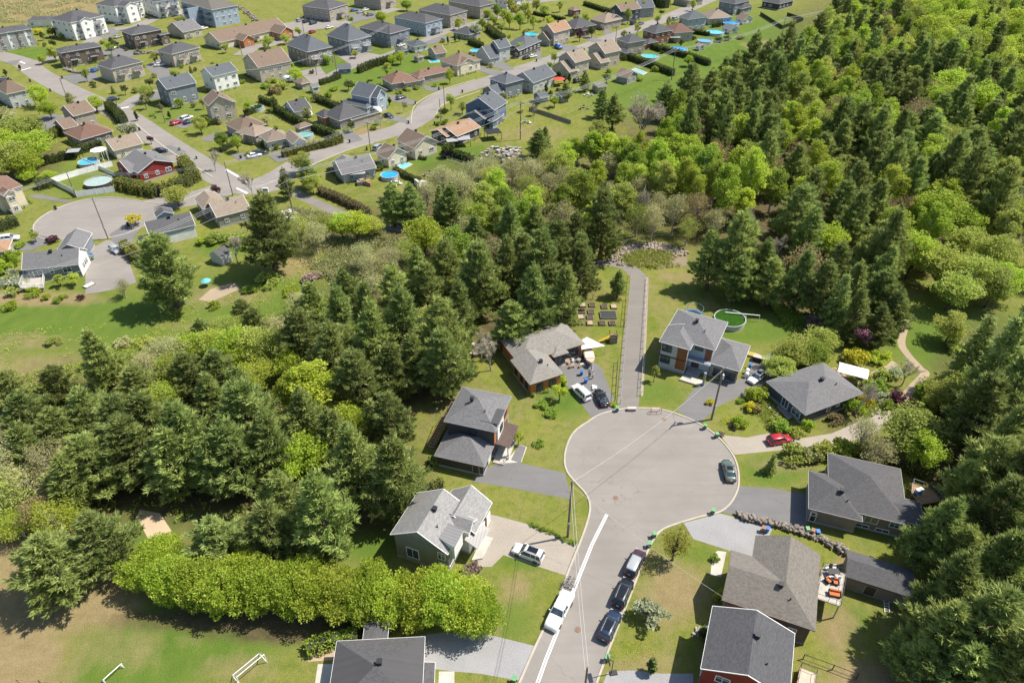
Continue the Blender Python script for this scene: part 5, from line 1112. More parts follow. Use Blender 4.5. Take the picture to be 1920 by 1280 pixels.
CARLIST = [
 ('pickup', 'white', (1068, 1108), (1029, 1183), 'white pickup truck with covered bed and bicycles on its tailgate, parked at the left kerb', 'pickup truck', 0),
 ('suv', 'maroon', (1183, 1070), (1199, 1038), 'maroon and silver car, farthest of the row of three parked at the right kerb', 'car', 0),
 ('suv', 'black', (1158, 1135), (1179, 1085), 'black car with panoramic roof, middle of the row of three parked at the right kerb', 'car', 1),
 ('suv', 'navy', (1132, 1197), (1155, 1147), 'dark blue car, nearest of the row of three parked at the right kerb', 'car', 1),
 ('sedan', 'sage', (1371, 899), (1362, 863), 'grey green car with black glass roof at the right kerb of the turning circle', 'car', 1),
 ('suv', 'white', (1018, 1046), (963, 1025), 'white car with black roof windows on the gravel driveway', 'car', 1),
 ('suv', 'white', (1103, 747), (1077, 722), 'white car on the driveway of the orange bungalow', 'car', 0),
 ('sedan', 'black', (1134, 757), (1122, 732), 'black car beside the white one on the driveway of the orange bungalow', 'car', 1),
 ('sedan', 'white', (1434, 695), (1406, 716), 'white car by the double garage of the modern grey house', 'car', 1),
 ('hatch', 'red', (1441, 826), (1482, 819), 'bright red car on the dirt driveway of the dark bungalow', 'car', 0),
 ('hatch', 'silver', (209, 462), (222, 472), 'silver car under the power lines beside the white gable wall', 'car', 0),
 ('suv', 'white', (5, 448), (28, 445), 'white car on the lane left of the west turning circle', 'car', 0),
 ('sedan', 'navy', (201, 187), (222, 183), 'dark blue car turning at the street corner', 'car', 0),
 ('sedan', 'black', (287, 283), (312, 281), 'black car on the driveway of the pale yellow bungalow', 'car', 0),
 ('hatch', 'red', (322, 232), (338, 227), 'red car on the driveway below the blue duplex', 'car', 0),
 ('suv', 'white', (342, 224), (358, 218), 'white car between the red and the dark blue cars below the blue duplex', 'car', 0),
 ('sedan', 'navy', (346, 230), (364, 224), 'dark blue car nearest the beige gabled house', 'car', 0),
 ('suv', 'white', (203, 92), (219, 87), 'white car among the parked cars by the dark duplex', 'car', 0),
 ('suv', 'black', (208, 84), (220, 80), 'black car at the stone wall by the dark duplex', 'car', 0),
 ('hatch', 'blue', (172, 134), (183, 128), 'bright blue car in the shade of the taupe corner block', 'car', 0),
 ('sedan', 'white', (292, 122), (307, 120), 'white car beside the second taupe block', 'car', 0),
 ('suv', 'black', (219, 46), (230, 44), 'black car below the white apartment block', 'car', 0),
 ('sedan', 'silver', (216, 70), (226, 67), 'silver car on the lane beside the dark brown duplex', 'car', 0),
 ('hatch', 'red', (325, 44), (337, 42), 'dark red car near the community building', 'car', 0),
 ('sedan', 'silver', (362, 51), (374, 48), 'silver car, left one before the pale blue apartments', 'car', 0),
 ('sedan', 'white', (375, 54), (388, 51), 'white car, right one before the pale blue apartments', 'car', 0),
 ('suv', 'black', (2, 152), (16, 149), 'dark car at the left edge by the beige grey house', 'car', 0),
 ('suv', 'silver', (556, 40), (569, 36), 'silver car, leftmost in the row below the beige apartment house', 'car', 0),
 ('suv', 'black', (568, 42), (581, 38), 'black car, second from the left in the row below the beige apartment house', 'car', 0),
 ('suv', 'dark', (580, 45), (594, 41), 'dark car, third from the left in the row below the beige apartment house', 'car', 0),
 ('sedan', 'white', (610, 53), (624, 49), 'white car, rightmost in the row below the beige apartment house', 'car', 0),
 ('hatch', 'red', (579, 62), (592, 57), 'red car left of the steep roofed blue block', 'car', 0),
 ('sedan', 'blue', (657, 20), (671, 18), 'blue car in the far parking court', 'car', 0),
 ('sedan', 'silver', (668, 24), (682, 20), 'silver car next to the blue one in the far parking court', 'car', 0),
 ('sedan', 'white', (679, 20), (692, 16), 'white car in the middle of the far parking court', 'car', 0),
 ('hatch', 'yellow', (681, 27), (693, 24), 'yellow car in the far parking court', 'car', 0),
 ('sedan', 'grey', (687, 29), (700, 26), 'grey car nearest the camera in the far parking court', 'car', 0),
 ('sedan', 'white', (745, 86), (759, 82), 'white car by the small white garage', 'car', 0),
 ('hatch', 'grey', (744, 184), (760, 180), 'grey car on the short drive of the reddish cottage', 'car', 0),
 ('sedan', 'dark', (719, 214), (737, 219), 'dark grey car next to the small camper on the drive', 'car', 0),
 ('suv', 'dark', (480, 288), (494, 285), 'dark car beside the hedge of the beige cottage', 'car', 0),
 ('suv', 'silver', (704, 279), (716, 272), 'silver car at the street behind the smaller beige gabled house', 'car', 0),
 ('pickup', 'blue', (1054, 92), (1037, 84), 'bright blue pickup truck by the orange roofed house', 'pickup truck', 0),
 ('sedan', 'white', (991, 107), (1006, 103), 'white car on the drive of the slate roofed grey bungalow', 'car', 0),
 ('sedan', 'black', (982, 109), (994, 106), 'black car left of the white one on the drive of the slate roofed bungalow', 'car', 0),
 ('suv', 'dark', (1076, 153), (1092, 149), 'dark car with white hood behind the left beige two storey house', 'car', 0),
 ('suv', 'navy', (1182, 45), (1193, 41), 'dark blue car parked by the slim tree on the back street', 'car', 0),
 ('sedan', 'grey', (1196, 46), (1207, 42), 'grey car right of the dark blue one on the back street', 'car', 0),
 ('suv', 'silver', (1260, 37), (1272, 33), 'silver car beside the pale slate roofed house', 'car', 0),
 ('sedan', 'black', (255, 99), (266, 97), 'black car by the stone wall right of the dark duplex', 'car', 0),
 ('sedan', 'white', (470, 292), (483, 289), 'white car behind the dark one beside the hedge', 'car', 0),
 ('sedan', 'dark', (618, 317), (632, 321), 'dark car beside the grey house with the round pool', 'car', 0),
]
for k, col, a, b, lab, ct, s in CARLIST:
    c_ = car(k, col, a, b, lab, ct, bool(s))
    if col == 'maroon':
        for q in c_.children:
            if q.name.startswith('roof') and not q.name.startswith('roof_rail'): q.material_slots[0].material = PAINT['silver']
# bicycles on the rack of the pickup truck
def bicycle(x, y, rz, label, col, z=.75):
    p = G(x, y, z); r = thing('bicycle', label, 'bicycle', (p.x, p.y, z), rz); m = MB()
    for sx in (-.52, .52):
        w = MB(); w.lathe([(.31, -.02), (.34, -.02), (.34, .02), (.31, .02), (.31, -.02)], 18); w.v = [(a + sx, c, b + .34) for a, b, c in w.v]; w.build('wheel', rubber, r)
    f = MB()
    for a, b in (((-.52, 0, .34), (-.18, 0, .8)), ((-.52, 0, .34), (-.05, 0, .32)), ((-.18, 0, .8), (-.05, 0, .32)), ((-.18, 0, .78), (.36, 0, .8)), ((-.05, 0, .32), (.36, 0, .72)), ((.36, 0, .85), (.52, 0, .34))): f.tube([a, b], .025, 5)
    f.build('frame', col, r); s = MB(); s.box((-.2, 0, .88), (.26, .14, .06)); s.build('saddle', black, r); h = MB(); h.tube([(.36, -.3, .98), (.36, .3, .98)], .018, 5); h.tube([(.36, 0, .82), (.36, 0, .98)], .018, 5); h.build('handlebar', black, r); return r
_a = G(1068, 1108, .7); _b = G(1029, 1183, .7); _rz = math.atan2((_b - _a).y, (_b - _a).x) + math.pi / 2
for k, (x, y) in enumerate(((1066, 1098), (1068, 1093), (1071, 1088))):
    bicycle(x, y, _rz + (.06, -.1, .16)[k], ('black bicycle on the tailgate of the white pickup, nearest the cab', 'dark bicycle in the middle of the rack behind the white pickup', 'grey bicycle farthest back on the rack of the white pickup')[k], (black, steel, greytrim)[k])
m = MB(); p = G(1067, 1096, .5); m.box((0, 0, .12), (.14, 1.7, .1)); m.box((0, 0, -.2), (.1, .1, .7)); m.box((.35, -.7, .15), (.9, .06, .06)); m.box((.35, .7, .15), (.9, .06, .06))
o = m.build('bicycle_rack', steel); o.location = p; o.rotation_euler = (0, 0, _rz + math.pi / 2); tag(o, 'steel bicycle rack fixed behind the white pickup truck', 'bike rack')

# ---------------------------------------------------------------- wheeled bins
_bm = {}
def bin_(x, y, col, label, h=1.05, rz=0.0):
    key = col.name
    if key not in _bm:
        b = MB(); b.prism([(-.24, -.26), (.24, -.26), (.24, .26), (-.24, .26)], .08, h - .08); 
        b.v = [(a * (.82 + .22 * c / h), e * (.82 + .22 * c / h), c) for a, e, c in b.v]
        l = MB(); l.prism([(-.29, -.32), (.29, -.32), (.29, .32), (-.29, .32)], 0, .07); l.box((0, .33, .03), (.5, .05, .05)); w = MB(); w.lathe([(.001, -.04), (.1, -.04), (.1, .04), (.001, .04)], 12); w.v = [(c, a, e) for a, e, c in w.v]
        _bm[key] = (b.mesh('bin_body', col), l.mesh('lid', lid_green if col is plastic_green else col), w.mesh('wheel', rubber))
    p = G(x, y); r = thing('wheeled_bin', label, 'bin', (p.x, p.y, .01), rz); bm_, lm, wm = _bm[key]
    link(bpy.data.objects.new('bin_body', bm_), r); l = link(bpy.data.objects.new('lid', lm), r); l.location = (0, 0, h - .07); l.rotation_euler = (R(4), 0, 0)
    for s in (-1, 1): w = link(bpy.data.objects.new('wheel', wm), r); w.location = (s * .27, .24, .1)
    return r
for x, y, c, lab in [(1157, 771, plastic_green, 'green wheeled bin at the head of the turning circle beside the path fence'), (1321, 804, plastic_green, 'green wheeled bin by the utility pole, left one of two'), (1343, 820, plastic_green, 'green wheeled bin on the kerb by the dirt driveway, right one of two'),
  (1336, 963, plastic_green, 'green wheeled bin at the lower right kerb of the turning circle'), (1226, 1007, plastic_green, 'green wheeled bin above its twin at the kerb by the leafing young tree'), (1217, 1025, plastic_green, 'green wheeled bin below its twin at the kerb by the leafing young tree'),
  (1138, 1238, plastic_green, 'green wheeled bin alone at the kerb near the basketball hoop'), (1512, 998, plastic_green, 'green bin with light lid, left of three beside the taupe bungalow'), (1522, 1001, plastic_brown, 'brown bin between the green and blue ones beside the taupe bungalow'), (1531, 1003, plastic_blue, 'blue bin, right of three beside the taupe bungalow'),
  (1437, 997, plastic_blue, 'blue bin on the grey parking area by the stone wall'), (1430, 996, plastic_brown, 'brown bin against the blue one by the stone wall'), (1090, 703, plastic_blue, 'blue bin on the orange bungalow driveway'), (1098, 718, plastic_blue, 'small blue tub on the orange bungalow driveway'),
  (1405, 690, plastic_blue, 'blue bin beside the modern grey house garage'), (964, 1278, plastic_green, 'green bin cut by the bottom edge at the left kerb'), (105, 393, plastic_black, 'black bin at the far kerb of the west turning circle'), (62, 436, plastic_green, 'dark green bin at the left kerb of the west turning circle'),
  (241, 424, plastic_black, 'black bin on the kerb by the pale shrub of the west turning circle'), (173, 482, plastic_blue, 'blue bin against the white gable wall'), (174, 487, plastic_green, 'green bin against the white gable wall'), (57, 154, plastic_black, 'black bin at the kerb near the beige grey house'),
  (95, 172, plastic_black, 'black bin beside the lamp post of the main street'), (117, 148, plastic_black, 'black bin opposite the dark duplex'), (262, 245, plastic_black, 'black bin at the kerb behind the long hedge'), (292, 222, plastic_green, 'green bin by the driveway of the blue duplex'),
  (337, 282, plastic_green, 'green bin on the kerb near the pale yellow bungalow'), (369, 298, plastic_green, 'green bin on the kerb above the bare young tree'), (452, 298, plastic_black, 'black bin across the street from the bare young tree'), (656, 268, plastic_black, 'black bin at the drive of the grey stone cottage'),
  (688, 282, plastic_black, 'black bin on the near kerb by the utility pole'), (766, 232, plastic_black, 'black bin at the street bend, lower one'), (779, 196, plastic_black, 'black bin at the street bend, upper one'), (867, 174, plastic_black, 'black bin beyond the street bend'), (823, 169, plastic_black, 'black bin by the dark driveway of the reddish cottage'),
  (815, 234, plastic_black, 'black bin beside the tan brown long roof'), (1006, 116, plastic_black, 'black bin on the back street by the slate roofed bungalow'), (374, 226, plastic_green, 'dark green bin beside the small hedge of the beige gabled house'), (1113, 94, plastic_black, 'black bin on the back street opposite the orange tan roof')]:
    bin_(x, y, c, lab, rz=rng.uniform(-.5, .5))

# ---------------------------------------------------------------- utility poles, lamps and wires
WP = {}
def pole(key, bx, by, ty, label, arm=True, transformer=False, r=.15, ang=0.0, h=None, lamp=False):
    p = G(bx, by); h = h or max(7, hgt(bx, by, ty)); root = thing('utility_pole', label, 'utility pole', p, ang)
    m = MB(); m.tube([(0, 0, -.1), (0, 0, h)], [r * 1.15, r * .8], 8); m.build('pole', pole_wood, root)
    if arm:
        m = MB(); m.box((0, .12, h - .5), (2.4, .12, .14)); m.tube([(.7, .12, h - .5), (.08, .08, h - 1.2)], .03, 4); m.tube([(-.7, .12, h - .5), (-.08, .08, h - 1.2)], .03, 4); a = m.build('crossarm', pole_wood, root)
        m = MB()
        for x in (-1.1, -.45, .45, 1.1): m.lathe([(.05, 0), (.08, .05), (.04, .1), (.07, .14), (.03, .22)], 8, (x, .12, h - .43))
        m.build('insulators', steel, a)
    if transformer:
        m = MB(); m.lathe([(.001, 0), (.28, 0), (.30, .06), (.30, .9), (.24, 1.0), (.08, 1.04), (.001, 1.2)], 16, (.42, 0, h - 2.6)); m.build('transformer', mat_plain('transformer_grey', (.45, .47, .5), .4), root)
    if lamp:
        m = MB(); m.tube([(0, 0, h - .8), (.9, 0, h - .2), (1.7, 0, h - .25)], .04, 5); m.box((1.9, 0, h - .28), (.55, .22, .12)); m.build('lamp_arm', steel, root)
    m = MB(); m.box((0, -.17, 3.2), (.28, .2, .5)); m.build('junction_box', greytrim, root)
    WP[key] = (p, h, ang); return root
for a in [('n1', 1334, 786, 690, 'tall wooden utility pole with grey transformer before the modern grey house', True, True), ('n2', 1064.5, 1006, 901, 'wooden utility pole at the left kerb beside the gravel driveway', False, False), ('n3', 1080, 1420, 1250, 'utility pole below the bottom edge of the street', False, False),
          ('b', 1259, 150, 90, 'utility pole with crossarm at the edge of the pine wood', True, False), ('c', 975.7, 262, 190, 'utility pole with crossarm on the lawn behind the blue houses', True, False), ('d', 695.5, 286, 228, 'utility pole at the street below the grey stone cottage', True, False),
          ('e', 552, 412, 322, 'utility pole with double crossarm rising out of the brush by the wood path', True, False), ('f', 437, 367, 303, 'utility pole at the junction of the west turning circle', False, False), ('g', 144, 371, 322, 'utility pole at the white fence left of the west turning circle', False, False),
          ('h', 203, 448, 371, 'leaning utility pole standing in front of the west turning circle', False, False), ('i', 1463, 80, 33, 'utility pole by the dark fenced lawn at the top right', True, False), ('j', 827, 235, 186, 'utility pole at the street bend beside the leafing tree', False, False),
          ('k', 594, 141, 105, 'utility pole left of the grey steep roofed block', False, False), ('l', 732, 92, 46, 'utility pole between the blue grey apartment house and the lane', True, False), ('m', 632, 139, 88, 'utility pole beside the little blue shed', False, False),
          ('n', 570, 62, 26, 'utility pole right of the senior home', False, False), ('o', 1154, 80, 50, 'utility pole on the back street by the grey hip roofed house', False, False), ('p', 834, 204, 160, 'slim pole beyond the street bend near the leafing tree', False, False),
          ('q', 310, 230, 203, 'utility pole on the drive below the blue duplex', False, False), ('r', 226, 217, 194, 'utility pole at the side street corner by the hedge', False, False), ('s', 140, 140, 95, 'utility pole before the dark duplex', False, False), ('t', 30, 415, 380, 'thin wooden pole in front of the cream house at the left edge', False, False),
          ('u', 454, 104, 75, 'utility pole beside the senior home lawn', False, False), ('v', 125, 182, 160, 'lamp post at the kerb opposite the taupe corner block', False, False), ('w', 75, 215, 190, 'pale lamp post on the lawn near the farm lane', False, False)]:
    pole(a[0], a[1], a[2], a[3], a[4], a[5], a[6], r=.17 if a[0] in ('n1', 'n2', 'b', 'c', 'e') else .13, ang={'n1': .9, 'b': -.5, 'c': -.5, 'd': -.6, 'e': -.7, 'i': -.5, 'l': -.6}.get(a[0], 0), lamp=a[0] in 'vwjo')
wire_m = mat_plain('wire', (.45, .45, .46), .5); wire_d = mat_plain('wire_dark', (.04, .04, .04), .6)
def wires(a, b, label, n=3, sag=1.6, r=.018, mat=None, zoff=0.0, spread=.85):
    m = MB()
    if isinstance(a, str): p, h, an = WP[a]; pa = Vector((p.x, p.y, h - .25))
    else: pa = Vector(a)
    if isinstance(b, str): p, h, an = WP[b]; pb = Vector((p.x, p.y, h - .25))
    else: pb = Vector(b)
    d = (pb - pa).normalized(); s = Vector((-d.y, d.x, 0)).normalized()
    for k in range(n):
        off = (k - (n - 1) / 2) * spread; lo = 0 if k < 3 else -1.6; o = s * off
        pts = [pa.lerp(pb, t / 14) + o + Vector((0, 0, zoff + lo - sag * 4 * (t / 14) * (1 - t / 14))) for t in range(15)]
        m.tube(pts, r, 4, cap=False)
    o = m.build('power_line', mat or wire_m); tag(o, label, 'power line'); return o
off_i = G(1700, -30, 12); off_e = G(-40, 545, 11)
wires('b', 'i', 'power line running from the wood edge pole to the pole at the top right', 4, 2.0, .036); wires('i', tuple(off_i), 'power line leaving the top edge on the right', 4, 2, .036)
wires('c', 'b', 'power line over the lawns from the blue houses to the pine wood', 4, 2.2, .036); wires('c', 'e', 'long power line from the blue houses down to the brush pole', 4, 2.5, .034); wires('e', tuple(off_e), 'power line over the west cul-de-sac leaving the left edge', 4, 2.5, .03)
wires('d', 'f', 'power line along the street west of the grey stone cottage', 3, 1.4, .026); wires('f', 'g', 'power line across the west cul-de-sac', 3, 1.6, .026); wires('g', tuple(G(-60, 372, 10)), 'power line leaving the left edge near the cream house', 3, 1.2, .026)
wires('d', 'j', 'power line over the street bend', 3, 1.2, .026); wires('d', 'c', 'power line from the street pole to the blue houses', 2, 1.6, .026); wires('l', 'k', 'power line past the steep roofed blocks', 3, 1.2, .03); wires('k', (G(452, 132, 8)), 'power line over the brown gabled duplex', 2, 1, .03)
wires('n2', 'n3', 'power line above the near street', 2, 1.0, .022, zoff=-.5, spread=.35); wires('n2', 'n1', 'power line crossing the turning circle to the pole with transformer', 1, 1.4, .026)
wires(tuple(WP['n1'][0] + Vector((0, 0, WP['n1'][1] - 1))), tuple(G(1262, 770, .1)), 'yellow guy line from the tall pole down to the lawn', 1, 0, .02, mat_plain('guy_cover', (.6, .5, .25), .6))
wires(tuple(WP['n2'][0] + Vector((0, 0, WP['n2'][1] - 1))), tuple(G(1077, 1020, .1)), 'guy line of the pole at the left kerb', 1, 0, .015)
wires(tuple(WP['n2'][0] + Vector((0, 0, WP['n2'][1] - 1))), tuple(G(1160, 1118, 7.5)) if 0 else tuple(G(1354, 1118, 5.0)), 'service wire from the left kerb pole to the brown shingled house', 1, .6, .014)

# ---------------------------------------------------------------- pools
def pool(x, y, d, label, water=(.05, .38, .62), h=1.25, wallm=None, cover=False, ladder=True, deckm=None):
    p = G(x, y, h); p.z = 0; r = thing('swimming_pool', label, 'pool', p); q = d / 2
    m = MB(); m.lathe([(q, 0), (q, h), (q - .05, h), (q - .05, h - .3)], 28); m.build('pool_wall', wallm or mat_plain('pool_wall_grey', (.4, .41, .42), .5), r)
    m = MB(); m.lathe([(q - .07, h), (q - .07, h + .05), (q + .07, h + .05), (q + .07, h - .02)], 28); m.build('rim', mat_plain('pool_rim', (.48, .48, .47), .5), r)
    m = MB(); m.lathe([(q - .04, h - .16), (.01, h - .16)], 28); m.build('water', mat_plain('pool_cover', (.30, .38, .36), .5) if cover else mat_water('water_' + '_'.join(str(int(c * 100)) for c in water), water), r)
    if ladder:
        m = MB()
        for s in (-.25, .25): m.tube([(q + .35, s, 0), (q + .1, s, h + .5), (q - .2, s, h + .5), (q - .25, s, h - .3)], .03, 5)
        for k in range(4): m.tube([(q + .35 - .05 * k, -.25, .25 + .3 * k), (q + .35 - .05 * k, .25, .25 + .3 * k)], .025, 4)
        m.build('ladder', white, r)
    return r
for a in [(1369, 596, 6.4, 'round above ground pool with green water behind the modern grey house', (.028, .08, .012)), (730, 327, 5.2, 'bright blue round pool beside the grey slate roofed house', (.02, .30, .75)), (166, 302, 6.0, 'round blue pool on the fenced lawn by the gazebo', (.06, .36, .55)),
          (572, 252, 5.2, 'round pool with pale teal cover beside the beige cottage', (.15, .35, .33)), (894, 95, 6.2, 'round blue pool left of the grey steep gabled house', (.04, .40, .60)), (996, 64, 7.0, 'round turquoise pool behind the orange roofed house', (.03, .42, .55)),
          (1271, 92, 8.5, 'large round bright blue pool below the beige house with the slide', (.02, .32, .75)), (1219, 105, 7.6, 'round teal pool by the pale grey hip roofed house', (.08, .40, .38)), (1322, 76, 7.0, 'round pool with grey blue water alone on the lawn', (.10, .30, .45)),
          (1341, 60, 8.5, 'round pale blue pool beside the white shed', (.10, .45, .70)), (1371, 43, 8.0, 'round deep blue pool by the red playhouse', (.03, .30, .70)), (481, 201, 5.0, 'round turquoise pool at the foot of the hedge', (.06, .42, .42))]: pool(a[0], a[1], a[2], a[3], a[4])
pool(184, 339, 7.4, 'large round covered pool inside the white fence', cover=True, wallm=mat_plain('pool_wall_dark', (.05, .05, .055), .5))
def inground(pxs, label, water):
    P = [G(x, y) for x, y in pxs]; c = sum(P, Vector()) / len(P); r = thing('swimming_pool', label, 'pool', c); m = MB(); m.prism([((p.x - c.x) * 1.18, (p.y - c.y) * 1.25) for p in P], .02, .09); m.build('coping', conc, r); m = MB(); m.prism([(p.x - c.x, p.y - c.y) for p in P], .05, .1); m.build('water', mat_water('water_in_' + str(int(c.x)), water), r)
inground([(1186, 132), (1192, 129), (1212, 136), (1205, 140)], 'small inground pool of pale water in a white surround on the open lawn', (.20, .42, .42)); inground([(745, 311), (762, 305), (772, 309), (756, 317)], 'small rectangular pool behind the smaller beige gabled house', (.15, .50, .58)); inground([(803, 113), (822, 112), (823, 117), (808, 118)], 'small inground turquoise pool behind the beige corner house', (.08, .45, .50))

# pool cover roller, trampolines
def trampoline(x, y, d, label, net=True, pad=None):
    p = G(x, y, .8); p.z = 0; r = thing('trampoline', label, 'trampoline', p); q = d / 2; m = MB(); m.lathe([(q - .35, .85), (.01, .84)], 24); m.build('mat', black, r); m = MB(); m.lathe([(q - .36, .87), (q - .36, .9), (q, .9), (q, .8)], 24); m.build('pad', pad or plastic_blue, r); m = MB()
    for k in range(6):
        a = k * 1.047; m.tube([(q * math.cos(a), q * math.sin(a), 0), (q * math.cos(a), q * math.sin(a), 2.7 if net else .85)], .03, 5)
    m.lathe([(q, 2.66), (q, 2.7), (q - .03, 2.7)], 24) if net else None
    m.build('frame', mat_plain('teal_frame', (.15, .35, .4), .5) if net else steel, r)
trampoline(1300, 590, 3.8, 'netted trampoline with blue rim behind the modern grey house'); trampoline(835, 291, 2.8, 'black round trampoline on the lawn below the tan brown roof', False, black); trampoline(1308, 190, .1 if 0 else 2.6, 'small trampoline among the back gardens', False, black)
m = MB(); p = G(1393, 589, 1.4); m.tube([(-3.6, .6, 1.5), (3.4, -.6, 1.5)], .09, 8); 
for s in (-1, 1): m.tube([(s * 3.4, -s * .6, 1.5), (s * 3.4, -s * .6, 0)], .05, 5)
o = m.build('pool_cover_roller', white); o.location = (p.x, p.y, 0); tag(o, 'long white pool cover roller behind the green pool', 'pool roller')

# ---------------------------------------------------------------- fences
def fence(pxs, h, label, kind='solid', mat=white, step=2.4, name='fence', cat='fence'):
    P = [G(x, y) for x, y in pxs]; c = P[0]; r = thing(name, label, cat, c); pm = MB(); bm_ = MB()
    for a, b in zip(P[:-1], P[1:]):
        L = (b - a).length; n = max(1, round(L / step)); d = (b - a).normalized(); rz = math.atan2(d.y, d.x)
        for k in range(n + 1):
            q = a + d * (L * k / n) - c; pm.box((q.x, q.y, h / 2 + .04), (.1, .1, h + .08), 0, rz)
        mid = (a + b) / 2 - c
        if kind == 'solid': bm_.box((mid.x, mid.y, h / 2), (L, .04, h - .1), 0, rz)
        elif kind == 'rail':
            for z in (h * .45, h * .9): bm_.box((mid.x, mid.y, z), (L, .05, .08), 0, rz)
        elif kind == 'pipe': bm_.tube([(a.x - c.x, a.y - c.y, h), (b.x - c.x, b.y - c.y, h)], .04, 5)
        elif kind == 'mesh':
            bm_.tube([(a.x - c.x, a.y - c.y, h), (b.x - c.x, b.y - c.y, h)], .045, 5); bm_.tube([(a.x - c.x, a.y - c.y, .1), (b.x - c.x, b.y - c.y, .1)], .02, 4)
            for k in range(int(L / 1.2)): q = a + d * 1.2 * k - c; bm_.box((q.x, q.y, h / 2), (.012, .012, h), 0, rz)
    pm.build('posts', mat, r); bm_.build('panel' if kind == 'solid' else 'rails', mat, r); return r
fence([(1163, 757), (1176, 600), (1182, 518)], 1.15, 'pale pipe fence along the left side of the paved path', 'pipe', steel, name='pipe_fence'); fence([(1201, 742), (1208, 640), (1215, 524)], 1.15, 'pale pipe fence along the right side of the paved path', 'pipe', steel, name='pipe_fence')
fence([(1153, 752), (1158, 680)], 1.2, 'short dark mesh fence at the mouth of the paved path', 'mesh', black); fence([(1138, 478), (1165, 460), (1195, 450), (1240, 447), (1285, 449)], 1.0, 'pale curved rail around the stone basin at the path end', 'mesh', steel)
fence([(1090, 560), (1175, 564), (1170, 612), (1078, 608), (1090, 560)], 1.3, 'brown garden fence around the raised beds', 'mesh', wood, name='garden_fence')
fence([(100, 345), (135, 362), (145, 370), (216, 360)], 1.8, 'tall white fence along the lawn of the covered pool', 'solid', white); fence([(100, 344), (150, 328), (212, 312)], 1.8, 'white fence behind the round covered pool', 'solid', white)
fence([(992, 208), (1020, 216), (1070, 233)], 1.5, 'dark slatted fence between the lawns under the power line', 'solid', greywood); fence([(1425, 29), (1466, 55), (1505, 40), (1475, 30)], 1.8, 'black fence around the lawn at the top right', 'solid', black)
fence([(155, 304), (215, 330)], 1.4, 'white lattice fence behind the gazebo lawn', 'solid', white)
fence([(886, 668), (912, 655), (938, 655)], 1.5, 'weathered board fence behind the orange bungalow', 'solid', wood); fence([(1505, 1235), (1560, 1255), (1605, 1272)], 1.1, 'low dark wire fence at the bottom right garden', 'mesh', black)
fence([(838, 300), (868, 310), (890, 312)], 1.2, 'low garden fence beyond the hedge of the green lawn', 'mesh', greytrim); fence([(38, 1282), (80, 1285), (122, 1288), (165, 1290)], 1.2, 'row of thin posts at the bottom left corner of the field', 'rail', wood)

# ---------------------------------------------------------------- stone retaining wall and rock edging: one wall of many rocks each
def rock_wall(pxs, label, w=1.0, h=.7, n=90, s=.55, mat=None, name='retaining_wall', cat='stone wall'):
    P = cat_rom([G(x, y) for x, y in pxs], 6); c = P[0]; m = MB(); rr = random.Random(len(label))
    for k in range(n):
        t = rr.random() * (len(P) - 1.001); i = int(t); q = P[i].lerp(P[i + 1], t - i) - c; sz = s * rr.uniform(.55, 1.3)
        off = Vector((rr.uniform(-w, w) / 2, rr.uniform(-w, w) / 2, rr.uniform(0, h * .8)))
        M = Matrix.Rotation(rr.uniform(0, 3), 3, 'Z') @ Matrix.Rotation(rr.uniform(-.4, .4), 3, 'X')
        V = []
        for z, f in ((-.5, .75), (-.1, 1.0), (.32, .85), (.5, .4)):
            for a in range(6): g_ = rr.uniform(.8, 1.15); V.append(M @ Vector((math.cos(a * 1.047) * sz * .62 * f * g_, math.sin(a * 1.047) * sz * .45 * f * g_, z * sz * .75)) + q + off + Vector((0, 0, sz * .2)))
        F = [tuple(range(5, -1, -1)), tuple(range(18, 24))] + [(j * 6 + a, j * 6 + (a + 1) % 6, j * 6 + 6 + (a + 1) % 6, j * 6 + 6 + a) for j in range(3) for a in range(6)]
        m.solid(V, F)
    o = m.build(name, mat or rock); o.location = (c.x, c.y, 0); tag(o, label, cat); return o
rock_wall([(1388, 968), (1430, 980), (1480, 992), (1530, 1008), (1590, 1040)], 'long dry stone retaining wall between the taupe bungalow and the brown shingled house', 1.0, .8, 420, .5, rock_dark)
rock_wall([(1152, 492), (1160, 478), (1185, 468), (1215, 463), (1250, 466), (1275, 475)], 'bank of pale riprap stones round the basin at the path end', 4.2, .3, 420, .55, mat_plain('pale_rock', (.30, .25, .215), .95, var=.45, scale=2.5), 'riprap_bank', 'stone bank')
rock_wall([(120, 130), (150, 138), (180, 130), (205, 122)], 'grey boulder wall below the dark duplex', 1.2, .8, 140, .8, rock_dark); rock_wall([(255, 103), (285, 100), (300, 104)], 'boulder wall below the second dark duplex', 1.2, .8, 60, .8, rock_dark)
rock_wall([(450, 15), (470, 30), (480, 40)], 'boulder bank right of the pale blue apartments', 3, 1.0, 90, 1.0, rock_dark); rock_wall([(1575, 690), (1620, 705), (1660, 745), (1640, 780)], 'loose stone edging of the flower garden', 1.6, .2, 70, .5); rock_wall([(1300, 1190), (1325, 1175), (1345, 1170)], 'stone edging of the bed beside the red house', 1.0, .2, 30, .4)
rock_wall([(1410, 735), (1432, 752), (1455, 778), (1470, 800)], 'stone edging before the dark bungalow', .8, .2, 45, .45)
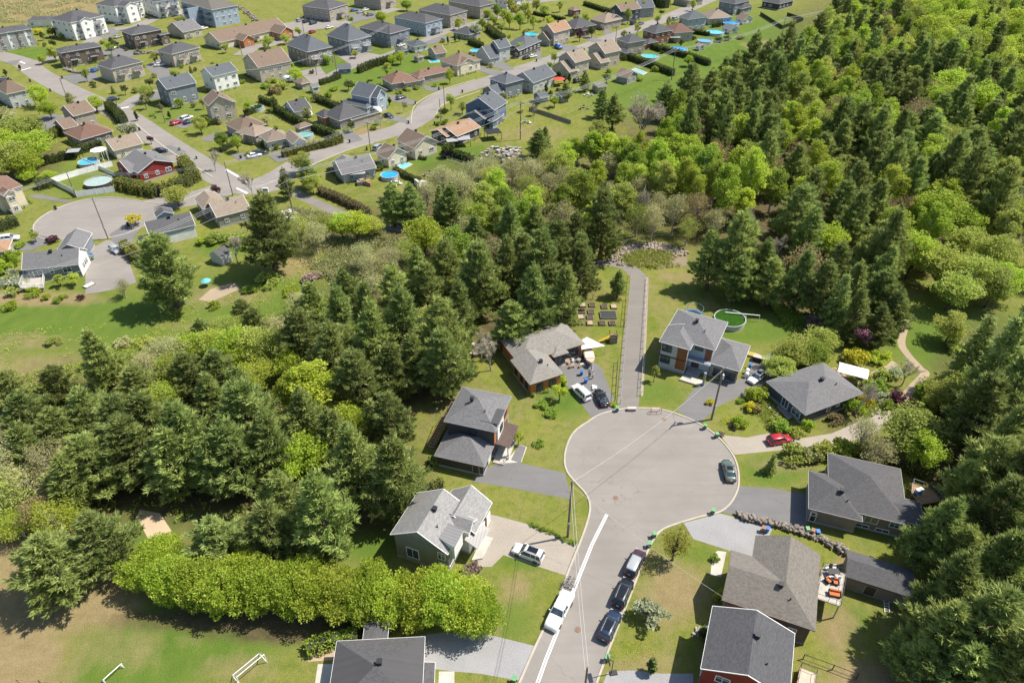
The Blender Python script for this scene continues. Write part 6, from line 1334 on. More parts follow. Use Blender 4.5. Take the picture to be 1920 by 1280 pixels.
# ---------------------------------------------------------------- yard things
def simple(name, label, cat, x, y, build, z=0.0, rz=0.0):
    p = G(x, y, z); r = thing(name, label, cat, (p.x, p.y, 0), rz); build(r); return r
def hockey_net(r):
    m = MB()
    for a, b in (((-.9, 0, 0), (-.9, 0, 1.2)), ((.9, 0, 0), (.9, 0, 1.2)), ((-.9, 0, 1.2), (.9, 0, 1.2)), ((-.9, 0, 0), (-.8, .9, 0)), ((.9, 0, 0), (.8, .9, 0)), ((-.8, .9, 0), (.8, .9, 0)), ((-.9, 0, 1.2), (-.8, .5, 1.1)), ((.9, 0, 1.2), (.8, .5, 1.1)), ((-.8, .5, 1.1), (-.8, .9, 0)), ((.8, .5, 1.1), (.8, .9, 0))): m.tube([a, b], .035, 5)
    m.build('frame', tail_red, r); m = MB()
    for k in range(10): x = -.85 + k * .19; m.tube([(x, .05, 1.18), (x * .95, .5, 1.1), (x * .92, .9, .03)], .012, 3)
    for k in range(6): z = .15 + k * .18; m.tube([(-.87, .88 - z * .3, z), (.87, .88 - z * .3, z)], .012, 3)
    m.build('netting', white, r)
tail_red = mat_plain('red_metal', (.4, .05, .04), .4)
simple('hockey_net', 'street hockey net with white netting at the head of the turning circle', 'hockey net', 1230, 776, hockey_net)
def soccer(w, h, dpt):
    def f(r):
        m = MB()
        for a, b in (((-w, 0, 0), (-w, 0, h)), ((w, 0, 0), (w, 0, h)), ((-w, 0, h), (w, 0, h)), ((-w, 0, h), (-w, dpt, 0)), ((w, 0, h), (w, dpt, 0)), ((-w, dpt, 0), (w, dpt, 0)), ((-w, 0, 0), (-w, dpt, 0)), ((w, 0, 0), (w, dpt, 0))): m.tube([a, b], .05, 6)
        m.build('frame', white, r); m = MB()
        for k in range(int(w * 8)): x = -w + 2 * w * (k + .5) / int(w * 8); m.tube([(x, 0, h), (x, dpt, 0)], .008, 3)
        for k in range(1, 6): m.tube([(-w, dpt * k / 6, h * (1 - k / 6)), (w, dpt * k / 6, h * (1 - k / 6))], .008, 3)
        m.build('netting', greytrim, r)
    return f
simple('soccer_goal', 'small white soccer goal on the dry field at the bottom left', 'soccer goal', 216, 1266, soccer(1.2, 1.0, .8), rz=1.0)
simple('soccer_goal', 'larger white goal frame cut by the bottom edge', 'soccer goal', 476, 1262, soccer(1.9, 1.9, 1.8), rz=.85)
def bench_box(r):
    m = MB(); m.box((0, 0, .3), (1.5, .55, .55)); m.build('box', mat_plain('utility_grey', (.28, .28, .27), .7), r); m = MB(); m.box((0, 0, .6), (1.6, .65, .06)); m.build('lid', conc, r)
for x_, y_, l_ in ((1154, 933, 'rusty round manhole cover at the throat of the turning circle'), (1245, 786, 'rusty round manhole cover near the hockey net'), (1083, 1180, 'round manhole cover beside the white line of the near street')):
    simple('manhole_cover', l_, 'manhole cover', x_, y_, lambda r: (lambda m: (m.lathe([(.42, .013), (.42, .035), (.36, .035), (.34, .03), (.001, .03)], 20), m.build('cover', mat_plain('rusty_iron', (.20, .12, .09), .8, .2, var=.3, scale=6), r)))(MB()))
simple('concrete_box', 'grey concrete box at the end of the paved path', 'box', 1184, 769, bench_box)
def mailboxes(r):
    m = MB(); m.box((0, 0, .75), (1.5, .5, 1.3)); m.build('cabinet', white, r); m = MB()
    for k in range(4): m.box((-.56 + k * .37, -.26, .9), (.3, .03, .8))
    m.build('doors', greytrim, r)
simple('mailbox_cabinet', 'white mailbox cabinet at the street junction', 'mailbox', 499, 361, mailboxes)
def hoop(r):
    m = MB(); m.tube([(0, 0, 0), (0, 0, 3.0), (.5, 0, 3.4)], .06, 6); m.build('post', black, r); m = MB(); m.box((.6, 0, 3.3), (.06, 1.2, .8)); m.build('backboard', black, r); m = MB(); m.lathe([(.22, 0), (.24, .02), (.22, .03)], 14, (.9, 0, 3.0)); m.build('rim', orange_c, r); m = MB(); m.box((-.3, 0, .1), (.9, .6, .2)); m.build('base', black, r)
simple('basketball_hoop', 'portable black basketball hoop at the right kerb near the bottom edge', 'basketball hoop', 1146, 1262, hoop, rz=3.3)
def beds(r, w, d, fill):
    m = MB()
    for c, s in (((0, -d / 2, .2), (w, .06, .4)), ((0, d / 2, .2), (w, .06, .4)), ((-w / 2, 0, .2), (.06, d, .4)), ((w / 2, 0, .2), (.06, d, .4))): m.box(c, s)
    m.build('frame', greywood, r); m = MB(); m.box((0, 0, .17), (w - .07, d - .07, .3)); m.build('filling', fill, r)
bl = ['back row left', 'back row second', 'back row third', 'back row right', 'second row left', 'second row middle', 'third row left', 'third row middle', 'front row left', 'front row second', 'front row third', 'front row right']
for i, (x, y) in enumerate([(1092.5, 573), (1110, 573), (1133, 576), (1151, 576), (1091, 585), (1108, 586), (1089, 595.5), (1106, 596), (1087, 606), (1106, 607), (1129, 607), (1148, 607)]):
    simple('raised_garden_bed', 'raised wooden garden bed, ' + bl[i] + ' inside the brown fence', 'garden bed', x, y, lambda r, i=i: beds(r, 1.25, 1.5, soil if i % 3 else mat_plain('straw', (.35, .28, .18), .9)))
simple('raised_garden_bed', 'large raised bed half covered with white and black sheets', 'garden bed', 1140, 592, lambda r: beds(r, 3.4, 2.6, mat_plain('black_sheet', (.03, .03, .035), .6)))
def playset(r):
    m = MB()
    for x in (-.7, .7):
        for y in (-.7, .7): m.box((x, y, 1.2), (.12, .12, 2.4))
    m.build('posts', wood, r); m = MB(); m.box((0, 0, 1.3), (1.5, 1.5, .1)); m.build('platform', wood, r); m = MB(); m.box((0, -.7, 1.8), (1.4, .05, .8)); m.box((0, .7, .7), (1.4, .05, 1.2)); m.box((.7, 0, .7), (.05, 1.4, 1.2)); m.box((0, -.7, .6), (1.4, .05, 1.1)); m.build('walls', greywood, r)
    m = MB(); m.face([(-.7, -.3, 1.3), (-3.0, -.6, .2), (-3.0, -.1, .2), (-.7, .3, 1.3)]); m.tube([(-.7, -.3, 1.4), (-3.0, -.6, .3)], .06, 5); m.tube([(-.7, .3, 1.4), (-3.0, -.1, .3)], .06, 5); m.build('slide', mat_plain('yellow_plastic', (.7, .5, .05), .5), r)
simple('playset', 'small wooden play tower with yellow slide beside the paved path', 'playset', 1149, 640, playset)
def sail(r):
    m = MB(); V = [(-1.9, -1.6, 2.2), (2.8, -.6, 2.3), (-.6, 1.9, 2.6), (-2.0, .6, 2.6)]; m.face(V); m.face([(x, y, z - .03) for x, y, z in reversed(V)]); m.build('canopy', white, r); m = MB()
    for x, y, z in V: m.tube([(x, y, 0), (x, y, z)], .04, 5)
    m.build('poles', steel, r)
simple('shade_canopy', 'white shade canopy at the right end of the orange bungalow', 'canopy', 1106, 662, sail)
def boat(r):
    st = []
    for x, w, zb, zt in ((-2.4, .85, .75, 1.35), (-1, 1.0, .65, 1.4), (.6, 1.0, .6, 1.45), (1.7, .7, .65, 1.5), (2.5, .1, .95, 1.6)): st.append([(x, -w * .4, zb), (x, -w, zb + .35), (x, -w, zt), (x, w, zt), (x, w, zb + .35), (x, w * .4, zb)][::-1])
    loft(st).build('hull', mat_plain('beige_hull', (.45, .36, .28), .6), r); m = MB(); m.face([(-2.3, -.8, 1.5), (1.0, -.9, 1.55), (1.0, .9, 1.55), (-2.3, .8, 1.5)]); m.face([(-2.3, .8, 1.46), (1.0, .9, 1.5), (1.0, -.9, 1.5), (-2.3, -.8, 1.46)]); m.build('cover', mat_plain('boat_cover', (.55, .46, .38), .9), r)
    m = MB(); m.tube([(-2.2, -.8, .45), (2.0, -.5, .45), (3.9, 0, .45)], .06, 5); m.tube([(-2.2, .8, .45), (2.0, .5, .45), (3.9, 0, .45)], .06, 5); m.box((-.8, 0, .4), (.1, 2.1, .1)); m.build('trailer_frame', steel, r); m = MB(); m.box((-2.6, 0, 1.2), (.4, .4, .9)); m.build('outboard_motor', black, r)
    for s in (-1, 1): w = MB(); w.lathe([(.12, -.1), (.32, -.1), (.34, 0), (.32, .1), (.12, .1)], 14); w.v = [(a - .8, c + s * 1.1, b + .34) for a, b, c in w.v]; w.build('wheel', rubber, r)
simple('boat_trailer', 'covered beige boat on a trailer in front of the orange bungalow', 'boat trailer', 1104, 676, boat, rz=-1.5)
def misc_pile(n, s, mats, spread=1.0):
    def f(r):
        rr = random.Random(n * 7 + int(s * 10))
        for k in range(n): m = MB(); m.box((rr.uniform(-spread, spread), rr.uniform(-spread, spread), s * .3), (s * rr.uniform(.5, 1.3), s * rr.uniform(.3, .8), s * rr.uniform(.3, .8)), 0, rr.uniform(0, 3)); m.build('board' if k % 2 else 'crate', mats[k % len(mats)], r)
    return f
simple('wood_pile', 'pile of boards and crates before the steps of the orange bungalow', 'pile', 1078, 681, misc_pile(9, .9, (wood, greywood, conc), 1.6)); simple('white_tarp', 'crumpled white tarp on the drive between the parked cars', 'tarp', 1113, 728, misc_pile(3, .8, (white,), .35))
simple('lumber_pile', 'heap of pale lumber behind the orange bungalow', 'pile', 898, 660, misc_pile(10, 1.3, (wood, conc, greywood), 1.8)); simple('salvage_heap', 'wide heap of boards and stones at the wood edge behind the tan roof', 'pile', 940, 292, misc_pile(70, 1.3, (conc, greywood, rock, greytrim, wood, steel), 6.5))
simple('board_pile', 'pile of white boards in the brush left of the wood path', 'pile', 541, 408, misc_pile(8, 2.0, (conc, greywood, white), 2.0)); simple('sand_pit', 'concrete edged pit at the end of the lawn near the firepit', 'pit', 788, 352, misc_pile(5, 2.4, (conc, rock), 1.5))
def chairset(seats, mt):
    def f(r):
        for x, y, a in seats:
            m = MB(); m.box((x, y, .4), (.75, .75, .14), 0, a); c, s = math.cos(a), math.sin(a); m.box((x - s * -.36, y + c * .36 * 1.0, .7), (.75, .12, .7), 0, a); m.box((x, y, .2), (.7, .7, .3), 0, a); m.build('chair', mt, r)
    return f
dx = lambda v, z=3.0: (G(v[0], v[1], z))
for (x, y, w, a, lab, nm) in ((1552, 1090, .68, .5, 'orange cushioned armchair, left one on the raised deck', 'armchair'), (1566, 1093, .68, -.3, 'orange cushioned armchair, right one on the raised deck', 'armchair'), (1564, 1115, 1.5, -.25, 'orange cushioned sofa on the raised deck', 'sofa')):
    p = G(x, y, 3.0); r = thing(nm, lab, nm, p, a); m = MB(); m.box((0, 0, .16), (w, .72, .26)); m.box((0, .34, .5), (w, .12, .5)); m.box((-w / 2, 0, .4), (.1, .8, .35)); m.box((w / 2, 0, .4), (.1, .8, .35)); m.build('frame', black, r); m = MB(); m.box((0, -.04, .36), (w - .16, .66, .15)); m.box((0, .27, .58), (w - .16, .12, .35)); m.build('cushion', orange_c, r)
p = G(1560, 1076, 3.0); r = thing('patio_table', 'dark patio table with white dishes on the raised deck', 'table', p); m = MB(); m.box((0, 0, .72), (1.6, .9, .05)); m.build('table_top', black, r); m = MB()
for sx in (-.7, .7):
    for sy in (-.35, .35): m.box((sx, sy, .35), (.06, .06, .7))
m.build('legs', black, r)
for k in range(4): q = thing('patio_chair', 'white patio chair, ' + ('far left', 'far right', 'near left', 'near right')[k] + ' at the deck table', 'chair', p + Vector(((-.5, .5, -.5, .5)[k], (.75, .75, -.75, -.75)[k], 0))); m = MB(); m.box((0, 0, .42), (.45, .45, .05)); m.box((0, .2 if k < 2 else -.2, .65), (.45, .05, .45)); m.box((0, 0, .2), (.35, .35, .4)); m.build('seat_frame', white, q)
p = G(1720, 926, 1.2); r = thing('barbecue', 'covered white and blue barbecue on the rear deck of the taupe bungalow', 'barbecue', p, .4); m = MB(); m.box((0, 0, .5), (1.3, .6, .9)); m.build('body', plastic_blue, r); m = MB(); m.box((0, 0, 1.05), (1.2, .6, .25)); m.build('lid', white, r)
def umbrella(r, col, h=2.4, R0=1.5):
    m = MB(); m.lathe([(R0, h - .5), (R0 * .5, h - .15), (.02, h)], 8); m.build('canopy', col, r); m = MB(); m.tube([(0, 0, 0), (0, 0, h)], .03, 6); m.build('pole', steel, r)
simple('garden_parasol', 'pale blue parasol by the little vegetable plot', 'parasol', 389, 536, lambda r: umbrella(r, mat_plain('sky_cloth', (.12, .48, .72), .8), 1.9, 1.1)); simple('garden_parasol', 'red parasol behind the white and grey house', 'parasol', 1047, 160, lambda r: umbrella(r, mat_plain('red_cloth', (.5, .05, .03), .8), 3.0, 2.6))
simple('gazebo', 'white octagonal gazebo at the corner of the yellow bungalow', 'gazebo', 192, 302, lambda r: (umbrella(r, WL['white'], 4.2, 2.4), [(lambda m, a: (m.tube([(2.1 * math.cos(a), 2.1 * math.sin(a), 0), (2.1 * math.cos(a), 2.1 * math.sin(a), 3.6)], .08, 5), m.build('post', white, r)))(MB(), k * .785) for k in range(8)]))
def camper(r):
    st = []
    for x, zb, zt in ((-2.2, .9, 1.5), (-2.0, .5, 2.3), (-.8, .45, 2.7), (.9, .45, 2.6), (1.9, .5, 2.0), (2.2, .8, 1.2)): st.append([(x, -1.05, zb), (x, -1.1, (zb + zt) / 2), (x, -.8, zt), (x, .8, zt), (x, 1.1, (zb + zt) / 2), (x, 1.05, zb)][::-1])
    loft(st).build('body', PAINT['white'], r, True); m = MB(); m.box((0, -1.08, 1.6), (1.2, .06, .5)); m.box((0, 1.08, 1.6), (1.2, .06, .5)); m.build('window', glass, r)
    for s in (-1, 1): w = MB(); w.lathe([(.1, -.1), (.32, -.1), (.32, .1), (.1, .1)], 12); w.v = [(a, c + s * 1.02, b + .33) for a, b, c in w.v]; w.build('wheel', rubber, r)
    m = MB(); m.tube([(2.1, 0, .5), (3.3, 0, .5)], .05, 5); m.build('tow_bar', steel, r)
simple('camper', 'white teardrop camper next to the dark grey car', 'camper', 705, 213, camper, rz=-.5); simple('camper', 'white camper trailer beside the dark roofed garage', 'camper', 575, 219, camper, rz=-.4); simple('camper', 'small white boat shaped trailer beside the little blue conifer', 'camper', 542, 154, camper, rz=.2)
def pergola(w, d, h, col):
    def f(r):
        m = MB(); m.box((0, 0, h), (w, d, .14)); m.build('roof', col, r); m = MB()
        for x in (-w / 2 + .15, w / 2 - .15):
            for y in (-d / 2 + .15, d / 2 - .15): m.box((x, y, h / 2), (.14, .14, h))
        m.build('posts', black, r)
    return f
for x, y, w, d, lab, c, z in ((924, 260, 5, 4.4, 'black pergola on the lawn edge right of the long tan brown roof', black, .3), (869, 273, 4.4, 3.6, 'dark slatted pergola behind the long tan brown roof', greytrim, .25), (848, 277, 3.6, 3, 'smaller dark canopy left of the slatted pergola', greytrim, .25), (672, 337, 4.5, 4, 'dark slatted pergola behind the grey house by the bright blue pool', greytrim, .2), (143, 297, 3.6, 3.2, 'dark garden pavilion above the round blue pool', greytrim, .2), (1264, 80, 5, 3.5, 'grey patio roof below the beige house with outside stair', greytrim, 0)):
    simple('pergola', lab, 'pergola', x, y, pergola(w, d, 2.5, c), rz=z)
simple('pool_bar_deck', 'brown wooden patio deck with railing below the slatted pergola', 'deck', 682, 345, misc_pile(6, 2.0, (wood, wood, plastic_blue), 1.6))
for x, y, n, lab in ((1078, 0, 3, ''), (742, 346, 4, 'white garden chairs round the paved circle below the bright blue pool'), (805, 330, 4, 'dark chairs round the stone firepit on the long lawn'), (1095, 205, 3, 'colourful toys and chairs in the garden below the small pines'), (986, 232, 3, 'pale lawn chairs beside the utility pole'), (1104, 180, 5, 'red and white play things by the small pine'), (330, 470, 0, '')):
    if lab: simple('chair_group', lab, 'garden chairs', x, y, chairset([(1.5 * math.cos(k * 1.6), 1.5 * math.sin(k * 1.6), k * 1.6 - 1.57) for k in range(n)], white if 'white' in lab or 'pale' in lab else (tail_red if 'red' in lab else greywood)))
simple('lean_to_tent', 'white event tent roof behind the dark bungalow', 'tent', 1593, 712, lambda r: (lambda m, n: (m.solid([(-2.6, -1.6, 2.3), (2.6, -1.6, 2.3), (2.6, 1.6, 2.3), (-2.6, 1.6, 2.3), (-2.6, 0, 3.1), (2.6, 0, 3.1)], [(0, 1, 5, 4), (2, 3, 4, 5), (3, 0, 4), (1, 2, 5), (3, 2, 1, 0)]), m.build('canopy', white, r), [n.tube([(x, y, 0), (x, y, 2.3)], .05, 5) for x in (-2.5, 2.5) for y in (-1.5, 1.5)], n.build('poles', tail_red, r)))(MB(), MB()), rz=-.45)
def ladder_(r):
    m = MB()
    for s in (-.3, .3): m.box((s, 0, .1), (.08, 2.6, .08))
    for k in range(6): m.box((0, -1.1 + k * .44, .1), (.6, .08, .06))
    m.build('rails', white, r)
simple('ladder', 'white ladder lying on the grass below the long shed', 'ladder', 1662, 1134, ladder_, rz=-.35)
simple('storage_trailer', 'small utility trailer beside the garage of the modern grey house', 'trailer', 1411, 666, lambda r: (beds(r, 2.6, 1.5, mat_plain('yellow_load', (.35, .30, .06), .8))), rz=-.45)
simple('storage_box', 'long white topped storage box right of the modern grey house', 'storage box', 1428, 678, lambda r: (lambda m, n: (m.box((0, 0, .5), (3.4, 1.0, 1.0)), m.build('box', black, r), n.box((0, 0, 1.05), (3.5, 1.1, .1)), n.build('lid', conc, r)))(MB(), MB()), rz=-.45)
for k, (x, y) in enumerate(((1400, 700), (1399, 707))): simple('propane_tank', ('upper', 'lower')[k] + ' white propane tank at the garage corner of the modern grey house', 'propane tank', x, y, lambda r: (lambda m: (m.lathe([(.001, 0), (.4, .02), (.42, .25), (.42, 1.0), (.25, 1.2), (.001, 1.25)], 14), m.build('tank', white, r)))(MB()))
simple('trailer_frame', 'small white flatbed trailer on the gravel below the silver car', 'trailer', 168, 536, lambda r: beds(r, 1.3, 2.3, white), rz=-.5)
def person(x, y, label, top, pants, rz=0.0):
    p = G(x, y); r = thing('person', label, 'person', p, rz); me = bpy.data.meshes.new('figure')
    J = [((0, 0, .93), .15), ((0, 0, 1.15), .13), ((0, 0, 1.38), .16), ((0, 0, 1.5), .06), ((0, 0, 1.62), .095), ((0, 0, 1.72), .08), ((.10, 0, .85), .10), ((.12, .03, .48), .07), ((.13, 0, .08), .05), ((.13, -.14, .04), .04), ((-.10, 0, .85), .10), ((-.12, -.03, .48), .07), ((-.13, .08, .08), .05), ((-.13, -.05, .04), .04),
         ((.2, 0, 1.40), .065), ((.27, -.03, 1.12), .048), ((.27, -.16, .9), .035), ((-.2, 0, 1.40), .065), ((-.27, -.03, 1.12), .048), ((-.25, -.18, .92), .035)]
    E = [(0, 1), (1, 2), (2, 3), (3, 4), (4, 5), (0, 6), (6, 7), (7, 8), (8, 9), (0, 10), (10, 11), (11, 12), (12, 13), (2, 14), (14, 15), (15, 16), (2, 17), (17, 18), (18, 19)]
    me.from_pydata([j[0] for j in J], E, []); o = link(bpy.data.objects.new('body', me), r); sm = o.modifiers.new('skin', 'SKIN')
    for v, j in zip(me.skin_vertices[0].data, J): v.radius = (j[1], j[1])
    me.skin_vertices[0].data[0].use_root = True; ss = o.modifiers.new('sub', 'SUBSURF'); ss.levels = ss.render_levels = 1; me.materials.append(top)
    h = MB(); h.lathe([(.10, 1.62), (.105, 1.70), (.07, 1.78), (.001, 1.80)], 10); h.build('hair', black, r)
    t = MB(); t.lathe([(.19, .86), (.2, .98), (.17, 1.02)], 10)
    for s in (-1, 1): t.tube([(s * .10, 0, .9), (s * .12, s * .03, .48), (s * .13, .02, .12)], [.125, .09, .07], 8)
    t.build('trousers', pants, r)
person(1105, 707, 'person in light shirt and dark trousers standing by the boat trailer', mat_plain('light_shirt', (.45, .35, .3), .9), black)
person(1111, 710, 'person in pale clothes beside the boat trailer, right of the other', mat_plain('pale_shirt', (.5, .42, .36), .9), greytrim, .6)
# ---------------------------------------------------------------- hand-placed trees (pixel of the crown's middle, height, crown radius, foliage)
T = tree
for x, y, h, r in [(308, 508, 18, 6.6), (500, 440, 20, 6.8), (95, 1062, 12, 5.4), (198, 1018, 12, 4.6), (402, 1010, 9, 4.0), (505, 995, 12, 4.2), (605, 968, 17, 5.4), (665, 880, 17, 5.2), (738, 900, 17, 5.2), (735, 790, 12, 4.3), (1130, 420, 19, 5.2), (1159, 533, 7, 2.2),
                   (1335, 488, 15, 4.8), (1388, 478, 19, 5.4), (1432, 500, 14, 4.6), (1440, 530, 12, 4.2), (1385, 525, 12, 4.0), (1502, 525, 15, 4.6), (1545, 545, 14, 4.4), (1598, 545, 14, 4.6), (1570, 500, 13, 4), (1640, 470, 15, 5.0), (1605, 590, 13, 4.2), (1655, 560, 13, 4.2), (1650, 615, 10, 3.6), (1680, 585, 11, 3.8),
                   (735, 385, 12, 4.6), (770, 385, 12, 4.4), (845, 388, 12, 4.2), (535, 345, 9, 3.0), (577, 325, 9, 3.2), (190, 675, 13, 4.6), (115, 735, 11, 4.0), (900, 525, 18, 5.8), (950, 505, 16, 4.8), (1010, 500, 17, 4.8), (1000, 570, 17, 5.2), (1060, 560, 16, 4.8), (1085, 515, 16, 4.6), (1042, 475, 17, 4.6), (1075, 450, 14, 4.2), (1085, 490, 14, 4),
                   (830, 635, 18, 5.4), (760, 610, 18, 5.6), (700, 640, 18, 5.6), (640, 600, 15, 5), (590, 580, 13, 4.6), (650, 540, 10, 4), (860, 590, 16, 4.6), (800, 545, 14, 4.6), (745, 550, 13, 4.4), (690, 580, 14, 4.6), (560, 640, 14, 4.6), (628, 670, 16, 5), (670, 720, 15, 4.8), (840, 680, 16, 4.6), (780, 680, 14, 4.4),
                   (465, 790, 17, 6.0), (400, 760, 14, 5.0), (350, 830, 17, 5.8), (290, 800, 15, 5.2), (440, 860, 15, 5.8), (230, 820, 15, 5.4), (330, 866, 14, 5.4), (250, 848, 14, 5.2), (400, 872, 13, 5.0), (510, 840, 15, 5.2), (172, 880, 13, 5.0), (170, 790, 13, 4.8), (120, 820, 12, 4.6), (60, 780, 11, 4.4), (60, 850, 12, 4.6), (130, 905, 12, 4.6), (20, 730, 8, 3.6),
                   (350, 705, 10, 3.8), (450, 735, 11, 4.0), (380, 625, 7, 3.2), (455, 590, 7, 3.0), (480, 610, 8, 3.2), (260, 720, 9, 3.6), 
                   (1750, 1000, 15, 4.6), (1862, 975, 18, 5.2), (1790, 1050, 13, 4.2), (1870, 1080, 18, 5.6), (1800, 1120, 16, 5.0), (1760, 1190, 14, 5.0), (1840, 1195, 17, 5.4), (1905, 1160, 17, 5.2), (1890, 1260, 16, 5.2), (1810, 1270, 12, 4.6), (1715, 1235, 9, 3.6), (1740, 1275, 8, 3.6),
                   (1835, 780, 18, 5.0), (1890, 760, 20, 5.0), (1870, 860, 20, 5.6), (1905, 920, 20, 5.2), (1850, 915, 18, 5.0), (1905, 840, 20, 5.0), (1900, 1030, 18, 5.0),
                   (1150, 210, 12, 4.4), (1130, 195, 10, 4), (1330, 170, 15, 5.2), (1370, 175, 17, 5.4), (1305, 215, 15, 5.0), (1245, 190, 13, 4.8), (1420, 170, 17, 5.6), (1445, 215, 17, 5.2), (1395, 215, 16, 5), (1340, 215, 15, 5), (1360, 140, 13, 5), (1300, 150, 12, 4.6), (1010, 270, 9, 3.6), (1022, 258, 7, 2.4), (1098, 152, 8, 2.2), (1062, 172, 7, 2.6)]:
    T('pine', x, y, h, r)
for x, y, h, r in [(1572, 570, 14, 3.2), (1870, 690, 22, 4.4), (1905, 640, 19, 4.2), (1840, 660, 16, 3.8), (1448, 868, 4.2, 1.0), (706, 740, 9, 2.4), (698, 790, 10, 2.4), (825, 380, 10, 2.6), (1480, 130, 14, 3.4), (1500, 90, 14, 3.4), (1525, 95, 14, 3.2), (1555, 90, 15, 3.4), (1545, 120, 15, 3.2), (175, 158, 2.6, .9), (211, 168, 3.2, 1.0), (357, 130, 3, .9)]: T('spruce', x, y, h, r)
for x, y, h, r, c in [(1280, 345, 18, 3.4, 'leaf_lime'), (1320, 325, 19, 3.6, 'leaf_green'), (1358, 365, 19, 3.8, 'leaf_lime'), (1405, 335, 21, 4.2, 'leaf_lime'), (1300, 360, 16, 3, 'leaf_lime'), (1380, 320, 18, 3.4, 'leaf_lime'), (1340, 345, 17, 3.2, 'leaf_green'), (1395, 385, 12, 3, 'leaf_lime'), (1225, 345, 15, 3.0, 'leaf_green'), (1080, 285, 11, 3.6, 'leaf_lime'), (1140, 285, 13, 4.0, 'leaf_lime'), (1190, 320, 14, 3.8, 'leaf_green'), (1060, 300, 13, 3.4, 'leaf_lime'), (1112, 282, 14, 3.6, 'leaf_lime'), (1168, 292, 14, 3.6, 'leaf_lime'), (1230, 300, 15, 3.6, 'leaf_lime'), (1255, 335, 15, 3.4, 'leaf_lime'), (1170, 340, 13, 3.2, 'leaf_green'), (1120, 330, 11, 3, 'leaf_lime'), (1205, 345, 14, 3.2, 'leaf_lime'), (1270, 285, 14, 4.0, 'leaf_lime'), (1330, 305, 14, 3.6, 'leaf_green'), (1240, 320, 14, 3.4, 'leaf_green'),
                      (1350, 225, 16, 4.4, 'leaf_lime'), (1385, 255, 16, 4.6, 'leaf_lime'), (1605, 215, 18, 4.2, 'leaf_lime'), (1490, 235, 17, 4.0, 'leaf_lime'), (1465, 262, 15, 4.0, 'leaf_lime'), (1520, 262, 15, 4.0, 'leaf_lime'), (1740, 290, 15, 4.4, 'leaf_lime'), (1790, 300, 15, 4.2, 'leaf_lime'), (1270, 250, 14, 3.6, 'leaf_green'), (1415, 300, 12, 3.4, 'leaf_green'), (1500, 362, 12, 3.4, 'leaf_lime'),
                      (930, 350, 12, 3.2, 'leaf_lime'), (945, 385, 12, 3.2, 'leaf_green'), (905, 370, 11, 3.2, 'leaf_olive'), (895, 420, 12, 3.4, 'leaf_green'), (855, 465, 13, 3.8, 'leaf_green'), (935, 420, 12, 3.4, 'leaf_green'), (980, 410, 13, 3.2, 'leaf_green'), (1000, 380, 11, 3, 'leaf_lime'), (575, 735, 14, 4.2, 'leaf_lime'), (548, 745, 12, 3.2, 'leaf_lime'), (600, 745, 11, 2.6, 'leaf_lime'), (1600, 30, 16, 6, 'leaf_lime'), (1640, 55, 16, 5.5, 'leaf_lime'), (1578, 50, 14, 5, 'leaf_olive')]: T('aspen', x, y, h, r, c)
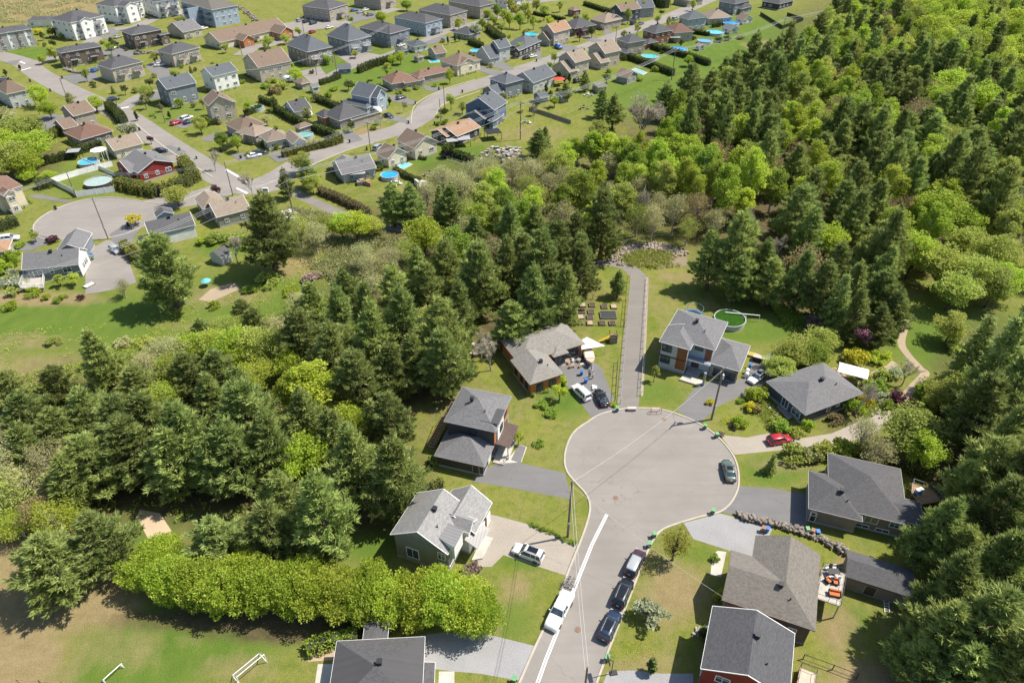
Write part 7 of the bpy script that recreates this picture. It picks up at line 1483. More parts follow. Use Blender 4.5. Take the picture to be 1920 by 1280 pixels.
for x, y, h, r, c in [(640, 425, 8, 3.6, 'leaf_lime'), (668, 425, 9, 4.0, 'leaf_lime'), (700, 425, 6, 3, 'leaf_olive'), (795, 445, 11, 4.4, 'leaf_lime'), (1555, 455, 11, 3.8, 'leaf_lime'), (1750, 400, 13, 6.5, 'leaf_lime'), (1800, 425, 12, 5.5, 'leaf_lime'), (1715, 480, 12, 5.5, 'leaf_lime'), (1765, 500, 12, 5.4, 'leaf_olive'), (1825, 520, 11, 5.5, 'leaf_olive'), (1870, 480, 12, 5.0, 'leaf_olive'), (1790, 545, 10, 4.8, 'leaf_olive'), (1865, 540, 10, 4.6, 'leaf_olive'),
                      (1785, 615, 7, 3.6, 'leaf_olive'), (1712, 810, 9, 4.9, 'leaf_olive'), (1735, 850, 8, 3.4, 'leaf_lime'), (1770, 745, 8, 3.6, 'leaf_olive'), (1800, 720, 6, 3, 'leaf_olive'), (1785, 165, 15, 8, 'leaf_lime'), (1835, 190, 15, 7, 'leaf_lime'), (1885, 165, 15, 7, 'leaf_lime'), (1905, 215, 14, 6, 'leaf_lime'), (1760, 195, 14, 6, 'leaf_lime'), (1750, 60, 16, 7, 'leaf_lime'), (1800, 50, 16, 7, 'leaf_lime'), (1850, 60, 16, 7, 'leaf_lime'), (1900, 50, 16, 7, 'leaf_lime'), (1770, 85, 15, 6, 'leaf_lime'), (1830, 90, 15, 6, 'leaf_lime'), (1890, 100, 15, 6, 'leaf_lime'),
                      (1460, 700 - 10, 5, 3.0, 'leaf_olive'), (1500, 660, 6, 3.6, 'leaf_olive'), (1540, 640, 6, 3.4, 'leaf_olive'), (1475, 665, 6, 3.2, 'leaf_olive'), (1530, 665, 6, 3.0, 'leaf_green'), (25, 250, 11, 6, 'leaf_olive'), (62, 278, 11, 6, 'leaf_lime'), (20, 300, 11, 6, 'leaf_olive'), (55, 245, 10, 5.5, 'leaf_olive'), (-5, 275, 11, 6, 'leaf_lime'), (45, 305, 9, 5, 'leaf_lime'), (430, 660, 9, 4, 'leaf_lime'), (400, 650, 8, 3.4, 'leaf_olive'), (470, 650, 9, 3.6, 'leaf_olive'), (520, 655, 10, 3.6, 'leaf_olive'), (330, 690, 7, 3, 'leaf_olive'), (360, 655, 7, 3, 'leaf_lime'), (540, 690, 8, 3, 'leaf_lime'), (1700, 10, 15, 6, 'leaf_lime'), (1660, 20, 15, 5.5, 'leaf_lime'), (1560, 60, 12, 5, 'leaf_lime'), (1590, 85, 13, 5, 'leaf_olive'), (5, 225, 9, 5, 'leaf_bud'), (70, 180, 8, 3.6, 'leaf_lime'), (90, 205, 7, 3.2, 'leaf_lime'), (50, 330, 4, 3, 'leaf_lime'), (90, 330, 3, 2.6, 'leaf_lime'),
                      (100, 100, 7, 3.2, 'leaf_olive'), (78, 112, 4, 1.8, 'leaf_lime'), (330, 368, 6, 3.3, 'leaf_olive'), (415, 265 - 2, 6, 2.2, 'leaf_green'), (443, 268, 6, 2.2, 'leaf_green'), (275, 175, 7, 2.8, 'leaf_olive'), (178, 195, 6, 2.8, 'leaf_lime'), (374, 235, 6, 2.6, 'leaf_olive'), (502, 78, 6, 3, 'leaf_olive'), (535, 73, 5, 2.4, 'leaf_olive'), (715, 33, 7, 3, 'leaf_lime'), (762, 10, 6, 3, 'leaf_green'),
                      (614, 112, 4.4, 2.0, 'leaf_green'), (735, 113, 5, 2.2, 'leaf_lime'), (750, 108, 6, 2.4, 'leaf_lime'), (553, 140, 5, 2.8, 'leaf_lime'), (565, 300 + 5, 7, 3.2, 'leaf_olive'), (843, 143, 6, 1.8, 'leaf_lime'), (1291, 114, 5, 2.2, 'leaf_lime'), (340, 40, 6, 2.2, 'leaf_olive'), (575, 850, 9, 3.8, 'leaf_lime'), (545, 870, 8, 3.4, 'leaf_lime'), (585, 345, 6, 2.6, 'leaf_olive'), (1860, 320, 12, 5, 'leaf_olive'), (1905, 280, 12, 5, 'leaf_olive')]: T('leafy', x, y, h, r, c)
# the bright row of low bushy trees at the bottom left
for k, (x, y, h, r) in enumerate([(275, 1065, 6.5, 3.6), (322, 1085, 7, 3.8), (372, 1092, 7, 3.9), (425, 1100, 7.2, 3.9), (478, 1100, 7.2, 3.8), (530, 1108, 7, 3.7), (582, 1108, 7, 3.7), (632, 1112, 7, 3.7), (682, 1118, 7, 3.6), (730, 1120, 6.6, 3.6), (780, 1122, 7, 3.6), (832, 1130, 7.4, 3.7), (880, 1138, 7.2, 3.7), (905, 1150, 6.6, 3.0), (300, 1045, 6, 3), (450, 1078, 6.5, 3.2), (560, 1085, 6.5, 3.2), (700, 1092, 6.5, 3.2), (820, 1108, 6.5, 3.2)]):
    T('bushy', x, y, h, r, 'leaf_lime', group='bright row of bushy trees')
# thin, bare and budding trees
for x, y, h, r, c in [(860, 350, 9, 4, 'leaf_bud'), (830, 335, 8, 4, 'leaf_bud'), (800, 365, 8, 3.6, 'leaf_bud'), (880, 330, 9, 4, 'leaf_bud'), (910, 315, 8, 4, 'leaf_bud'), (870, 400, 9, 3.6, 'leaf_olive'), (920, 335, 9, 3.6, 'leaf_olive'), (960, 320, 9, 3.6, 'leaf_bud'), (1000, 320, 9, 3.6, 'leaf_bud'), (1030, 300, 9, 3.6, 'leaf_olive'), (1050, 340, 10, 3.6, 'leaf_bud'), (1090, 350, 10, 3.8, 'leaf_olive'), (1140, 365, 9, 3.4, 'leaf_bud'), (1030, 350, 9, 3.2, 'leaf_bud'), (1065, 385, 7, 3, 'leaf_olive'), (990, 350, 9, 3, 'leaf_olive'), (1145, 310, 10, 3.5, 'leaf_bud'), (1200, 360, 12, 3.6, 'leaf_bud'), (1230, 390, 11, 3.4, 'leaf_bud'),
                      (1195, 410, 10, 3.2, 'leaf_olive'), (1225, 415, 12, 3.2, 'leaf_bud'), (1265, 400, 12, 3.4, 'leaf_bud'), (1310, 400, 12, 3.4, 'leaf_bronze'), (1290, 430, 9, 3, 'leaf_olive'), (1340, 420, 9, 3, 'leaf_bud'), (560, 430, 10, 3.2, 'leaf_olive'), (590, 445, 9, 3.2, 'leaf_bud'), (610, 425, 8, 3.2, 'leaf_olive'), (680, 480, 8, 3, 'leaf_bud'), (700, 500, 9, 3, 'leaf_bud'), (730, 490, 9, 3, 'leaf_bud'), (700, 540, 8, 3, 'leaf_bud'), (760, 470, 8, 3, 'leaf_olive'), (870, 435, 10, 3, 'leaf_bud'), (1720, 220, 14, 5, 'leaf_bronze'), (1745, 180, 13, 4.4, 'leaf_bronze'), (1620, 105, 13, 5, 'leaf_yellow'), (1645, 88, 13, 4.5, 'leaf_yellow'), (1675, 70, 13, 4.5, 'leaf_yellow'),
                      (1655, 405, 11, 4, 'leaf_bronze'), (1690, 395, 11, 3.4, 'leaf_bronze'), (1560, 215, 14, 3.6, 'leaf_bronze'), (300, 660, 7, 3.4, 'leaf_bud'), (330, 660, 8, 3.2, 'leaf_bud'), (430, 620, 8, 3.2, 'leaf_olive'), (520, 620, 8, 3.4, 'leaf_bud'), (280, 690, 8, 3, 'leaf_bud'), (20, 870, 11, 4, 'leaf_bud'), (60, 910, 9, 4, 'leaf_bud'), (15, 930, 9, 4, 'leaf_olive'), (80, 960, 7, 3, 'leaf_bronze'), (30, 980, 6, 3, 'leaf_lime'), (90, 870, 11, 3.5, 'leaf_bud'), (410, 650, 9, 3.4, 'leaf_lime'), (445, 645, 9, 3.4, 'leaf_lime'), (310, 695, 7, 2.6, 'leaf_lime'),
                      (1650, 850, 6, 2.6, 'leaf_bud'), (1620, 815, 8, 2.6, 'leaf_bud'), (560, 570, 6, 3, 'leaf_bud'), (1500, 300, 12, 3.4, 'leaf_bronze'), (1570, 330, 12, 3.6, 'leaf_olive'), (1890, 330, 12, 4, 'leaf_bud'), (1445, 320, 12, 3.2, 'leaf_bronze'), (230, 540, 5, 1.8, 'leaf_bud'), (850, 660, 9, 2.6, 'leaf_olive'), (1880, 480, 9, 3.6, 'leaf_bud'), (1700, 250, 12, 4, 'leaf_olive'), (1830, 270, 12, 4.4, 'leaf_olive')]: T('thin', x, y, h, r, c)
T('bigbare', 1193, 305, 21, 8.0, at='foot')
for x, y, h, r in [(399, 300, 7, 2.6), (470, 345, 8, 3), (713, 228, 5, 2.0), (757, 200, 5, 1.8), (920, 660, 9, 3.4), (903, 650, 7, 2.6), (1617, 745, 8, 2.6), (1100, 515, 4, 2.8), (1830, 1000, 12, 3.4), (1000, 210, 7, 1.6), (1130, 55, 5, 1.6), (1210, 390, 14, 2.4), (1460, 470, 9, 2.6), (1700, 700, 6, 2.4), (438, 468, 8, 3.0), (1400, 420, 10, 2.6)]: T('bare', x, y, h, r)
for x, y, h, r, c in [(845, 190, 6.5, 1.6, 'leaf_olive'), (1098, 37, 7, 1.6, 'leaf_lime'), (1178, 30, 8, 2, 'leaf_olive'), (1233, 37, 6, 1.8, 'leaf_olive'), (1195, 55, 6, 1.4, 'leaf_yellow'), (975, 90, 6, 1.4, 'leaf_lime'), (1039, 110, 5, 1.4, 'leaf_green'), (1092, 97, 4, 1.2, 'leaf_green'), (1300, 10, 6, 1.8, 'leaf_olive'), (1205, 15, 8, 2.2, 'leaf_olive'), (1175, 20, 7, 2, 'leaf_lime'), (110, 526, 3.2, 1.3, 'leaf_lime'), (137, 524, 3.2, 1.35, 'leaf_lime'), (406, 357, 4, 1.3, 'leaf_purple'), (251, 413, 3.4, 1.9, 'leaf_gold'), (64, 444, 3, 1.1, 'leaf_olive'), (240, 245, 6, 2.6, 'blossom_white'), (892, 58, 7, 2.2, 'blossom_white'), (1087, 66, 6, 1.8, 'leaf_purple'),
                      (270, 190, 6, 1.6, 'leaf_bud'), (1228, 700, 4, .8, 'leaf_olive'), (1050, 735, 4, 1.2, 'leaf_lime'), (972, 822, 3.0, .8, 'leaf_lime'), (423, 262, 3.4, 1.0, 'leaf_purple'), (282, 262, 3, 1.0, 'leaf_purple'), (302, 202, 3, 1.1, 'leaf_bronze'), (1215, 1147, 3.4, 1.9, 'blossom_white'), (1617, 630, 6, 1.6, 'blossom_pink'), (1606, 618, 5, 1.5, 'blossom_pink'), (1680, 700, 2.2, 1.2, 'blossom_white'), (560, 60, 5, 1.6, 'leaf_lime'), (968, 20, 7, 2.4, 'leaf_yellow'), (945, 30, 8, 2.4, 'leaf_olive'), (990, 30, 7, 2.2, 'leaf_yellow'), (1005, 12, 8, 2.4, 'leaf_olive'), (925, 38, 6, 2, 'leaf_green'), (1050, 12, 6, 2, 'leaf_olive'), (905, 45, 6, 2, 'leaf_green'), (860, 45, 6, 2.2, 'leaf_lime'), (915, 28, 8, 2.6, 'leaf_olive'), (932, 22, 8, 2.6, 'leaf_green'), (955, 38, 8, 2.4, 'leaf_lime'), (975, 40, 8, 2.6, 'leaf_green'), (960, 12, 9, 2.6, 'leaf_yellow'), (985, 18, 9, 2.6, 'leaf_olive'), (1020, 22, 9, 2.6, 'leaf_olive'), (1000, 42, 7, 2.2, 'leaf_green'), (940, 52, 6, 2, 'leaf_olive'), (1030, 40, 6, 2, 'leaf_lime')]: T('young', x, y, h, r, c)
T('vase', 1267, 1022, 6.8, 1.95)
# columnar cedars
for x, y, h in [(1320, 1185, 2.6), (1224, 1248, 3.2), (255, 213 + 3, 4), (317, 215, 3), (1018, 152, 4.5), (1025, 154, 4.5), (1033, 148, 4.5), (1058, 146, 4.5), (1068, 146, 4.5), (1024, 166, 4.5), (1048, 138, 4.2), (840, 75, 4), (853, 72, 4), (861, 70, 4), (730, 188, 3.6), (9, 135, 3.5), (36, 146 - 20, 2.5)]: T('column', x, y, h, .55 * (1.4 if h > 4 else 1.1))
# shrubs
for x, y, h, r, c in [(1480, 685, 2.4, 1.8, 'leaf_lime'), (1422, 738, 2.6, 1.9, 'leaf_lime'), (1387, 793, 1.8, 1.5, 'leaf_lime'), (1410, 765, 1.4, 1.2, 'leaf_gold'), (1388, 750, .9, .7, 'leaf_green'), (1420, 765, 1.2, 1.1, 'leaf_bronze'), (1517, 798, 2.6, 1.1, 'leaf_lime'), (1600, 760, 2.6, 1.9, 'leaf_lime'), (1625, 750, 2.2, 1.5, 'leaf_gold'), (1565, 785, 1.4, 1.4, 'leaf_bronze'), (1610, 668, 2.8, 2.3, 'leaf_gold'), (1650, 670, 2.6, 2.0, 'leaf_lime'), (1640, 720, 1.8, 2.0, 'leaf_green'), (1622, 702, 1.4, 1.3, 'leaf_gold'), (1660, 705, 1.6, 1.7, 'leaf_olive'), (1690, 750, 2.0, 2.0, 'leaf_purple'), (1672, 762, 1.6, 1.6, 'leaf_green'),
                      (1735, 735, 2.8, 2.1, 'leaf_lime'), (1740, 760, 2.0, 1.7, 'leaf_lime'), (1655, 745, 1.4, 1.3, 'blossom_white'), (1490, 850, 2.4, 2.2, 'leaf_olive'), (1520, 848, 2.4, 2.0, 'leaf_bud'), (1550, 845, 2.4, 2.0, 'leaf_olive'), (1585, 840, 2.8, 2.2, 'leaf_green'), (1470, 800, 1.8, 1.6, 'leaf_green'), (1455, 790, 1.4, 1.3, 'leaf_olive'), (1490, 810, 1.6, 1.4, 'leaf_olive'), (1560, 620, 2.6, 2.4, 'twigs_red'), (1530, 608, 2.6, 2.6, 'twigs_red'), (1350, 1110 + 5, 1.5, 1.1, 'leaf_lime'), (1343, 1005 + 40, .9, .7, 'leaf_green'), (1018, 722, 1.4, 1.4, 'leaf_lime'), (1055, 712, 1.6, 1.5, 'leaf_lime'), (1000, 735, 1.0, 1.0, 'leaf_green'),
                      (60, 548, 1.8, 1.5, 'leaf_lime'), (88, 560 - 4, 1.2, 1.0, 'leaf_lime'), (105, 562, 1.2, 1.0, 'leaf_green'), (118, 556, 1.2, 1.0, 'leaf_green'), (18, 572, 1.6, 1.4, 'leaf_lime'), (25, 545, 1.6, 1.6, 'leaf_olive'), (20, 520, 2.6, 2.6, 'blossom_white'), (40, 530, 2.0, 1.8, 'blossom_white'), (5, 500, 3, 2.6, 'leaf_lime'), (20, 485, 3, 2.4, 'leaf_lime'), (35, 458, 1.4, 1.3, 'leaf_green'), (150, 558, 1, .9, 'leaf_purple'), (98, 448, 1.5, 1.6, 'leaf_purple'), (380, 470 - 18, 1.8, 1.6, 'leaf_lime'), (440, 445, 3, 2.4, 'leaf_olive'), (470, 455, 3.2, 2.4, 'leaf_olive'), (405, 448, 2.4, 2.2, 'leaf_olive'),
                      (500, 525, 2.4, 2.8, 'leaf_olive'), (585, 520, 1.8, 2.2, 'twigs_red'), (545, 545, 2.0, 1.8, 'leaf_lime'), (470, 540, 1.6, 1.6, 'leaf_green'), (400, 572, 1.4, 1.4, 'leaf_lime'), (1015, 755, .9, 1.4, 'leaf_green'), (1035, 772, .9, 1.2, 'leaf_green'), (1010, 830, .9, .9, 'leaf_green'), (870, 1075, 1.4, 1.2, 'leaf_bud'), (885, 1062, 1.4, 1.2, 'twigs_red'), (1330, 752, .8, .8, 'leaf_gold'), (510, 150, 2, 2.4, 'leaf_olive'), (515, 170, 2.8, 2.6, 'leaf_bronze'), (528, 160, 3, 2.4, 'leaf_olive'), (500, 160, 2, 2.2, 'leaf_green'), (542, 120, 2, 1.8, 'leaf_green'), (765, 166, 1.6, 1.4, 'leaf_lime'), (780, 163, 1.6, 1.6, 'leaf_lime'), (748, 172, 1.6, 1.4, 'leaf_lime'), (870, 125, 1.8, 1.5, 'leaf_olive'),
                      (570, 185, 1.8, 1.8, 'leaf_lime'), (590, 180, 1.8, 1.8, 'leaf_olive'), (615, 178, 1.6, 1.8, 'leaf_green'), (625, 165, 2, 1.8, 'leaf_green'), (575, 275, 1.2, 1.0, 'leaf_gold'), (490, 268, 2, 1.2, 'leaf_green'), (510, 272, 2, 1.0, 'leaf_green'), (518, 275, 2, .9, 'leaf_green'), (835, 228, 1.8, 1.2, 'leaf_green'), (70, 60, 2.4, 2.2, 'leaf_gold'), (105, 62, 3, 2.2, 'leaf_olive'), (115, 68, 2.4, 2, 'leaf_green'), (180, 62, 2, 1.8, 'leaf_gold'), (205, 30, 3, 1.6, 'leaf_green'), (657, 35, 2, 1.5, 'leaf_green'), (1350, 75, 2, 2.4, 'leaf_cedar'), (1365, 72, 2, 2, 'leaf_cedar'), (1390, 70, 1.6, 2, 'leaf_bronze'), (1410, 78, 1.6, 2, 'leaf_bronze'), (1300, 72, 1.6, 1.6, 'leaf_purple'), (1142, 133, 1.6, 1.3, 'leaf_green'), (1200, 148, 1.6, 1.3, 'leaf_green'), (1228, 130, 2, 1.5, 'leaf_green'),
                      (700, 240, 1.2, 1.0, 'leaf_green'), (650, 243, 1.0, 1.2, 'leaf_green'), (1150, 757, .8, .7, 'leaf_lime'), (1375, 800, .7, .8, 'twigs_red'), (1352, 812, .6, .7, 'twigs_red'), (1800, 650, 2, 2.4, 'leaf_olive'), (1830, 720, 2, 2.2, 'leaf_lime'), (1695, 790, 1.5, 1.6, 'leaf_bud'), (100, 640, 1.2, 1.6, 'leaf_olive'), (230, 640, 1.4, 1.6, 'leaf_bud'), (270, 640, 1.6, 1.8, 'leaf_olive'), (330, 590, .8, 1.0, 'leaf_olive')]: T('shrub', x, y, h, r, c)
# hedges
hedge([(206, 205), (225, 222), (232, 232)], 3.0, 3.2, 'tall dark cedar hedge at the side street corner', 'leaf_cedar'); hedge([(78, 268), (100, 258), (122, 248)], 3.0, 2.6, 'cedar hedge left of the reddish brown bungalow', 'leaf_cedar_gold')
hedge([(80, 310), (120, 300), (160, 285), (192, 275)], 1.8, 2.4, 'long olive cedar hedge above the lawn with the blue pool', 'leaf_cedar'); hedge([(222, 352), (260, 360), (300, 368), (345, 350), (372, 335)], 3.6, 3.0, 'wide bushy cedar hedge along the red house and the west turning circle', 'leaf_cedar_gold')
hedge([(345, 310), (358, 325), (368, 340)], 3.0, 3.4, 'tall cedar clump right of the red house', 'leaf_cedar_gold'); hedge([(0, 432), (20, 425), (35, 420)], 3.0, 2.4, 'cedar hedge under the cream house at the left edge', 'leaf_cedar'); hedge([(72, 355), (98, 348)], 3.0, 2.8, 'short cedar hedge beside the white fence', 'leaf_cedar')
hedge([(235, 468), (250, 480), (262, 492)], 2.2, 2.6, 'golden cedar hedge left of the tall single pine', 'leaf_cedar_gold'); hedge([(515, 208), (545, 226), (580, 243), (612, 254), (640, 268)], 1.8, 2.8, 'long cedar hedge separating the beige cottage from the grey cottage', 'leaf_cedar'); hedge([(530, 295), (580, 282), (620, 274), (642, 266)], 1.8, 2.4, 'cedar hedge along the street below the beige cottage', 'leaf_cedar_gold')
hedge([(590, 188), (615, 198), (640, 208)], 1.8, 2.4, 'cedar hedge behind the grey stone cottage', 'leaf_cedar'); hedge([(600, 160), (625, 152), (638, 146)], 1.6, 2.0, 'clipped hedge right of the white garden shed', 'leaf_cedar'); hedge([(672, 138), (700, 126), (730, 118), (752, 110)], 1.8, 3.0, 'row of dense pointed cedars along the north lane', 'leaf_cedar')
hedge([(880, 82), (895, 88), (905, 92)], 2.4, 2.6, 'dark clipped hedge left of the grey steep gabled house', 'leaf_cedar'); hedge([(915, 58), (930, 70), (945, 80)], 3.2, 3.0, 'tall dark hedge behind the grey steep gabled house', 'leaf_cedar'); hedge([(1156, 104), (1190, 116), (1230, 130), (1262, 143)], 1.8, 2.6, 'long dark hedge below the teal pool', 'leaf_cedar'); hedge([(1240, 96), (1290, 110), (1330, 124)], 1.8, 2.6, 'long dark hedge below the large bright blue pool', 'leaf_cedar')
hedge([(1212, 88), (1240, 98)], 1.6, 2.4, 'short dark hedge left of the large bright blue pool', 'leaf_cedar'); hedge([(1095, 10), (1125, 20), (1145, 26)], 1.8, 2.2, 'dark hedge by the stone well house', 'leaf_cedar'); hedge([(1225, 8), (1250, 16)], 5.0, 5.0, 'massive dark clipped hedge at the top edge', 'leaf_cedar'); hedge([(1288, 62), (1330, 68)], 1.6, 2.0, 'hedge between the round pools', 'leaf_cedar'); hedge([(1335, 52), (1350, 50)], 1.6, 2.2, 'small hedge behind the pale blue pool', 'leaf_cedar')
hedge([(600, 362), (640, 378), (680, 398), (690, 405)], 2.2, 2.0, 'rusty brown cedar hedge beside the wood path', 'leaf_bronze'); hedge([(740, 322), (765, 335), (790, 345)], 1.6, 1.6, 'low hedge behind the bright blue pool', 'leaf_cedar'); hedge([(832, 288), (860, 296), (885, 304)], 2.6, 2.0, 'dark hedge of the green lawn below the tan brown roof', 'leaf_cedar'); hedge([(785, 298), (800, 300)], 1, 1, 'tiny hedge by the beige gabled house', 'leaf_cedar')
hedge([(575, 1222), (600, 1212), (640, 1202), (672, 1197)], 2.0, 1.5, 'bright green clipped hedge left of the bottom hip roofed house', 'leaf_green', name='clipped_hedge'); hedge([(800, 930), (815, 925), (830, 918)], 1.4, 2.6, 'small cedar row behind the grey clapboard house', 'leaf_cedar_gold'); hedge([(806, 872), (814, 866)], 1.6, 1.2, 'small clipped shrub row at the corner of the dark brick garage', 'leaf_green', name='clipped_hedge')
hedge([(440, 272), (415, 286)], 1.2, 1.4, 'low hedge before the beige bungalow with porch', 'leaf_cedar'); hedge([(390, 236), (410, 232)], 1.4, 1.8, 'row of small cedars at the beige gabled house', 'leaf_cedar'); hedge([(460, 218), (490, 206)], 1.4, 2.0, 'hedge along the garden of the turquoise pool', 'leaf_cedar'); hedge([(1575, 845), (1640, 862), (1700, 885), (1740, 900)], 1.0, 2.2, 'row of thin conical cedars behind the taupe bungalow', 'leaf_cedar_gold')
hedge([(1000, 90 - 62), (1030, 34), (1060, 40)], 1.2, 1.8, 'row of tiny cedars in a back garden near the top', 'leaf_cedar'); hedge([(488, 190), (512, 200)], 1.4, 2.2, 'short hedge beside the dark roofed garage', 'leaf_cedar')
# low planting along the gravel drive
for k, (x, y) in enumerate([(997, 985), (1007, 989), (1017, 993), (1026, 996), (1036, 1000), (1047, 1006), (1058, 1012), (1068, 1016), (1075, 1019)]): T('shrub', x, y, .5, .45, 'leaf_green', at='foot', group='small plants along the gravel driveway')

# ---------------------------------------------------------------- the woods filled between
OCC = [(o[0].location.x, o[0].location.y, o[0].children[0].scale[0] * KR[o[1]]) for o in TREES]
# glades kept open: pixel ellipses on the ground
CLEAR = [(300, 985, 130, 48), (450, 975, 110, 30), (695, 785, 70, 32), (575, 790, 60, 55), (1210, 480, 90, 40), (1750, 645, 150, 75), (1400, 600, 90, 40)]
def inpoly(x, y, P):
    c = False; j = len(P) - 1
    for i in range(len(P)):
        if (P[i][1] > y) != (P[j][1] > y) and x < (P[j][0] - P[i][0]) * (y - P[i][1]) / (P[j][1] - P[i][1]) + P[i][0]: c = not c
        j = i
    return c
W1 = [(1235, 235), (1290, 170), (1440, 110), (1480, 95), (1560, 40), (1560, 20), (1640, -20), (1925, -20), (1960, 100), (1960, 560), (1700, 560), (1620, 600), (1480, 590), (1450, 430), (1300, 430), (1190, 430), (1060, 430), (1000, 400), (1010, 300), (1120, 260)]
W2 = [(0, 830), (60, 740), (220, 725), (320, 690), (400, 660), (480, 615), (600, 575), (700, 545), (790, 490), (820, 440), (880, 425), (970, 400), (1060, 420), (1110, 500), (1075, 560), (1000, 600), (880, 640), (880, 700), (760, 715), (690, 730), (690, 800), (760, 850), (780, 930), (700, 950), (640, 1010), (420, 930), (240, 930), (180, 960), (60, 1000), (0, 1000)]
W3 = [(1830, 700), (1850, 640), (1925, 600), (1960, 600), (1990, 1300), (1790, 1300), (1720, 1285), (1800, 1150), (1790, 1060), (1850, 960), (1830, 880)]
def fill(P, step, kinds, seed, ymax=None):
    rr = random.Random(seed); corners = [G(x, max(y, -20), 7) for x, y in P]
    x0, x1 = min(c.x for c in corners), max(c.x for c in corners); y0, y1 = min(c.y for c in corners), max(c.y for c in corners); n = 0; y = y0
    while y < y1:
        x = x0 + rr.random() * step; st = step * (1 + max(0, (y - 200)) / 380)
        while x < x1:
            wx, wy = x + rr.uniform(-.35, .35) * st, y + rr.uniform(-.35, .35) * st; x += st
            px, py = PX((wx, wy, 7))
            if not (-60 < px < 1990 and py < 1330) or not inpoly(px, py, P): continue
            bx_, by_ = PX((wx, wy, 0))
            if any(((bx_ - ex) / ea) ** 2 + ((by_ - ey) / eb) ** 2 < 1 for ex, ey, ea, eb in CLEAR): continue
            if any((wx - a) ** 2 + (wy - b) ** 2 < (.62 * (c + st * .42)) ** 2 for a, b, c in OCC): continue
            v = mnoise.noise(Vector((wx * .03, wy * .03, seed))) ; kd = kinds(v + rr.uniform(-.12, .12), wx, wy, rr, px, py)
            if kd is None: continue
            T(kd[0], 0, 0, kd[1], kd[2], kd[3], world=(wx, wy, 0)); OCC.append((wx, wy, kd[2])); n += 1
        y += st
    return n
def k1(v, x, y, rr, px, py):
    if (px > 1040 and (px < 1280 or (px < 1420 and py > 300)) and rr.random() < .72) or (px > 900 and px < 1280 and rr.random() < .3): return ('aspen', rr.uniform(11, 17), rr.uniform(2.8, 3.8), rr.choice(('leaf_lime', 'leaf_green', 'leaf_olive')))
    if px < 1240 or (px < 1420 and py > 380): return ('thin', rr.uniform(7, 12), rr.uniform(3, 4), rr.choice(('leaf_bud', 'leaf_olive', 'leaf_olive', 'leaf_bud', 'leaf_lime', 'leaf_lime', 'leaf_bronze')))
    if py > 440 and px > 1660: return ('leafy', rr.uniform(7, 11), rr.uniform(3.6, 4.8), rr.choice(('leaf_olive', 'leaf_lime', 'leaf_olive')))
    if px > 1670 and py < 125 and v > -.4: return ('leafy', rr.uniform(13, 17), rr.uniform(4, 5.6), rr.choice(('leaf_lime', 'leaf_lime', 'leaf_olive', 'leaf_green'))) if rr.random() < .72 else ('pine', rr.uniform(15, 20), rr.uniform(4, 5), None)
    if v > .26 or rr.random() < .12: return ('aspen', rr.uniform(13, 18), rr.uniform(3.4, 4.4), rr.choice(('leaf_lime', 'leaf_green', 'leaf_lime', 'leaf_olive')))
    if .20 < v < .26 or rr.random() < .07: return ('thin', rr.uniform(11, 15), rr.uniform(3.4, 4.2), rr.choice(('leaf_bronze', 'leaf_olive', 'leaf_bud')))
    return ('pine', rr.uniform(14, 22), rr.uniform(4.2, 5.8), None)
def k2(v, x, y, rr, px, py):
    if rr.random() < .09: return None
    if (py < 770 and px < 600 and rr.random() < .62) or rr.random() < .12: return (rr.choice(('thin', 'leafy', 'thin')), rr.uniform(6, 9), rr.uniform(2.8, 3.8), rr.choice(('leaf_olive', 'leaf_bud', 'leaf_lime', 'leaf_olive')))
    if px < 90: return ('thin', rr.uniform(8, 11), rr.uniform(3, 4), rr.choice(('leaf_olive', 'leaf_bud', 'leaf_bronze', 'leaf_lime')))
    if v > .28: return ('thin', rr.uniform(7, 11), rr.uniform(3, 4), rr.choice(('leaf_olive', 'leaf_bud', 'leaf_lime')))
    return ('pine', rr.uniform(10, 15), rr.uniform(3.8, 5), None)
def k3(v, x, y, rr, px, py):
    if py < 700: return ('leafy', rr.uniform(6, 10), rr.uniform(3, 4.5), rr.choice(('leaf_olive', 'leaf_lime')))
    return ('pine', rr.uniform(14, 20), rr.uniform(4.4, 5.6), None)
# garden planting scattered between the suburb houses
SUB = [(0, 130), (60, 60), (440, 60), (600, 60), (900, 60), (1100, 10), (1330, 30), (1270, 100), (1180, 150), (1000, 230), (860, 300), (640, 340), (350, 300), (200, 260), (60, 190)]
def free(x, y, mrg):
    for hh in HOUSES:
        d = Vector((x, y, 0)) - hh.org; lx, ly = d.dot(hh.ux), d.dot(hh.uy)
        if any(b['x0'] - mrg < lx < b['x1'] + mrg and b['y0'] - mrg < ly < b['y1'] + mrg for b in hh.blocks): return False
    for pts, w in ROADLINES:
        if any((p.x - x) ** 2 + (p.y - y) ** 2 < (w / 2 + mrg + 1) ** 2 for p in pts): return False
    return True
rs = random.Random(99); nn_ = 0
while nn_ < 130:
    px, py = rs.uniform(0, 1330), rs.uniform(15, 340)
    if not inpoly(px, py, SUB): continue
    w_ = G(px, py)
    if not free(w_.x, w_.y, .8) or any((w_.x - a) ** 2 + (w_.y - b) ** 2 < (c + 1) ** 2 for a, b, c in OCC): continue
    kd = 'young' if rs.random() < .34 else 'shrub'; r_ = rs.uniform(1.0, 1.9) if kd == 'young' else rs.uniform(.7, 1.4)
    T(kd, 0, 0, rs.uniform(3.5, 6.5) if kd == 'young' else rs.uniform(.9, 2.0), r_, rs.choice(('leaf_lime', 'leaf_olive', 'leaf_green', 'leaf_bud', 'leaf_cedar', 'leaf_cedar')), world=(w_.x, w_.y, 0)); OCC.append((w_.x, w_.y, r_)); nn_ += 1
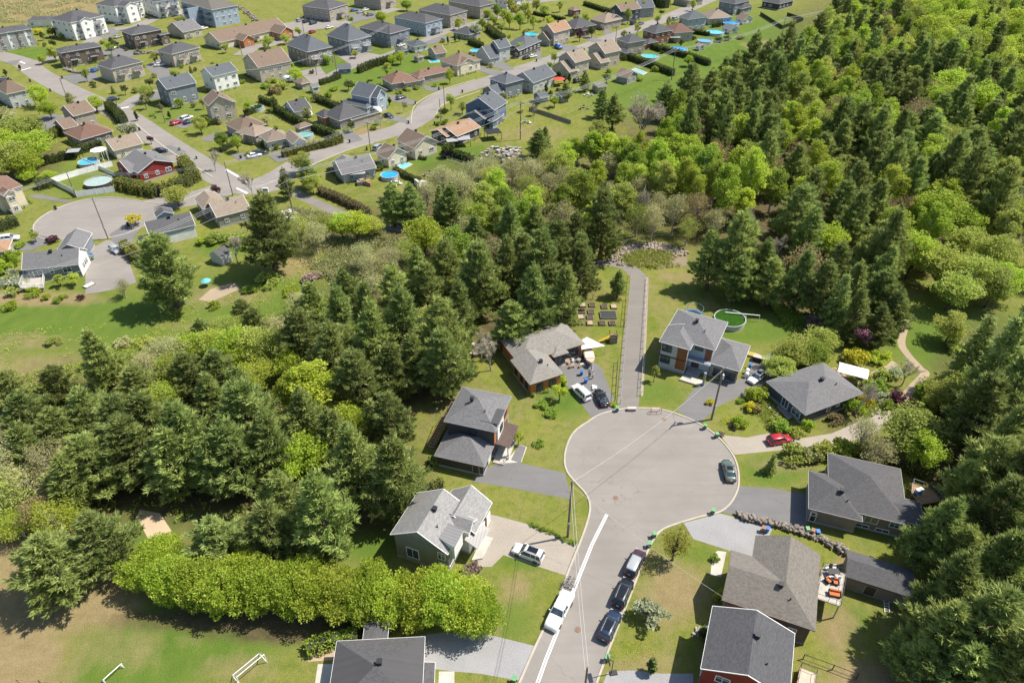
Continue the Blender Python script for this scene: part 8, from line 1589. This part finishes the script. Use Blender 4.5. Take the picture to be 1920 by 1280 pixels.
nf = (fill(W2, 6.2, k2, 3), fill(W3, 6.6, k3, 5), fill(W1, 7.6, k1, 1)); print('filled', nf, len(TREES))

# ---------------------------------------------------------------- undergrowth nobody could count
def undergrowth(name, label, polys, n, mat, size=.5, seed=0, hh=.5):
    g = np.random.default_rng(seed); C = []; rr = random.Random(seed)
    for P in polys:
        cs = [G(x, max(y, -10)) for x, y in P]; x0, x1 = min(c.x for c in cs), max(c.x for c in cs); y0, y1 = min(c.y for c in cs), max(c.y for c in cs); k = 0; tr = 0
        while k < n and tr < n * 12:
            tr += 1; x, y = rr.uniform(x0, x1), rr.uniform(y0, y1); px, py = PX((x, y, 0))
            if inpoly(px, py, P) and mnoise.noise(Vector((x * .09, y * .09, seed * 3.1))) > -.15 + rr.uniform(-.2, .2): C.append((x, y, rr.uniform(.05, hh))); k += 1
    C = np.array(C); q = 9; O = np.tile(np.array([0, 0, 1.]), (len(C), 1)); c = np.repeat(C, q, 0) + g.normal(0, size * .7, (len(C) * q, 3)) * np.array([1, 1, .35]); c[:, 2] = np.maximum(c[:, 2], .02)
    d = unit(g.normal(0, .6, c.shape) + np.array([0, 0, .7])) * size * g.uniform(.5, 1.2, (len(c), 1)); w = unit(np.cross(d, g.normal(0, 1, c.shape))) * size * .22
    o = link(bpy.data.objects.new(name, leaf_mesh(name, c, d, w, np.repeat(g.uniform(0, .7, len(C)), q) + g.uniform(0, .3, len(c)), MATS[mat], tri=False))); o['label'] = label; o['category'] = 'undergrowth'; o['kind'] = 'stuff'
undergrowth('brush', 'bare budding brush between the suburb lawns and the wood', [[(800, 330), (900, 290), (1000, 290), (1180, 330), (1290, 430), (1130, 440), (1060, 400), (960, 400), (860, 400), (790, 380)], [(520, 390), (600, 400), (750, 450), (860, 450), (780, 500), (660, 560), (540, 470)]], 2600, 'leaf_bud', .55, 1, .9)
undergrowth('meadow_weeds', 'rough olive weeds on the meadow', [[(0, 620), (200, 600), (420, 560), (560, 480), (700, 460), (640, 560), (500, 600), (340, 660), (200, 720), (0, 760)]], 700, 'leaf_olive', .3, 2, .15)
undergrowth('forest_undergrowth', 'mixed low plants under the trees', [[(60, 700), (600, 560), (860, 460), (1090, 500), (1060, 600), (880, 700), (700, 760), (760, 900), (600, 1000), (200, 960), (0, 1000)], [(1450, 580), (1560, 560), (1700, 560), (1640, 600), (1480, 620)], [(1300, 420), (1700, 440), (1920, 420), (1920, 30), (1650, 30), (1300, 200)]], 2200, 'leaf_green', .5, 3, .5)
undergrowth('basin_plants', 'yellow green weeds and brush in the stone basin', [[(1160, 485), (1200, 470), (1270, 475), (1275, 500), (1230, 505), (1180, 500)]], 420, 'leaf_olive', .45, 4, .6)
undergrowth('garden_plants', 'flower garden ground cover around the dark bungalow', [[(1350, 790), (1430, 745), (1480, 800), (1400, 812)], [(1560, 690), (1700, 690), (1680, 760), (1610, 790), (1630, 740)]], 330, 'leaf_olive', .35, 5, .3)
undergrowth('dandelions', 'yellow dandelions on the lawn left of the red house', [[(1165, 1200), (1215, 1190), (1230, 1230), (1170, 1245)], [(1350, 790), (1380, 765), (1400, 775), (1370, 800)]], 60, 'leaf_gold', .12, 6, .1)
undergrowth('hillside_scrub', 'dry scrub on the bare hillside behind the white apartments', [[(-20, -5), (200, -5), (150, 20), (60, 44), (-20, 44)]], 1200, 'leaf_bud', .7, 7, 1.0)

# ---------------------------------------------------------------- labels of the trees: look first, then the neighbours that single each one out
LM = [('the tall single pine', 308, 508), ('the west turning circle', 200, 400), ('the beige cottage with the round pool', 520, 240), ('the modern grey house', 1310, 640), ('the orange bungalow', 1010, 660), ('the dark brick house', 880, 800), ('the grey clapboard house', 820, 990), ('the dark bungalow', 1530, 740), ('the taupe bungalow', 1610, 920), ('the brown shingled house', 1470, 1080),
      ('the long shed', 1650, 1080), ('the sand patch', 285, 985), ('the dry field', 80, 1200), ('the open meadow', 120, 600), ('the stone basin', 1220, 480), ('the wood path', 690, 410), ('the bright blue pool', 730, 328), ('the long lawn under the power lines', 1180, 170), ('the top edge', 1650, 10), ('the right edge', 1915, 350), ('the lower right corner', 1880, 1240), ('the garden path', 1690, 720),
      ('the big bare tree', 1200, 215), ('the red bungalow', 290, 310), ('the pale blue apartments', 400, 30), ('the steep roofed blocks', 610, 80), ('the street bend', 790, 200), ('the orange roofed house', 1030, 70), ('the back street', 1150, 70), ('the senior home', 470, 70), ('the blue duplex', 330, 170), ('the left edge', 8, 850), ('the paved path', 1180, 620), ('the gravel driveway', 990, 1010), ('the white fence', 140, 345), ('the round pools', 1320, 75), ('the far wood', 1750, 200), ('the middle of the left wood', 400, 800), ('the middle of the right wood', 1560, 380), ('the clearing', 690, 775), ('the raised garden beds', 1110, 590), ('the grey garden shed', 408, 475)]
ADJ = {'pine': 'dark green pine', 'spruce': 'dense narrow spruce', 'leafy': 'round leafy tree', 'aspen': 'tall slender leafy tree', 'thin': 'thin crowned spring tree', 'bare': 'bare branched tree', 'bigbare': 'large pale bare tree with spreading branches', 'shrub': 'shrub', 'vase': 'young vase shaped tree with yellow green buds', 'column': 'slim dark columnar cedar', 'young': 'small tree', 'bushy': 'bushy lime green tree'}
CN = {'leaf_lime': 'lime green', 'leaf_green': 'fresh green', 'leaf_olive': 'olive green', 'leaf_bud': 'pale budding', 'leaf_bronze': 'bronze red', 'leaf_yellow': 'yellow leaved', 'leaf_gold': 'golden yellow', 'leaf_purple': 'purple leaved', 'blossom_pink': 'pink flowering', 'blossom_white': 'white flowering', 'twigs_red': 'reddish bare', 'leaf_cedar': 'dark cedar'}
ORD = ['', 'second', 'third', 'fourth', 'fifth', 'sixth', 'seventh', 'eighth', 'ninth', 'tenth', 'eleventh', 'twelfth', 'thirteenth', 'fourteenth', 'fifteenth', 'sixteenth', 'seventeenth', 'eighteenth', 'nineteenth', 'twentieth']
GRP = {}
for rec in TREES:
    root, kind, col, (px, py), h, done = rec
    if done: continue
    nm, lx, ly = min(LM, key=lambda l: math.hypot((l[1] - px) * .8, (l[2] - py)))
    dx_, dy_ = px - lx, py - ly; side = ('right of' if dx_ > 0 else 'left of') if abs(dx_) > abs(dy_) * 1.2 else ('below' if dy_ > 0 else 'above')
    GRP.setdefault((kind, col, nm, side), []).append((math.hypot(dx_, dy_), rec))
for (kind, col, nm, side), L in GRP.items():
    L.sort(key=lambda q: q[0])
    for i, (_, rec) in enumerate(L):
        base = (CN[col] + ' ' if col else '') + ADJ[kind]
        if kind == 'column': base = ADJ[kind]
        where = '%s %s' % (side, nm)
        lab = ('%s %s' % (base, where)) if len(L) == 1 else ('%s nearest, %s' % (base, where) if i == 0 else '%s nearest %s, %s' % (ORD[min(i, 19)], base, where))
        rec[0]['label'] = lab
        if 'group' not in rec[0]:
            rec[0]['group'] = {'pine': 'pines of the woods', 'spruce': 'spruces', 'leafy': 'round leafy trees', 'aspen': 'tall slender leafy trees', 'thin': 'thin crowned spring trees', 'bare': 'bare trees', 'shrub': 'garden shrubs', 'column': 'columnar cedars', 'young': 'small garden trees', 'bigbare': 'bare trees', 'vase': 'small garden trees', 'bushy': 'bright row of bushy trees'}[kind]
from collections import Counter
print('trees', Counter(r[1] for r in TREES))
for me in bpy.data.meshes:
    if me.users == 0: bpy.data.meshes.remove(me)
